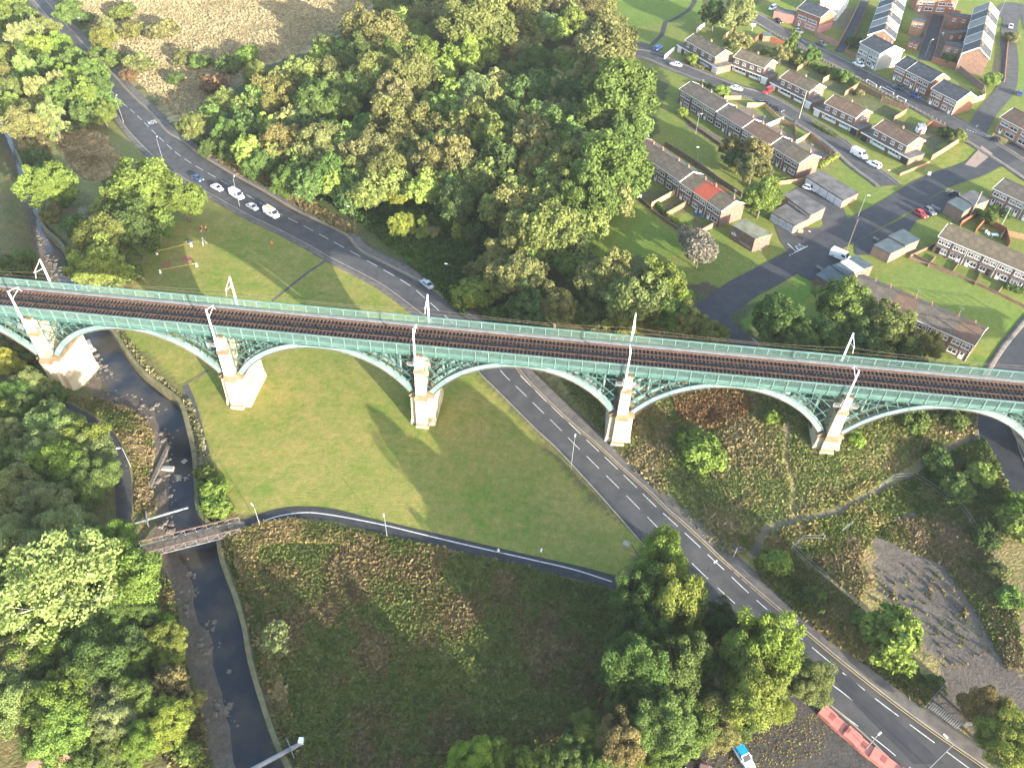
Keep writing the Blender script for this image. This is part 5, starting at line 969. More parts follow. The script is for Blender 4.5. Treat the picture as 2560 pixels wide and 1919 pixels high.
# semi-detached pairs with flat-roofed garages
def semi(A, Bq, names, roofs, gd, k):
    a, b, ang, L = front_frame(A, Bq, 4.9); c, s = math.cos(ang), math.sin(ang); L -= .3; w = L / 2; z = (a[2] + b[2]) / 2 - 4.9
    for i in (0, 1):
        e = empty('semi_detached_house', (a[0] + c * w * i, a[1] + s * w * i, z), ang); tag(e, names[i], 'house', 'semi-detached brick houses along the cul-de-sac')
        rf = body(e, w, 7.6, 4.9, 1.85, 'brick', roofs[i], i == 0, i == 1)
        for q in (0, 1): window(e, w * .12 + q * w * .48, 3.05, 1.45, 1.15)
        if i == 1 and L > 5: window(e, 0, 0, 1.0, .9, 'single', rot=math.pi / 2, loc=(w + .0, 3.0, 3.4)); window(e, 0, 0, 1.2, .9, 'single', rot=math.pi / 2, loc=(w, 4.6, 3.4))
        x0, x1 = (-2.9, w) if i == 0 else (0, w + 2.9)
        ga, gb = (-2.9, 0) if i == 0 else (w, w + 2.9)
        MB().box(ga, gb, -1.0, 5.6, -1.6, 2.35).build('garage', 'brick', e)
        pr = MB(); pr.box(x0 - .12, x1 + .12, -1.35, -.02, 2.36, 2.5); pr.box(ga - .12 if i == 0 else ga, gb if i == 0 else gb + .12, -.02, 5.75, 2.36, 2.5); pr.build('flat_roof', 'felt', e)
        MB().box(x0 - .15, x1 + .15, -1.42, -1.352, 2.25, 2.56).build('fascia', 'white', e)
        door(e, ga + .35, .02, 2.2, 2.1, gd[i], y=-1.0, nm='garage_door')
        wx = .5 if i == 0 else .3; MB().box(wx + .9, w - .25 if i == 0 else w - 1.5, -.12, -.02, .1, .75).build('panel', 'white', e)
        window(e, wx + .95, .78, (w - 1.5) * .9 if i == 0 else w - 2.9, 1.45, 'triple', y=-.02); door(e, .25 if i == 0 else w - 1.25, .1, m='white')
        if i == 1: chimney(rf, .0, 4.4, 6.3, .6, .9, 'brick_orange', 2)
SN = ['nearest the turning head', 'beside the twin parked red and white cars', 'behind the red car on its drive', 'with the red maple shrub in front', 'at the corner by the white parked van']
for k, (A, Bq, rf, gd) in enumerate([(pc(37, 258), pc(232, 372), ('tile_olive', 'tile_olive'), ('garage_white', 'garage_white')), (pc(350, 364), pc(547, 442), ('tile_olive', 'tile_olive'), ('garage_red', 'garage_white')), (pc(648, 497), pc(836, 597), ('tile_brown', 'tile_olive'), ('garage_white', 'garage_white')), (pc(935, 662), pc(1136, 762), ('tile_brown', 'tile_brown'), ('garage_white', 'garage_black')), (pc(1247, 822), pc(1466, 942), ('tile_brown', 'tile_brown'), ('garage_black', 'garage_black'))]):
    semi(A, Bq, ['upper half of the semi-detached pair ' + SN[k], 'lower half of the semi-detached pair ' + SN[k]], rf, gd, k)
# victorian terraces
def vict(A, Bq, n, depth, eave, rise, txt, group, far, near, seed, zf):
    a, b, ang, w = row('slate_terrace_house', A, Bq, n, depth, eave, rise, ['slate_sunlit', 'slate'], ['brick_dim', 'brick'], rowlab(txt, far, near), group, tuple(range(1, n)), seed=seed, chim='brick_orange', pots=4, zfix=None, porch=False)
vict(c1(2400, 60)[0] if False else c2(-30, -60)[0], c2(-300, 580)[0] if False else c1(1960, 560)[0], 6, 9.5, 6.3, 2.6, 'slate-roofed house of the stepped terrace', 'stepped slate terrace behind the grey end houses', 'the top of the street', 'the grey end house', 21, 12)
vict(c2(1430, 130)[0], c2(1235, 850)[0], 6, 9.0, 6.0, 3.0, 'slate-roofed house of the gable-ended terrace', 'slate terrace beside the back lane', 'the street end', 'the brick gable', 22, 12)
row('corner_house', c1(850, 130)[0], c1(1215, 285)[0], 1, 8.5, 6.2, 2.2, ['slate'], 'brick_red', lambda i, n: 'corner house with pink painted ground floor and slate roof', 'corner house', (), seed=23, chim='brick_orange', pots=4, porch=False, split=('pink', 3.0))
row('slate_terrace_house', c2(560, -60)[0], c2(1180, -20)[0], 2, 8, 6.2, 2.4, ['slate'], 'brick_red', rowlab('red brick house across the top of the back lane', 'the slate terrace', 'the yard wall'), 'houses across the top of the lane', (), seed=24, chim=None, porch=False)
row('slate_terrace_house', c1(1400, -190)[0], c1(1215, 20)[0], 3, 8, 6.2, 2.4, ['slate_sunlit', 'slate'], 'render_white', rowlab('pale terrace house behind the pink corner house', 'the top of the street', 'the corner house'), 'pale terrace behind the corner house', (1, 2), seed=25, chim='brick_orange', pots=4, porch=False)
# flat-roofed buildings from their roof corners
def flatbox(name, label, cat, px, h, wall, roof, group=None, doors=None, lip=.18, dm='garage_white'):
    w = [P(*p, h) for p in px]; z = float(np.mean([p[2] for p in w])); gz = z - h; o = np.mean(w, 0); e = empty(name, (o[0], o[1], gz)); tag(e, label, cat, group)
    poly = [(p[0] - o[0], p[1] - o[1]) for p in w]; MB().prism(poly, -1.5, h).build('wall', wall, e)
    c = np.mean(poly, 0); big = [tuple(c + (np.array(p) - c) * 1.03) for p in poly]; MB().prism(big, h + .003, h + lip).build('roof', roof, e)
    if doors:
        i, n = doors; p, q = np.array(poly[i]), np.array(poly[(i + 1) % len(poly)]); d = q - p; L = np.linalg.norm(d); d /= L; ang = math.atan2(d[1], d[0]); wd = L / n
        for k in range(n): pt = p + d * (wd * k + .12); door(e, 0, 0, round(wd - .24, 2), min(h - .3, 2.15), dm, rot=ang, loc=(pt[0], pt[1], .05), nm='garage_door')
    return e
flatbox('garage_block', 'low garage block with five white doors', 'garage', [pc(812, 1140), pc(1052, 1288), pc(1148, 1240), pc(905, 1098)], 2.5, 'brick_orange', 'felt', None, (0, 5))
flatbox('garage_block', 'garage block with painted doors beside the big roofed one', 'garage', [pc(588, 1368), pc(737, 1455), pc(840, 1400), pc(690, 1310)], 2.4, 'brick_orange', 'felt', None, (0, 3), dm='graf')
E2 = flatbox('garage_block', 'garage block with graffiti along its back wall', 'garage', [pc(663, 1255), pc(838, 1385), pc(935, 1335), pc(745, 1225)], 3.4, 'brick_orange', 'felt')
E1 = flatbox('substation_hut', 'square brown brick hut with mossy flat roof and graffiti', 'brick hut', [pc(335, 1450), pc(482, 1540), pc(590, 1508), pc(420, 1410)], 3.9, 'brick', 'felt_moss', lip=.25)
flatbox('garage_block', 'front of the twin slate-grey garages on the estate road', 'garage', [c6(75, 742)[0], c6(210, 808)[0], c6(322, 752)[0], c6(190, 684)[0]], 2.9, 'brick_dim', 'felt_blue'); flatbox('garage_block', 'rear of the twin slate-grey garages, standing a step higher', 'garage', [c6(193, 672)[0], c6(328, 745)[0], c6(441, 696)[0], c6(310, 615)[0]], 3.2, 'brick_dim', 'felt_blue')
flatbox('garage_block', 'flat-roofed grey garage beside the dark parked hatchback', 'garage', [c6(658, 402)[0], c6(790, 477)[0], c6(862, 428)[0], c6(735, 362)[0]], 3.4, 'brick_dim', 'felt_blue'); flatbox('garage_block', 'pale flat-roofed garage behind the grey one', 'garage', [c6(758, 350)[0], c6(872, 425)[0], c6(992, 382)[0], c6(862, 306)[0]], 3.1, 'brick_orange', 'felt')
for nm_, lab_, pp, hh, rf_ in (('garage_block', 'garage with a blue-grey roof at the end of the long terrace', cF(873, 125, 985, 192, 1080, 140, 960, 62), 2.8, 'felt_blue'), ('garage_block', 'middle garage with a black roof by the long terrace', cF(975, 65, 1085, 138, 1120, 105, 1030, 45), 3.0, 'felt_blue'), ('garage_block', 'garage with a white sheet roof by the long terrace', cF(1032, 42, 1122, 108, 1180, 85, 1080, 20), 3.0, 'render_white'), ('garage_block', 'last garage with dark felt roof by the long terrace', cF(1085, 18, 1182, 85, 1242, 62, 1130, -5), 3.0, 'felt_blue')):
    flatbox(nm_, lab_, 'garage', pp, hh, 'brick', rf_)
flatbox('annex', 'single-storey pink annex with skylights by the corner house', 'annex', [c1(480, 170)[0], c1(805, 270)[0], c1(830, 190)[0], c1(540, 120)[0]], 3.0, 'pink', 'felt')
flatbox('yard_wall', 'low pink yard wall enclosing a dark paved yard', 'wall', [c1(1150, 535)[0], c1(1400, 665)[0], c1(1560, 570)[0], c1(1590, 480)[0], c1(1370, 450)[0]], 1.5, 'pink', 'felt') if False else None
for k, (pp, hh, wm) in enumerate([((c2(1040, 245), c2(1390, 300), c2(1410, 250), c2(1060, 205)), 5, 'brick_red'), ((c2(960, 715), c2(1250, 760), c2(1300, 690), c2(980, 660)), 5, 'brick_orange'), ((c2(1000, 545), c2(1330, 520), c2(1360, 440), c2(1010, 520)), 4.2, 'brick_red'), ((c2(450, 330), c2(640, 370), c2(660, 320), c2(490, 290)), 5.2, 'brick_orange'), ((c2(390, 640), c2(560, 690), c2(590, 630), c2(420, 590)), 3.0, 'brick_red')]):
    e = flatbox('rear_extension', ['tall rear extension with autumn creeper beside the lane', 'rear extension with three white windows by the gable', 'sloping rear extension in mid row', 'two-storey rear extension of the stepped terrace', 'low rear extension under a white wall'][k], 'extension', [p[0] for p in pp], hh, wm, 'slate')
    cs = [P(*p[0], hh) for p in pp]; o = np.mean(cs, 0); d = cs[1] - cs[0]; an = math.atan2(d[1], d[0])
    for t in (.2, .62): p = cs[0] + d * t - o; window(e, 0, 0, 1.1, 1.1, loc=(p[0], p[1], hh - 1.9), rot=an)
def wall_text(txt, par_e, p, q, h, zb, matn, off=.05):   # graffiti-like lettering on a wall plane between world points p,q
    d = np.array(q)[:2] - np.array(p)[:2]; L = np.linalg.norm(d); ang = math.atan2(d[1], d[0]); cu = bpy.data.curves.new('t', 'FONT'); cu.body = txt; cu.size = 1; cu.offset = .02; cu.extrude = .01; o = bpy.data.objects.new('t', cu); COL.objects.link(o); bpy.context.view_layer.update()
    m2 = bpy.data.meshes.new_from_object(o.evaluated_get(bpy.context.evaluated_depsgraph_get())); bpy.data.objects.remove(o); co = np.zeros(len(m2.vertices) * 3); m2.vertices.foreach_get('co', co); co = co.reshape(-1, 3); co[:, 0] *= L / max(co[:, 0].max(), .1); co[:, 1] *= h / .75
    m2.vertices.foreach_set('co', np.stack([co[:, 0], -co[:, 2] - off, co[:, 1]], -1).ravel()); m2.materials.clear(); m2.materials.append(MT[matn]); m2.update(); t = link(bpy.data.objects.new('graffiti', m2), par_e); o0 = np.array(par_e.location); t.location = (p[0] - o0[0], p[1] - o0[1], zb); t.rotation_euler = (0, 0, ang)
s0, s1 = P(*pc(335, 1450), 3.9), P(*pc(482, 1540), 3.9); wall_text('ab', E1, s0 + (s1 - s0) * .04, s0 + (s1 - s0) * .26, 1.1, 1.6, 'garage_white'); wall_text('noise', E1, s0 + (s1 - s0) * .45, s0 + (s1 - s0) * .9, .7, .7, 'render_grey')
s0, s1 = P(*pc(663, 1255), 3.4), P(*pc(838, 1385), 3.4); wall_text('BOMBSKUAD', E2, s0 + (s1 - s0) * .2, s0 + (s1 - s0) * .97, .8, 2.5, 'garage_white') if False else wall_text('sonderboys', E2, s0 + (s1 - s0) * .22, s0 + (s1 - s0) * .97, .75, 2.55, 'garage_white')
# ------------------------------------------------------------------ garden walls, fences, hedges
def fence(pts, h, m, label, name='garden_fence', cat='fence', th=.08, post=0, group='fences and walls of the estate gardens'):
    w = PW(pts); mb = MB(); pb = MB(); o = w[0]
    for a, b in zip(w, w[1:]):
        n = max(1, int(np.hypot(*(b - a)[:2]) / 3)); 
        for i in range(n):
            p, q = a + (b - a) * i / n, a + (b - a) * (i + 1) / n; zp, zq = float(hz(p[0], p[1])), float(hz(q[0], q[1])); d = unit((q - p)[:2]); nn = np.array([-d[1], d[0]]) * th / 2
            P4 = [p[:2] - nn, q[:2] - nn, q[:2] + nn, p[:2] + nn]; zz = [zp, zq, zq, zp]
            mb.hexa([(P4[k][0] - o[0], P4[k][1] - o[1], zz[k] - .3 - o[2]) for k in range(4)] + [(P4[k][0] - o[0], P4[k][1] - o[1], zz[k] + h - o[2]) for k in range(4)])
            if post: pb.box(p[0] - o[0] - .07, p[0] - o[0] + .07, p[1] - o[1] - .07, p[1] - o[1] + .07, zp - .3 - o[2], zp + h + .12 - o[2])
    e = empty(name, tuple(o)); tag(e, label, cat, group); mb.build('panel', m, e)
    if post: pb.build('post', m, e)
    return e
FN = [(c4(375, 1050, 735, 850), 1.8, 'fence_new', 'new yellow timber fence beside the lower terrace', 1), (c4(580, 1180, 880, 1010), 1.7, 'fence', 'woven timber fence between two lower terrace gardens', 1), (c4(380, 1100, 560, 1230, 760, 1370, 830, 1420), .9, 'brick', 'low brick wall along the lower terrace path', 0), (c4(930, 1480, 1290, 1280), 1.5, 'brick_orange', 'orange brick wall behind the twiggy bush', 0),
      (c4(170, 900, 380, 1080), .9, 'brick', 'low brick wall by the white sign at the wood edge', 0), (c4(560, 190, 1000, 470, 1300, 690, 1620, 900), 1.5, 'brick', 'long brick wall behind the lower terrace', 0), (cC(20, 760, 120, 840, 330, 990, 420, 1040), .9, 'brick', 'low brick wall before the upper terrace', 0),
      (c3(760, 560, 920, 430), 1.6, 'render_white', 'white wall end by the turning head', 0), (c3(1260, 150, 1400, 30), 1.8, 'render_white', 'pale garden fence under the dark conifer', 0), (c3(1680, 260, 1840, 140), 1.8, 'fence_new', 'pale timber fence between the top two semi gardens', 1), (c1(60, 750, 240, 610), 1.8, 'fence_red', 'red timber fence on the corner garden', 1), (c1(240, 610, 400, 660, 640, 730), 1.8, 'fence_red', 'red timber fence along the garden end', 1),
      (c1(830, 1130, 1030, 1000), 1.8, 'fence', 'brown fence between the second and third semi gardens', 1), (c1(1240, 1310, 1420, 1210), 1.8, 'fence_new', 'pale fence by the clipped hedge', 1), (c1(1580, 1520, 1800, 1380), 1.8, 'fence', 'brown fence beside the round flower bed', 1), (c1(1800, 1380, 2210, 1600), 1.8, 'fence', 'dark fence along the verge behind the round flower bed', 1),
      (cC(1370, 780, 1450, 730), 1.8, 'fence', 'short fence at the end of the fourth garden', 1), (cC(1290, 655, 1460, 715), 1.8, 'fence', 'dark fence behind the black plastic-covered beds', 1), (cC(1540, 870, 1610, 805), 1.7, 'fence_red', 'redwood fence by the glass house', 1), (cC(1610, 1030, 1790, 915, 1770, 870, 1600, 800), 1.7, 'brick_orange', 'curving orange brick wall at the estate corner', 0), (cC(1410, 1130, 1600, 1050), .8, 'brick_orange', 'low orange wall at the corner drive', 0),
      (cC(430, 690, 540, 690, 640, 790), 1.5, 'fence_new', 'rear yard fence with washing lines', 1), (cC(540, 830, 660, 780), 1.6, 'render_grey', 'grey rear yard wall', 0), (cC(640, 790, 730, 830, 740, 880), 1.5, 'fence', 'brown rear yard fence by the barbecue', 1), (cC(740, 930, 830, 880), 1.5, 'fence_new', 'pale rear yard fence', 1), (cC(830, 880, 960, 1000), 1.5, 'fence', 'brown rear fence above the yellow hedge', 1), (cC(880, 1040, 1010, 990), .6, 'brick_orange', 'low wall under the yellow hedge', 0),
      (cC(280, 640, 390, 640), 1.3, 'brick_orange', 'short orange rear yard wall', 0), (cC(600, 1190, 800, 1170), 1.2, 'brick_orange', 'brick wall beside the silver parked car', 0), (c6(360, 835, 590, 730), .8, 'brick', 'low wall beside the estate footpath', 0), (c6(350, 845, 520, 905, 720, 985), .7, 'brick', 'low wall around the lawn terrace gardens', 0), (c6(760, 590, 860, 530), 1.8, 'fence_red', 'redwood fence behind the grey garage', 1), (c6(880, 640, 950, 560, 1110, 640, 1140, 760), 1.7, 'fence_red', 'redwood fence around the patio', 1), (c6(1070, 700, 1110, 640), 1.6, 'fence', 'fence panel beside the patio table', 1), (c6(1120, 660, 1280, 700), 1.6, 'fence', 'brown fence at the edge of the photo', 1),
      (c6(530, 430, 600, 470), .7, 'concrete', 'stub of concrete wall beside the red car', 0), (c6(70, 685, 115, 710), .7, 'concrete', 'stub of concrete wall by the twin garages', 0), (cF(875, 75, 915, 95), .7, 'concrete', 'stub of concrete wall by the long terrace garages', 0), (cC(1790, 700, 1950, 640, 1945, 590), 1.9, 'fence_new', 'pale timber fence on the corner of the brick pair', 1), (cC(2005, 880, 2100, 920), 1.2, 'fence_new', 'orange timber fence by the corner brick house', 1),
      (c2(560, 780, 760, 240), 2.0, 'brick_red', 'brick yard wall along the back lane', 0), (c2(760, 970, 950, 260), 2.0, 'brick_red', 'brick yard wall beside the gable row lane', 0), (c2(740, 980, 1160, 1100), 2.0, 'brick_red', 'dark red wall below the brick gable', 0), (c1(1600, 840, 1800, 470, 1960, 60), 1.8, 'brick_red', 'brick wall on the far side of the narrow lane', 0), (c1(1480, 740, 1620, 480, 1800, 110), 1.8, 'pink', 'pink yard wall beside the narrow lane', 0), (c1(1115, 560, 1395, 700, 1480, 740), 1.7, 'pink', 'pink yard wall on the verge road', 0), (c1(1580, 830, 1780, 940), 1.4, 'brick_red', 'low red wall beside the grey end house', 0), (c2(1960, 560, 1890, 1300), 1.0, 'brick_orange', 'front garden wall of the gable row', 0), (c2(500, 130, 1200, 270), 2.2, 'brick_red', 'red wall across the top of the back lane', 0), (c2(1170, 1130, 1560, 1440), 2.0, 'brick_dim', 'brick wall behind the newer brick pair', 0)]
for pts, h, m, lab_, po in FN: fence(pts, h, m, lab_, 'garden_wall' if 'wall' in lab_ else 'garden_fence', 'wall' if 'wall' in lab_ else 'fence', .22 if 'wall' in lab_ else .08, po)
fence(cF(1500, 0, 1640, 70, 1900, 180, 2212, 330), .7, 'brick', 'long low brick wall along the lawn terrace front', 'garden_wall', 'wall', .2); 
for a_, b_ in ((cF(1590, 70, 1640, 10), 1), (cF(1740, 120, 1790, 50), 2), (cF(1890, 190, 1930, 110), 3), (cF(2040, 240, 2090, 180), 4)): fence(a_, .6, 'brick', 'low dividing wall, %s from the path in the lawn terrace gardens' % ORD[b_ - 1], 'garden_wall', 'wall', .18)
# hedge = box-like foliage strip
def hedge(pts, h, w, kind, label):
    c = np.array([p[:2] for p in PW(pts)]); c = resample(c, 24); r = np.random.default_rng(int(abs(c.sum()) * 10) % 9999); n = int(220 * np.linalg.norm(np.diff(c, axis=0), axis=1).sum() * max(h, 1) / 6) + 120
    t = r.uniform(0, 23, n); i = np.minimum(t.astype(int), 22); f = (t - i)[:, None]; q = c[i] * (1 - f) + c[i + 1] * f; d = unit(c[i + 1] - c[i]); nn = np.stack([-d[:, 1], d[:, 0]], 1); o = r.uniform(-1, 1, n); u_ = r.uniform(0, 1, n)
    edge = r.random(n) < .6; o = np.where(edge, np.sign(o) * r.uniform(.85, 1.1, n), o); u_ = np.where(edge, u_, r.uniform(.85, 1.08, n)); q = q + nn * (o * w / 2)[:, None]; C = np.concatenate([q, (hz(q[:, 0], q[:, 1]) + u_ * h)[:, None]], 1); b0 = np.array([c[0][0], c[0][1], float(hz(*c[0]))])
    N = unit(np.concatenate([nn * o[:, None], (u_ * 1.2)[:, None]], 1) + .7 * r.normal(size=(n, 3))); T, Bt = frames(N, r); me = quads_mesh('hedge', C - b0, T, Bt, r.uniform(.15, .32, n), {'tone': r.uniform(.1, .9, n), 'tip': np.zeros(n)}, 'leaf')
    o_ = link(bpy.data.objects.new('hedge', me)); o_.location = b0; o_.color = (*KC[kind][0], 0); tag(o_, label, 'hedge', 'hedges of the estate gardens')
for a_ in [(c1(1440, 1200, 1780, 1380), 2.2, 2.2, 'green', 'big clipped green hedge along the verge gardens'), (c3(1120, 640, 1280, 540), 2.2, 1.6, 'lime', 'tall lime green hedge before the top semi'), (c3(1180, 660, 1390, 730), 1.0, 1.0, 'tan', 'low brown hedge beside the red car drive'), (c3(1300, 960, 1500, 1010), 1.2, 1.0, 'green', 'low green hedge behind the upper terrace'), (c3(1600, 1060, 1760, 1110), 2.2, 1.8, 'pale', 'sunlit pale hedge behind the upper terrace'), (cC(890, 1085, 1010, 1010), 1.2, 1.2, 'yellow', 'yellow-green hedge at the last upper terrace garden'), (cC(850, 800, 950, 860, 1020, 890), .9, .9, 'olive', 'olive hedge before the fourth semi pair'), (cC(600, 1170, 700, 1155), .8, .8, 'green', 'small green hedge at the upper terrace end'), (c4(450, 1010, 560, 1150), 1.2, 1.2, 'green', 'dark green hedge beside the woven fence'), (c4(620, 1200, 740, 1260), 1.3, 1.2, 'lime', 'yellow-green hedge in the lower terrace corner'), (c4(820, 1300, 930, 1370), 1.3, 1.2, 'lime', 'bright hedge beside the twiggy bush'), (c1(1060, 1040, 1400, 1150), 1.2, 2.0, 'olive', 'mixed hedge of flowers along the garden end'), (cF(2080, 200, 2200, 240), 1.2, 1.2, 'dark', 'dark green hedge in the last lawn terrace garden'), (cG(0, 1390, 150, 1320), 1.6, 1.4, 'dark', 'dark clipped hedge at the bottom corner')]: hedge(*a_)
# ------------------------------------------------------------------ vehicles
def loft(sec, mi=0, mb=None):   # sec: list of (x, [(y,z)...]) closed rings of equal count
    mb = mb or MB(); n = len(sec[0][1]); vs = [(x, y, z) for x, ring in sec for y, z in ring]; fs = []
    for k in range(len(sec) - 1):
        for i in range(n): a, b = k * n + i, k * n + (i + 1) % n; fs.append((a, b, b + n, a + n))
    fs += [tuple(range(n - 1, -1, -1)), tuple(range((len(sec) - 1) * n, len(sec) * n))]; return mb.add(vs, fs, mi)
def ring(hw, z0, z1, tuck=.12, top=.88):
    return [(-hw * (1 - tuck), z0), (-hw, z0 + (z1 - z0) * .3), (-hw, z0 + (z1 - z0) * .7), (-hw * top, z1), (hw * top, z1), (hw, z0 + (z1 - z0) * .7), (hw, z0 + (z1 - z0) * .3), (hw * (1 - tuck), z0)][::-1]
def vehicle(kind):
    e = empty({'van': 'parked_van', 'pickup': 'parked_car'}.get(kind, 'parked_car'), (0, 0, 0))
    if kind == 'van':
        L, hw, H = 5.4, .98, 2.25
        b = loft([(-L / 2, ring(hw * .96, .35, H * .93, .05, .9)), (-L / 2 + .12, ring(hw, .3, H, .05, .9)), (L / 2 - 1.75, ring(hw, .3, H, .05, .9)), (L / 2 - 1.35, ring(hw, .3, H * .96, .05, .86)), (L / 2 - .75, ring(hw * .98, .3, 1.3, .05, .9)), (L / 2 - .12, ring(hw * .94, .32, 1.05, .08, .9)), (L / 2, ring(hw * .85, .4, .85, .1, .9))])
        gl = MB(); gl.add([(L / 2 - 1.33, -.78, H * .955), (L / 2 - 1.33, .78, H * .955), (L / 2 - .72, .86, 1.36), (L / 2 - .72, -.86, 1.36)], [(3, 2, 1, 0)])
        gl.v = [(x + .02, y, z + .03) for x, y, z in gl.v]
        for s in (-1, 1): gl.box(L / 2 - 2.3, L / 2 - 1.25, *sorted((s * (hw - .06), s * (hw + .008))), 1.35, 1.9)
        wb = (-1.65, 1.65); wr = .36
    else:
        L, hw, H = {'hatch': (3.95, .86, 1.48), 'saloon': (4.5, .88, 1.43), 'estate': (4.5, .9, 1.62), 'mpv': (4.3, .88, 1.72), 'pickup': (4.6, .9, 1.7)}[kind]
        bt = .86 if kind in ('hatch', 'saloon') else 1.0
        sec = [(-L / 2, ring(hw * .86, .35, bt * .86)), (-L / 2 + .18, ring(hw * .97, .24, bt)), (-L / 2 + 1.0, ring(hw, .2, bt + .04)), (L / 2 - 1.4, ring(hw, .2, bt + .02)), (L / 2 - .5, ring(hw * .96, .22, bt - .12)), (L / 2 - .1, ring(hw * .88, .28, bt - .24)), (L / 2, ring(hw * .75, .36, bt - .34))]
        b = loft(sec)
        r0, r1 = {'hatch': (-L / 2 + .12, -L / 2 + .62), 'saloon': (-L / 2 + .65, -L / 2 + 1.45), 'estate': (-L / 2 + .1, -L / 2 + .42), 'mpv': (-L / 2 + .1, -L / 2 + .4), 'pickup': (-L / 2 + 1.6, -L / 2 + 1.75)}[kind]
        f1, f0 = L / 2 - 1.95, L / 2 - 1.15
        if kind == 'mpv': f1, f0 = L / 2 - 1.7, L / 2 - .85
        hr = hw * .74
        g = lambda x, w, z: (x, [(-w, z), (w, z)])
        cab = MB(); lo = [(r0, hw * .86, bt), (f0, hw * .86, bt - .02)]; top = [(r1, hr, H), (f1, hr, H)]
        cab.add([(lo[0][0], -lo[0][1], bt), (lo[1][0], -lo[1][1], bt), (lo[1][0], lo[1][1], bt), (lo[0][0], lo[0][1], bt), (top[0][0], -hr, H - .05), (top[1][0], -hr, H - .05), (top[1][0], hr, H - .05), (top[0][0], hr, H - .05)], [(0, 1, 5, 4), (1, 2, 6, 5), (2, 3, 7, 6), (3, 0, 4, 7)])
        gl = cab; b.frust((r1 - .06, f1 + .08, -hr - .03, hr + .03), H - .055, (r1 + .04, f1 - .04, -hr + .06, hr - .06), H)
        for x in (r1 + .02, (r1 + f1) / 2, f1 - .02):   # pillars
            for s in (-1, 1):
                xb = x if x == (r1 + f1) / 2 else (r0 if x < 0 and x < (r1 + f1) / 2 else f0); b.beam((xb, s * hw * .865, bt - .02), (x, s * (hr + .012), H - .04), .09, .06)
        wb = (-L / 2 + .78, L / 2 - .82); wr = .31
    bo = b.build('body', 'paint', e); gl.build('windows', 'carglass', e)
    for s in (-1, 1):
        for x in wb:
            t = MB(); t.tube((x, s * (hw - .17), wr), (x, s * (hw + .015), wr), wr, wr, 14); w_ = t.build('wheel', 'tyre', e); MB().tube((x, s * (hw + .012), wr), (x, s * (hw + .028), wr), wr * .62, wr * .58, 10).build('rim', 'alloy', w_)
        hz_ = .95 if kind == 'van' else .62; MB().box(L / 2 - .2, L / 2 - .03, *sorted((s * hw * .5, s * hw * .84)), hz_ - .09, hz_ + .09).build('headlight', 'lens', e)
        MB().box(-L / 2 - .015, -L / 2 + .1, *sorted((s * hw * .6, s * hw * .84)), .72, .92).build('tail_light', 'taillens', e)
        MB().box(f1 + .35 if kind != 'van' else L / 2 - 1.2, f1 + .5 if kind != 'van' else L / 2 - 1.05, *sorted((s * (hw * .9), s * (hw + .14))), (1.35 if kind == 'van' else bt - .02), (1.6 if kind == 'van' else bt + .12)).build('mirror', 'paint', e)
    return e
VP = {}
def put(kind, px, head, col, label, h=.12, cat=None, group=None):
    """px = centre pixel, head = pixel the bonnet points to"""
    a, b = P(*px), P(*head); ang = math.atan2(b[1] - a[1], b[0] - a[0])
    if kind not in VP: e = vehicle(kind); VP[kind] = e
    else: e = copy_tree(VP[kind])
    # follow the slope of the road
    f = np.array([math.cos(ang), math.sin(ang)]); sl = (float(hz(*(a[:2] + f * 2))) - float(hz(*(a[:2] - f * 2)))) / 4
    e.location = (a[0], a[1], a[2] + h); e.rotation_euler = (0, -math.atan(sl), ang)
    for o in e.children:
        if o.name.split('.')[0] in ('body', 'mirror'): o.color = (*col, 1)
    tag(e, label, cat or ('van' if kind == 'van' else 'car'), group or 'cars and vans parked about the roads'); return e
WHT, SIL, DBL, NAVY, RED, BLK, GRY, BLU, TEAL = (.8, .8, .8), (.42, .44, .48), (.03, .06, .14), (.012, .018, .04), (.42, .015, .02), (.01, .01, .012), (.10, .105, .115), (.015, .05, .22), (.01, .07, .10)
def q(c, x, y): return c(x, y)[0]
S = 'parked along the lawn kerb'
put('saloon', q(c8, 232, 212), q(c8, 300, 250), DBL, 'dark blue saloon at the head of the line parked by the lawn kerb')
put('saloon', q(c8, 440, 312), q(c8, 510, 350), WHT, 'white convertible-style car parked behind the dark blue saloon')
MBv = put('van', q(c8, 648, 395), q(c8, 740, 450), WHT, 'plain white van parked third in line by the lawn kerb')
put('saloon', q(c8, 812, 515), q(c8, 880, 555), SIL, 'silver saloon parked between the two white vans')
v2 = put('van', q(c8, 1015, 590), q(c8, 1115, 650), WHT, 'white van with a roof load parked last in line')
rl = MB(); rl.box(-1.6, 1.0, -.5, .5, 2.27, 2.33); rl.box(-2.2, .2, -.25, .1, 2.33, 2.5); rl.build('roof_load', 'fence_new', v2)
put('saloon', q(cE, 560, 192), q(cE, 520, 160), SIL, 'silver hatchback driving alone beneath the wood', cat='car')
put('saloon', q(c3, 940, 668), q(c3, 840, 640), WHT, 'white car parked outside the topmost semi'); put('estate', q(c3, 660, 410), q(c3, 720, 370), BLU, 'blue car parked in the turning head'); put('mpv', q(c3, 1525, 710), q(c3, 1590, 660), RED, 'red car on a drive beside the brown hedge'); put('hatch', q(c3, 1635, 770), q(c3, 1580, 805), WHT, 'white hatchback on the drive beside a red car'); put('saloon', q(c3, 1895, 1045), q(c3, 2010, 1075), WHT, 'white saloon parked in the cul-de-sac before the second semi')
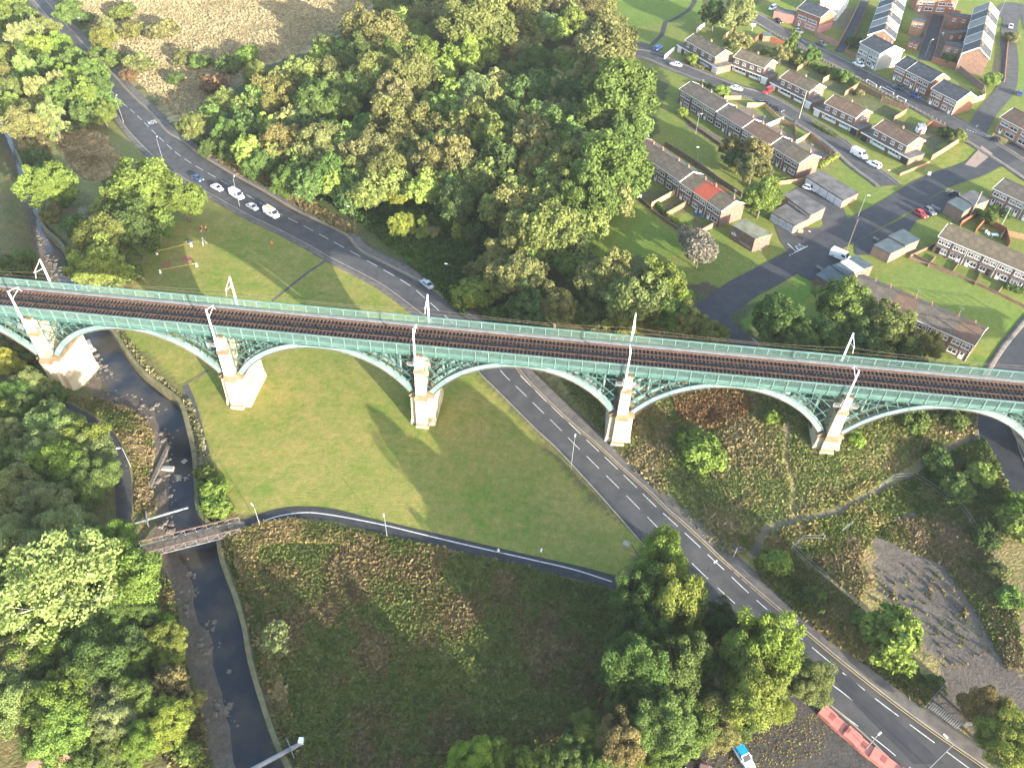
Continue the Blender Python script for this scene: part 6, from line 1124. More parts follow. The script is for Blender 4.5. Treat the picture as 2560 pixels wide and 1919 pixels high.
put('mpv', q(c1, 365, 1465), q(c1, 260, 1530), RED, 'red car on a drive below the white garage door'); put('hatch', q(cC, 548, 675), q(cC, 510, 655), NAVY, 'navy hatchback parked first of two opposite the telegraph pole'); put('hatch', q(cC, 628, 715), q(cC, 670, 735), NAVY, 'navy hatchback parked second of two opposite the telegraph pole')
put('van', q(cC, 1145, 1008), q(cC, 1205, 1040), WHT, 'white van with grey lettering parked at the corner semi'); put('estate', q(cC, 1242, 1070), q(cC, 1180, 1040), WHT, 'white estate car parked in front of the lettered van'); put('hatch', q(cC, 828, 1222), q(cC, 880, 1240), SIL, 'silver hatchback parked beside the white garages')
put('hatch', q(c6, 445, 508), q(c6, 505, 545), RED, 'bright red hatchback parked on the estate road bay'); put('hatch', q(c6, 512, 485), q(c6, 565, 520), GRY, 'grey hatchback parked behind the bright red one'); put('hatch', q(c6, 700, 345), q(c6, 660, 330), NAVY, 'dark hatchback parked beside the flat-roofed grey garage')
put('van', q(cF, 1025, 18), q(cF, 1075, 40), WHT, 'white van parked at the long terrace garages'); put('mpv', q(c1, 445, 155), q(c1, 390, 185), WHT, 'white people carrier parked at the top of the verge road'); put('hatch', q(c1, 535, 362), q(c1, 620, 410), BLK, 'black car parked outside the pink annex'); put('saloon', q(c1, 845, 520), q(c1, 930, 550), SIL, 'silver saloon parked outside the pink corner house'); put('saloon', q(c1, 1215, 720), q(c1, 1290, 755), GRY, 'grey car parked by the pink yard wall'); put('saloon', q(c1, 1800, 1045), q(c1, 1720, 1010), WHT, 'white saloon parked outside the grey rendered house')
put('saloon', q(c2, 235, 1405), q(c2, 140, 1370), TEAL, 'teal saloon parked outside the newer brick houses'); put('hatch', q(c2, 470, 1540), q(c2, 550, 1575), BLU, 'bright blue hatchback parked behind the teal saloon'); put('saloon', q(c2, 1990, 440), q(c2, 1990, 380), SIL, 'silver car parked on the street at the top'); put('hatch', q(c2, 2125, 1500), q(c2, 2120, 1440), BLU, 'blue hatchback parked on the side road'); put('hatch', q(cC, 2010, 905), q(cC, 1965, 885), NAVY, 'navy hatchback parked near the orange brick pair')
v3 = put('hatch', q(cI, 405, 1585), q(cI, 450, 1655), WHT, 'white hatchback with a blue cover over its rear in the car park'); cv = MB(); cv.frust((-2.0, -.1, -.78, .78), .8, (-1.5, .0, -.66, .66), 1.52); cv.build('cover', 'blue_cover' if 'blue_cover' in MT else 'paint', v3).color = (.01, .28, .55, 1)
put('hatch', q(cI, 115, 1665), q(cI, 60, 1645), (.2, .12, .12), 'maroon car under the trees at the bottom edge')
# ------------------------------------------------------------------ street furniture
def lamp(base, hgt, arm_to=None, label='', m='grey_metal', group='street lamps', dark=False):
    p = P(*base); e = empty('street_lamp', tuple(p)); m = 'dark_metal' if dark else m
    s = MB(); s.tube((0, 0, -.3), (0, 0, 1.4), .075, .07, 8); s.tube((0, 0, 1.4), (0, 0, hgt), .06, .05, 8); s.build('pole', m, e); d = np.array([1., 0])
    if arm_to is not None: b = P(*arm_to); d = unit((b - p)[:2])
    l = 1.0 if hgt > 7 else .35; MB().tube((0, 0, hgt - .05), (d[0] * l, d[1] * l, hgt + .12), .04, .035, 6).build('arm', m, e)
    h = MB(); x = d * l; h.beam((x[0], x[1], hgt + .13), (x[0] + d[0] * .7, x[1] + d[1] * .7, hgt + .17), .22, .11); h.build('lamp_head', 'white_metal', e); tag(e, label, 'street lamp', group); return e
for base, h, to, lab_, dk in [(cE(1483, 1380), 9, cE(1530, 1120), 'tall grey lamp post on the lawn edge by the main road', 0), (cG(1672, 88), 5.6, cG(1600, 0), 'slender white-headed path lamp at the footbridge end', 0), (cH(303, 162), 5.6, cH(280, 60), 'slender path lamp at the middle of the curved path', 0), (cH(1278, 385), 5.6, cH(1300, 300), 'slender path lamp past the cyclist on the curved path', 1), (cD(842, 1355), 5.6, cD(700, 1350), 'white-headed lamp on the riverside path', 0),
    (cA(1542, 1330), 9, cA(1600, 1200), 'tall lamp post beside the plain white van', 0), (cA(1060, 1070), 9, cA(1100, 900), 'tall lamp post at the bend above the parked cars', 0), (cA(797, 795), 9, cA(900, 640), 'tall lamp post beside the mown strip and SLOW lettering', 0), (cA(575, 250), 8, cA(500, 260), 'lamp post at the straw field end of the road', 1), (cE(723, 245), 9, cE(640, 250), 'dark lamp post below the wood beside the silver car', 1), (cB(105, 1520), 9, cB(0, 1500), 'dark lamp post in the brambles above the road', 1), (cI(125, 530), 9, cI(200, 480), 'lamp post rising from the roadside trees', 1), (cI(1600, 1650), 9, cI(1500, 1550), 'lamp post at the bottom of the main road', 0), (cI(1190, 1530), 5, cI(1260, 1470), 'short pale post behind the red wall', 0),
    (c4(990, 490), 6.5, c4(900, 500), 'dark lamp post between the upper and lower terraces', 1), (cC(100, 860), 6.5, cC(200, 860), 'lamp post in the upper terrace front gardens', 0), (cC(1145, 1390), 6.5, cC(1200, 1400), 'lamp post on the grass island by the white garages', 0), (c7(697, 370), 6.5, c7(760, 420), 'striped-base lamp post beside the graffiti hut', 0), (c7(1100, 155), 4, c7(1180, 200), 'small dark signal post at the STOP line', 1), (c2(640, 915), 6.5, c2(740, 900), 'lamp post in the back lane', 0), (c1(1785, 950), 6.5, c1(1700, 940), 'lamp post beside the grey rendered house', 0), (c2(1810, 260), 6.5, c2(1900, 260), 'lamp post on the street at the top', 0), (c5(955, 905), 5, c5(1000, 905), 'dark post at the cul-de-sac junction', 1)]:
    lamp(base[0], h, to[0], lab_, dark=bool(dk))
def pole(base, top_h, label, m='bark', cat='telegraph pole', name='telegraph_pole', rungs=True):
    p = P(*base); e = empty(name, tuple(p)); MB().tube((0, 0, -.4), (0, 0, top_h), .15, .1, 8).build('pole', m, e)
    if rungs:
        r = MB(); 
        for k in range(5): r.beam((-.3 * (k % 2), 0, top_h - .5 - k * .5), (.3 * ((k + 1) % 2), 0, top_h - .5 - k * .5), .05, .05)
        r.beam((-.5, 0, top_h - .2), (.5, 0, top_h - .2), .1, .1); r.build('step_irons', 'dark_metal', e)
    tag(e, label, cat); return e
pole(cC(1068, 1612)[0], 9.5, 'dark timber telegraph pole on the corner of the estate road', 'bark'); pole(c5(308, 372)[0], 9.5, 'pale telegraph pole between the third and fourth semi pairs', 'concrete'); pole(c6(830, 530)[0], 8.5, 'pale timber pole behind the grey garage', 'concrete'); pole(c6(1085, 590)[0], 6, 'grey pole among the clipped conifers', 'grey_metal', rungs=False)
# verge posts
vp = resample(smooth([p[:2] for p in PW(cC(470, 150, 600, 215, 800, 318, 960, 420, 1130, 500, 1300, 600, 1500, 700, 1700, 800))], 6), 60); vm = MB().box(-.09, .09, -.09, .09, -.3, .75).mesh('verge_post', 'fence'); vr = MB()
for i, (x, y) in enumerate(vp):
    if i % 1 == 0:
        o = link(bpy.data.objects.new('verge_post', vm)); o.location = (x, y, float(hz(x, y))); tag(o, 'short timber verge post in the long line between grass verge and road', 'post', 'timber posts along the verge road')
for a_, b_, n_ in ((0, 1, 'first'), (2, 3, 'second'), (4, 5, 'third')):
    pts = cC(1200, 522, 1260, 560, 1285, 568, 1370, 610, 1395, 628, 1450, 655); p, r_ = P(*pts[a_]), P(*pts[b_]); e = empty('knee_rail', tuple(p)); m = MB(); v = r_ - p; m.beam((0, 0, .7), (v[0], v[1], v[2] + .7), .1, .12); e2 = m.build('rail', 'white', e)
    k = MB(); k.box(-.08, .08, -.08, .08, -.3, .68); k.build('post', 'white', e); k = MB(); k.box(v[0] - .08, v[0] + .08, v[1] - .08, v[1] + .08, v[2] - .3, v[2] + .68); k.build('post', 'white', e); tag(e, '%s white knee rail in the verge post line, from the pink house end' % n_, 'rail', 'white knee rails')
# ------------------------------------------------------------------ river: wall, footbridge, pipes, blocks, rocks
MT['wallstone'] = mat('river_wall_stone', (.17, .145, .085), .95, (.1, .1, .04), .8, .4); rw = RRw[60:]; wm = MB(); t = np.gradient(rw, axis=0); t = unit(t); nn = np.stack([-t[:, 1], t[:, 0]], 1); sg = np.sign(((RLw[100] - RRw[100]) * nn[40]).sum()); nn *= -sg
n_ = len(rw); prof = [(-1.05, -3.4), (-.85, -.6), (-.1, -.5), (.9, -1.6)]; V = []
for k in range(n_):
    top = min(float(hz(*(rw[k] + nn[k] * 3.0))) - .25, .1); V += [(rw[k][0] + nn[k][0] * a, rw[k][1] + nn[k][1] * a, (z if z < -1 else z + .5 + top)) for a, z in prof]
F_ = []
for k in range(n_ - 1):
    for j in range(3): a = 4 * k + j; F_.append((a, a + 1, a + 5, a + 4))
wm.add(V, F_); o = wm.build('river_wall', 'wallstone'); tag(o, 'rough stone retaining wall along the lawn side of the river', 'wall')
def bw(px, z): return un(*px, z)
A0, A1 = bw(cG(905, 255)[0], .4), bw(cG(1545, 95)[0], .4)
dv = A1 - A0; Lb = float(np.hypot(dv[0], dv[1])); FB = empty('footbridge', (A0[0], A0[1], 0), math.atan2(dv[1], dv[0])); tag(FB, 'narrow steel truss footbridge with rusty top rails over the river', 'footbridge')
MB().box(-.8, Lb + .8, -1.3, 1.3, .02, .16).build('deck', 'mud', FB)
for s in (-1, 1):
    tr = MB(); y = s * 1.4; tr.beam((-.2, y, .1), (Lb + .2, y, .1), .16, .2); N = 9
    for i in range(N + 1):
        x = Lb * i / N; tr.beam((x, y, .1), (x, y, 1.55), .09, .09)
        if i < N: tr.beam((x, y, .15), (x + Lb / N, y, 1.5), .09, .09); 
    tr.beam((0, y - s * .15, .75), (Lb, y - s * .15, .75), .05, .05); tr.build('truss', 'truss', FB); MB().box(-.1, Lb + .1, y - .11, y + .11, 1.55, 1.68).build('top_rail', 'rusty', FB)
for k, (p0, p1, zz, r_, lab_) in enumerate([(cG(860, 75), cG(1130, -5), -.2, .22, 'grey service pipe crossing the river above the footbridge'), (cG(1640, 1646), cG(1950, 1480), .2, .36, 'fat grey service pipe with a fan guard at the bottom of the river')]):
    a, b = bw(p0[0], zz), bw(p1[0], zz); 
    if k == 0: b = a + (b - a) * 1.3
    else: a = b + (a - b) * 2.2
    e = empty('service_pipe', tuple(b)); MB().tube(a - b, (0, 0, 0), r_, r_, 10).build('pipe', 'grey_metal', e, True); tag(e, lab_, 'pipe', 'river pipes')
    d = unit(a - b); g_ = MB(); c = (a - b) * .12 if k else (a - b) * .75; nrm = np.cross(d, [0, 0, 1]); g_.beam(c - nrm * 1.5 + np.array([0, 0, .2]), c + nrm * 1.5 + np.array([0, 0, .2]), .1, 1.2); g_.build('guard', 'grey_metal', e)
    if k: x_ = MB(); x_.box(.3 + d[0] * .0 - .9, .3 - .2, -.4, .4, .1, .9); x_.build('box', 'white_metal', e)
for i, (px, w_, l_, h_, lab_) in enumerate([(cD(575, 590), 1.6, 2.4, 1.6, 'old concrete stump standing in the river under the arch'), (cD(1080, 1370), 1.1, 2.6, .5, 'flat concrete slab at the weir edge'), (cD(1190, 1330), 1.2, 1.2, .6, 'square concrete block in the water by the weir'), (cD(720, 760), .8, 1.2, .5, 'dark sunken block on the mud near the pier'), (cD(760, 810), .8, 1.6, .4, 'dark sunken beam block furthest from the pier'), (cD(600, 610), .9, 1.2, .7, 'broken lump beside the concrete stump'), (cD(850, 1010), 1.0, 1.6, .4, 'pale slab on the far river bank'), (cH(1840, 205), 1.4, 1.4, .2, 'square drain cover slab at the lawn corner')]):
    p = P(*px[0]); o = MB().frust((-w_ / 2, w_ / 2, -l_ / 2, l_ / 2), -.6, (-w_ * .42, w_ * .42, -l_ * .45, l_ * .45), h_).build('concrete_block', 'concrete' if i not in (3, 4) else 'mud'); o.location = tuple(p); o.rotation_euler = (0, .05, .6 + i); tag(o, lab_, 'concrete block', 'blocks in and beside the river')
wr = MB(); a, b = P(*cD(960, 1500)[0]), P(*cD(1085, 1225)[0]); wr.beam((0, 0, .1), b - a + np.array([0, 0, .1]), .7, .9); o = wr.build('weir_wall', 'mud'); o.location = tuple(a); tag(o, 'low concrete training wall angling from the mud to the weir', 'wall')
wf = MB(); 
for k in range(24):
    x, y = bw(cD(1130 + rng.random() * 90, 1405 + rng.random() * 40)[0], -2.3)[:2]; wf.box(x - .18, x + .18, y - .1, y + .1, -2.45, -2.33 + rng.random() * .08)
o = wf.build('foam', 'kerb'); o['kind'] = 'stuff'; o['label'] = 'white foam where the water tumbles over the weir'
# rocks on the mud: uncountable
rk = MB(); rr = np.random.default_rng(5)
for k in range(1500):
    i = rr.integers(70, 215); t_ = rr.beta(2.2, 2.2) * .75 + .02; p = RLw[i] * (1 - t_) + RRw[i] * t_ + rr.normal(0, .6, 2); z = float(hz(*p)); s = rr.gamma(1.5, .13) + .08
    if vnoise(p[0], p[1], 4, 77) < .42: continue
    rk.frust((p[0] - s, p[0] + s * rr.uniform(.6, 1), p[1] - s * rr.uniform(.6, 1), p[1] + s), z - .1, (p[0] - s * .5, p[0] + s * .4, p[1] - s * .4, p[1] + s * .5), z + s * .7)
o = rk.build('rubble', 'mud'); o['kind'] = 'stuff'; o['label'] = 'scattered stones and rubble on the exposed river mud'
lv = np.random.default_rng(9); w = np.array([p[:2] for p in PW(cI(430, 1350, 900, 1290, 1000, 1400, 900, 1560, 700, 1646, 100, 1646))]); lo, hi = w.min(0), w.max(0); pt = lv.uniform(lo, hi, (1900, 2)); pt = pt[inpoly(pt[:, 0], pt[:, 1], [tuple(a) for a in w])]; nrm = unit(lv.normal(size=(len(pt), 3)) * .3 + np.array([0, 0, 1])); T, Bt = frames(nrm, lv)
me = quads_mesh('fallen_leaves', np.concatenate([pt, (hz(pt[:, 0], pt[:, 1]) + .05)[:, None]], 1), T, Bt, lv.uniform(.05, .12, len(pt)), {'col': np.array([(.3, .24, .06), (.2, .12, .04), (.26, .2, .08)])[lv.integers(0, 3, len(pt))]}, 'tuft'); o = link(bpy.data.objects.new('fallen_leaves', me)); o['kind'] = 'stuff'; o['label'] = 'yellow fallen leaves strewn over the car park'
# ------------------------------------------------------------------ yard fence, gate, red wall, sign
def wirefence(pts, h, label, m='grey_metal'):
    w = PW(pts); o = w[0]; e = empty('yard_fence', tuple(o)); pb = MB(); rb = MB()
    for a, b in zip(w, w[1:]):
        n = max(1, int(np.hypot(*(b - a)[:2]) / 2.6)); L = [a + (b - a) * i / n for i in range(n + 1)]; L = [np.array([p[0] - o[0], p[1] - o[1], float(hz(p[0], p[1])) - o[2]]) for p in L]
        for p in L: pb.box(p[0] - .035, p[0] + .035, p[1] - .035, p[1] + .035, p[2] - .3, p[2] + h)
        for p, r_ in zip(L, L[1:]):
            for hh in (h - .05, h * .55, .25): rb.beam(p + np.array([0, 0, hh]), r_ + np.array([0, 0, hh]), .045, .045)
    pb.build('post', m, e); rb.build('rail', m, e); tag(e, label, 'fence', 'metal fences round the gravel yard')
wirefence(cI(715, 245, 850, 375, 1010, 510, 1130, 610, 1215, 685), 1.9, 'grey metal fence along the road side of the gravel yard', 'grey_metal'); wirefence(cI(710, 245, 790, 187, 915, 188), 1.9, 'short return of the yard fence at the path corner'); wirefence(cF(1280, 1490, 1365, 1440, 1490, 1430, 1600, 1500, 1800, 1640) + cI(1900, 150, 2000, 300, 2060, 440), 1.9, 'long metal fence round the back of the gravel yard'); wirefence(cI(1040, 130, 1100, 85), 1.2, 'broken bit of fence near the yard top'); wirefence(cI(1570, 1260, 1665, 1150), 1.9, 'fence side panel joining the yard gate'); wirefence(cI(1790, 1380, 1870, 1370), 1.2, 'short low rail at the far end of the gate')
a, b = P(*cI(1590, 1262)[0]), P(*cI(1785, 1405)[0]); e = empty('yard_gate', tuple(a)); v = b - a; L = float(np.hypot(v[0], v[1])); ga = math.atan2(v[1], v[0]); e.rotation_euler = (0, 0, ga); tag(e, 'grey steel palisade gate closing the gravel yard', 'gate')
m = MB(); 
for k in range(int(L / .32)): m.box(k * .32, k * .32 + .17, -.03, .03, .1, 2.3)
m.build('palisade', 'grey_metal', e); m = MB(); m.beam((0, .08, .5), (L, .08, .5), .08, .08); m.beam((0, .08, 1.9), (L, .08, 1.9), .08, .08); m.build('frame', 'grey_metal', e)
RWL = cI(905, 1278, 1000, 1365, 1090, 1440, 1180, 1520, 1300, 1610, 1420, 1700, 1560, 1820); w = [p[:2] for p in PW(RWL)]; c = resample(smooth(w, 5), 40); e = empty('roadside_wall', (c[0][0], c[0][1], float(hz(*c[0])))); tag(e, 'thick red-painted roadside wall with stepped darker panels', 'wall'); o0 = np.array(e.location); m = MB(); d_ = MB(); cp_ = MB()
for k in range(39):
    p, q_ = c[k], c[k + 1]; d = unit(q_ - p); nn = np.array([-d[1], d[0]])
    hi_ = .85 if (k // 5) % 2 == 0 else .65; W_ = 1.05
    P4 = [p - nn * W_, q_ - nn * W_, q_ + nn * W_, p + nn * W_]; zz = [float(hz(*x)) for x in P4]
    m.hexa([(P4[j][0] - o0[0], P4[j][1] - o0[1], zz[j] - .5 - o0[2]) for j in range(4)] + [(P4[j][0] - o0[0], P4[j][1] - o0[1], zz[j] + hi_ - o0[2]) for j in range(4)])
    if k in (3, 4, 9, 10, 16, 17, 23, 24, 30, 31):
        W2 = .7; off = .25 if k % 2 else -.1; P4 = [p - nn * W2 * .6, q_ - nn * W2 * .6, q_ + nn * W2, p + nn * W2]; d_.hexa([(P4[j][0] - o0[0], P4[j][1] - o0[1], zz[j] + hi_ - .05 - o0[2]) for j in range(4)] + [(P4[j][0] - o0[0], P4[j][1] - o0[1], zz[j] + hi_ + .012 - o0[2]) for j in range(4)])
m.build('wall', 'redwall', e); d_.build('panel', 'redwall_dark', e)
p = P(*cI(345, 290)[0]); e = empty('finger_signpost', tuple(p)); tag(e, 'white finger post with blue cycle route signs at the scrub path', 'signpost'); MB().tube((0, 0, -.3), (0, 0, 2.9), .05, .05, 8).build('pole', 'white_metal', e); MT['blue_sign'] = mat('blue_sign', (.04, .13, .32), .5)
for a_, zz in ((.3, 2.7), (2.2, 2.45)): s_ = MB(); s_.beam((0, 0, zz), (math.cos(a_) * 1.1, math.sin(a_) * 1.1, zz), .04, .26); s_.build('sign_arm', 'blue_sign', e)
p = P(*c6(513, 185)[0]); o = MB().frust((-.45, .45, -.3, .3), 0, (-.42, .42, -.28, .28), 1.1).build('utility_cabinet', 'white'); o.location = tuple(p); tag(o, 'white utility cabinet on the corner grass', 'cabinet')
p = P(*cI(770, 1490)[0] if False else c7(1078, 60)[0]); o = MB().frust((-.7, .7, -.5, .5), 0, (-.6, .6, -.42, .42), .7).build('sandbag_pile', 'fence_new'); o.location = tuple(p); tag(o, 'sandy-coloured sack lying at the end of the painted garages', 'sack')
p = P(*c4(205, 930)[0]); e = empty('notice_board', tuple(p)); MB().box(-.6, .6, -.03, .03, .6, 1.5).build('board', 'white', e); k = MB(); k.box(-.55, -.48, .03, .1, -.2, 1.4); k.build('post', 'white', e); k = MB(); k.box(.48, .55, .03, .1, -.2, 1.4); k.build('post', 'white', e); tag(e, 'small white board at the wood end of the lower terrace', 'notice board')
p = P(*c1(125, 500)[0]); e = empty('notice_board', tuple(p)); MB().box(-.8, .8, -.03, .03, 2.0, 3.0).build('board', 'white', e); MB().tube((0, .08, -.2), (0, .08, 2.8), .05, .05, 6).build('post', 'white', e); tag(e, 'white notice board on a pole at the top of the verge', 'notice board')
p = P(*cC(1905, 1360)[0] if False else c6(1030, 672)[0]); e = empty('patio_table', tuple(p)); MB().box(-.9, .9, -.6, .6, .68, .74).build('table_top', 'white', e)
for sx in (-.8, .8):
    for sy in (-.5, .5): MB().box(sx - .04, sx + .04, sy - .04, sy + .04, 0, .68).build('leg', 'white', e)
tag(e, 'white patio table behind the lawn terrace', 'table')
for i, px in enumerate((c6(965, 650), c6(985, 665), c6(940, 632))):
    p = P(*px[0]); e = empty('patio_chair', tuple(p)); m = 'white' if i < 2 else 'dark_metal'; MB().box(-.3, .3, -.3, .3, .4, .46).build('seat', m, e); MB().box(-.3, .3, .25, .31, .46, 1.0).build('backrest', m, e)
    for sx in (-.27, .27):
        for sy in (-.27, .27): MB().box(sx - .03, sx + .03, sy - .03, sy + .03, 0, .4).build('leg', m, e)
    tag(e, ['white patio chair nearest the table', 'white patio chair beside another white chair', 'dark patio chair by the redwood fence'][i], 'chair', 'patio chairs behind the lawn terrace')
for i, (px, lab_) in enumerate([(c4(985, 1140), 'blue recycling bin before the lower terrace'), (c4(1060, 1175), 'dark blue bin beside the lower terrace door'), (cC(1850, 855) if False else c2(920, 560), 'white bin in the gable row yard'), (cC(740, 790), 'dark covered barbecue in a rear yard')]):
    p = P(*px[0]); e = empty('wheelie_bin', tuple(p)); mm = ['blue_sign', 'blue_sign', 'white', 'dark_metal'][i]; MB().frust((-.26, .26, -.3, .3), .05, (-.32, .32, -.38, .38), 1.0).build('body', mm, e); MB().frust((-.34, .34, -.4, .42), 1.0, (-.3, .3, -.3, .4), 1.1).build('lid', mm, e); tag(e, lab_, 'bin')
e = empty('glasshouse', tuple(P(*cC(1540, 850)[0]))); MB().box(-1.2, 1.2, -1, 1, 0, 1.7).build('frame', 'white', e); MB().prism([(-1.25, -1.05), (1.25, -1.05), (1.25, 1.05), (-1.25, 1.05)], 1.702, [2.0, 2.0, 2.6, 2.6]).build('roof', 'curtain', e); tag(e, 'small white-framed glasshouse in the last semi garden', 'glasshouse')
e = empty('garden_shed', tuple(P(*cC(550, 260)[0]))); MB().box(-1.6, 1.6, -1.2, 1.2, 0, 2.0).build('wall', 'fence', e); MB().prism([(-1.75, -1.35), (1.75, -1.35), (1.75, 1.35), (-1.75, 1.35)], 2.002, [2.1, 2.1, 2.5, 2.5]).build('roof', 'felt_blue', e); tag(e, 'timber shed with blue-grey roof behind the red fence', 'shed')
e = empty('garden_shed', tuple(P(*cG(330, 1640)[0]))); MB().box(-2, 2, -1.5, 1.5, -.5, 2.2).build('wall', 'pink', e); MB().prism([(-2.2, -1.7), (2.2, -1.7), (2.2, 1.7), (-2.2, 1.7)], 2.202, [2.3, 2.3, 2.8, 2.8]).build('roof', 'pink', e); tag(e, 'pinkish flat-topped shelter at the bottom edge under the trees', 'shelter')
# ------------------------------------------------------------------ people
def person(px, label, pose, shirt, legs, head_to, bend=0.0, sc=1.0, z=0.0):
    p = P(*px); b = P(*head_to); ang = math.atan2(b[1] - p[1], b[0] - p[0]) - math.pi / 2
    V = []; E = []; R = []
    def v(co, r, par=None):
        V.append(co); R.append(r)
        if par is not None: E.append((par, len(V) - 1))
        return len(V) - 1
    cb, sb = math.cos(bend), math.sin(bend)
    up = lambda y, zz, x=0: (x, y * cb + zz * sb, .95 + zz * cb - y * sb)
    pel = v((0, 0, .95), .15); ch = v(up(0, .28), .15, pel); sh = v(up(0, .47), .15, ch); nk = v(up(.01, .58), .06, sh); hd = v(up(.02, .66), .085, nk); v(up(.03, .78), .085, hd)
    for s in (-1, 1):
        hip = v((s * .1, 0, .88), .105, pel); st = .16 * s if pose == 'walk' else .0
        if pose == 'cycle': kn = v((s * .12, .32, .82 - .1 * s), .075, hip); an = v((s * .12, .12, .38 - .1 * s), .05, kn); v((s * .12, .26, .33 - .1 * s), .04, an)
        else: kn = v((s * .11, st * .6 + .03, .5), .075, hip); an = v((s * .12, st, .09), .05, kn); v((s * .13, st + .17, .04), .04, an)
        so = v(up(0, .44, s * .19), .065, sh)
        if pose == 'cycle': el = v(up(.22, .28, s * .24), .045, so); wr_ = v(up(.45, .2, s * .22), .033, el)
        elif pose == 'reach': el = v(up(.2, .28, s * .22), .045, so); wr_ = v(up(.38, .12, s * .16), .033, el)
        else: el = v(up(-.03, .2, s * .26), .045, so); wr_ = v(up(.08, -.03, s * .27), .033, el)
        w0 = np.array(V[wr_]); d = unit(w0 - np.array(V[el])); pm_ = v(tuple(w0 + d * .08), .035, wr_)
        for k in range(4): f1_ = v(tuple(w0 + d * .13 + np.array([s * .012 * (k - 1.5), 0, 0])), .009, pm_); v(tuple(w0 + d * (.165 + .012 * (k in (1, 2))) + np.array([s * .012 * (k - 1.5), .01, -.012])), .008, f1_)
        v(tuple(w0 + d * .09 + np.array([-s * .045, .02, 0])), .009, wr_)
    me = bpy.data.meshes.new('person'); me.from_pydata(V, E, []); o = bpy.data.objects.new('person', me); link(o); sk = o.modifiers.new('skin', 'SKIN'); sv = me.skin_vertices[0].data if me.skin_vertices else None
    if sv is None: me.attributes; 
    if not me.skin_vertices:
        bpy.context.view_layer.objects.active = o; bpy.ops.mesh.customdata_skin_add(); 
    for i, r in enumerate(R): me.skin_vertices[0].data[i].radius = (r, r)
    me.skin_vertices[0].data[0].use_root = True; ss = o.modifiers.new('sub', 'SUBSURF'); ss.levels = ss.render_levels = 1
    bpy.context.view_layer.update(); m2 = bpy.data.meshes.new_from_object(o.evaluated_get(bpy.context.evaluated_depsgraph_get())); bpy.data.objects.remove(o)
    mats = [mat('clothes_top', shirt, .85), mat('clothes_legs', legs, .85), MT['skin'], mat('hair', (.04, .028, .02), .8), mat('boots', (.03, .03, .03), .8)]; m2.materials.clear()
    for mm in mats: m2.materials.append(mm)
    hp = np.array(V[5]); 
    for f in m2.polygons:
        c = np.array(f.center); rel = (c[2] - .95) * cb + c[1] * sb; dh = np.linalg.norm(c - hp)
        hand = min(np.linalg.norm(c - np.array(V[i])) for i in range(len(V)) if R[i] <= .036 and R[i] > .03)
        f.material_index = 3 if (rel > .74 or (rel > .62 and c[1] * cb - (c[2] - .95) * sb < -.01)) else 2 if rel > .56 or hand < .1 else 0 if rel > -.02 or abs(c[0]) > .2 else 4 if c[2] < .09 else 1
    o = link(bpy.data.objects.new('person', m2)); o.location = (p[0], p[1], p[2] + z + .02); o.rotation_euler = (0, 0, ang); o.scale = (sc,) * 3; tag(o, label, 'person'); 
    # face: eyes, nose, mouth and ears as one small child set
    fc = MB(); fy = lambda y, zz, x=0: up(y, zz, x)
    for s in (-1, 1): c = fy(.1, .72, s * .035); fc.box(c[0] - .012, c[0] + .012, c[1] - .01, c[1] + .012, c[2] - .008, c[2] + .008)
    c = fy(.115, .69); fc.box(c[0] - .012, c[0] + .012, c[1] - .01, c[1] + .02, c[2] - .02, c[2] + .02); c = fy(.1, .655); fc.box(c[0] - .025, c[0] + .025, c[1] - .01, c[1] + .01, c[2] - .005, c[2] + .005)
    fc.build('face', 'skin', o); return o
OR_ = (.75, .2, .06)
person(c9(970, 205)[0], 'person in orange hi-vis jacket facing a colleague on the lawn', 'stand', OR_, OR_, c9(1040, 200)[0]); person(c9(1030, 220)[0], 'person in orange hi-vis jacket and dark trousers on the lawn', 'stand', OR_, (.03, .03, .035), c9(940, 190)[0]); person(c9(955, 240)[0], 'person in dark jacket and pale trousers nearest the tripod', 'stand', (.03, .03, .04), (.5, .5, .48), c9(1000, 150)[0])
person(c9(1985, 435)[0], 'person in orange overalls with a dark bag alone on the lawn', 'walk', OR_, OR_, c9(1900, 500)[0], .15); person(c9(318, 500)[0], 'person in pale top and orange trousers by the bushes', 'walk', (.6, .55, .58), OR_, c9(318, 560)[0])
cyc = cH(1024, 272)[0]; person(cyc, 'cyclist in white top riding along the dark curved path', 'cycle', (.75, .74, .72), (.05, .05, .06), cH(900, 245)[0], .5, 1.0, .05)
p = P(*cyc); b = P(*cH(900, 245)[0]); e = empty('bicycle', (p[0], p[1], p[2] + .07), math.atan2(b[1] - p[1], b[0] - p[0])); tag(e, 'dark bicycle ridden along the curved path', 'bicycle')
for x in (-.52, .52):
    w_ = MB(); 
    for k in range(16): a0, a1 = 2 * math.pi * k / 16, 2 * math.pi * (k + 1) / 16; w_.beam((x + .33 * math.cos(a0), 0, .34 + .33 * math.sin(a0)), (x + .33 * math.cos(a1), 0, .34 + .33 * math.sin(a1)), .04, .04, up=(0, 1, 0))
    w_.build('wheel', 'tyre', e)
f_ = MB(); 
for a_, b_ in (((-.52, 0, .34), (-.15, 0, .85)), ((-.15, 0, .85), (.35, 0, .85)), ((.35, 0, .85), (-.02, 0, .32)), ((-.02, 0, .32), (-.15, 0, .85)), ((-.52, 0, .34), (-.02, 0, .32)), ((.35, 0, .9), (.52, 0, .34))): f_.tube(a_, b_, .02, .02, 6)
f_.build('frame', 'dark_metal', e); MB().box(-.28, -.02, -.07, .07, .9, .96).build('saddle', 'dark_metal', e); MB().beam((.36, -.26, 1.0), (.36, .26, 1.0), .03, .03).build('handlebar', 'dark_metal', e)
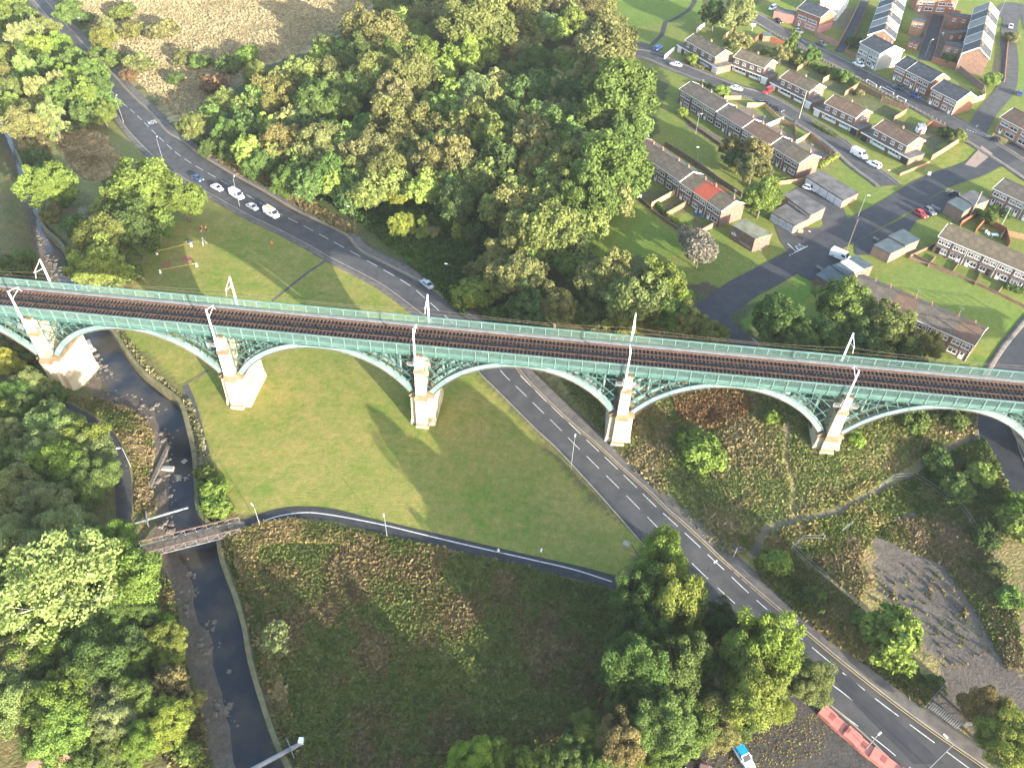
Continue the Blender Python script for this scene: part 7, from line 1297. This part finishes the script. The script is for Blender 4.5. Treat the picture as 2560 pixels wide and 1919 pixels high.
# survey gear on the lawn
MT['yellow_tape'] = mat('yellow_tape', (.75, .6, .12), .7); MT['pink_mat'] = mat('pink_mat', (.36, .08, .12), .8, (.26, .12, .09), 3)
for i, (a_, b_) in enumerate(((c9(308, 560), c9(808, 440)), (c9(358, 830), c9(888, 735)))):
    a, b = P(*a_[0]), P(*b_[0]); e = empty('tape_barrier', tuple(a)); v = b - a; MB().beam((0, 0, 1.0), (v[0], v[1], v[2] + 1.0), .07, .07).build('tape', 'yellow_tape', e)
    for t_ in (0, 1): k = MB(); k.frust((v[0] * t_ - .25, v[0] * t_ + .25, v[1] * t_ - .25, v[1] * t_ + .25), v[2] * t_ - .05, (v[0] * t_ - .12, v[0] * t_ + .12, v[1] * t_ - .12, v[1] * t_ + .12), v[2] * t_ + 1.1); k.build('post', 'white', e)
    tag(e, ['yellow tape strung between white posts below the dark bags', 'yellow tape strung between white posts nearest the viaduct'][i], 'tape barrier', 'yellow tape lines on the lawn')
for i, px in enumerate((c9(438, 706), c9(733, 632))):
    p = P(*px[0]); m = MB()
    for r0, r1 in ((1.05, 1.3), (.55, .8)):
        for k in range(20): a0, a1 = 2 * math.pi * k / 20, 2 * math.pi * (k + 1) / 20; m.hexa([(r * math.cos(a), r * math.sin(a), zz) for zz in (-.05, .07) for r, a in ((r0, a0), (r1, a0), (r1, a1), (r0, a1))])
    for k in range(6): a0 = math.pi * k / 3; m.beam((.3 * math.cos(a0), .3 * math.sin(a0), .06), (1.1 * math.cos(a0), 1.1 * math.sin(a0), .06), .08, .05)
    o = m.build('target_ring', 'pink_mat'); o.location = tuple(p); tag(o, ['pink ring target lying in the pier shadow', 'pink ring target lying in sunlight'][i], 'ring', 'pink ring targets on the lawn')
p = P(*c9(990, 405)[0]); e = empty('survey_tripod', tuple(p)); tag(e, 'white three-legged survey tripod on the sunlit lawn', 'tripod')
for k in range(3): a_ = k * 2.094 + .5; MB().tube((.75 * math.cos(a_), .75 * math.sin(a_), 0), (0, 0, 1.7), .05, .05, 6).build('leg', 'white_metal', e)
MB().box(-.14, .14, -.14, .14, 1.68, 2.0).build('instrument', 'white_metal', e)
for i, px in enumerate((c9(755, 370), c9(815, 378))):
    p = P(*px[0]); e = empty('kit_bag', tuple(p), .4); s = 1.0 if i == 0 else .7; MB().frust((-.7 * s, .7 * s, -.4 * s, .4 * s), 0, (-.6 * s, .6 * s, -.25 * s, .25 * s), .55 * s).build('body', 'dark_metal', e); MB().beam((-.3 * s, 0, .58 * s), (.3 * s, 0, .58 * s), .08, .06).build('handle', 'tyre', e); tag(e, ['larger dark kit bag on the sunlit lawn', 'smaller dark kit bag beside the larger one'][i], 'bag', 'kit bags on the lawn')
flush_labels()
# ------------------------------------------------------------------ air
MT['haze'] = bpy.data.materials.new('haze'); MT['haze'].use_nodes = True; t = MT['haze'].node_tree; t.nodes.remove(t.nodes['Principled BSDF']); pv = t.nodes.new('ShaderNodeVolumePrincipled')
pv.inputs['Density'].default_value = 0.00008; pv.inputs['Color'].default_value = (.86, .92, 1.0, 1); pv.inputs['Anisotropy'].default_value = .1; t.links.new(pv.outputs[0], t.nodes['Material Output'].inputs['Volume'])
hzb = MB().box(-6050, 6050, -3050, 6050, -7, 128).build('haze', 'haze'); hzb['kind'] = 'stuff'; hzb['label'] = 'thin morning haze over the valley'
SC.cycles.volume_bounces = 0; SC.cycles.volume_max_steps = 64
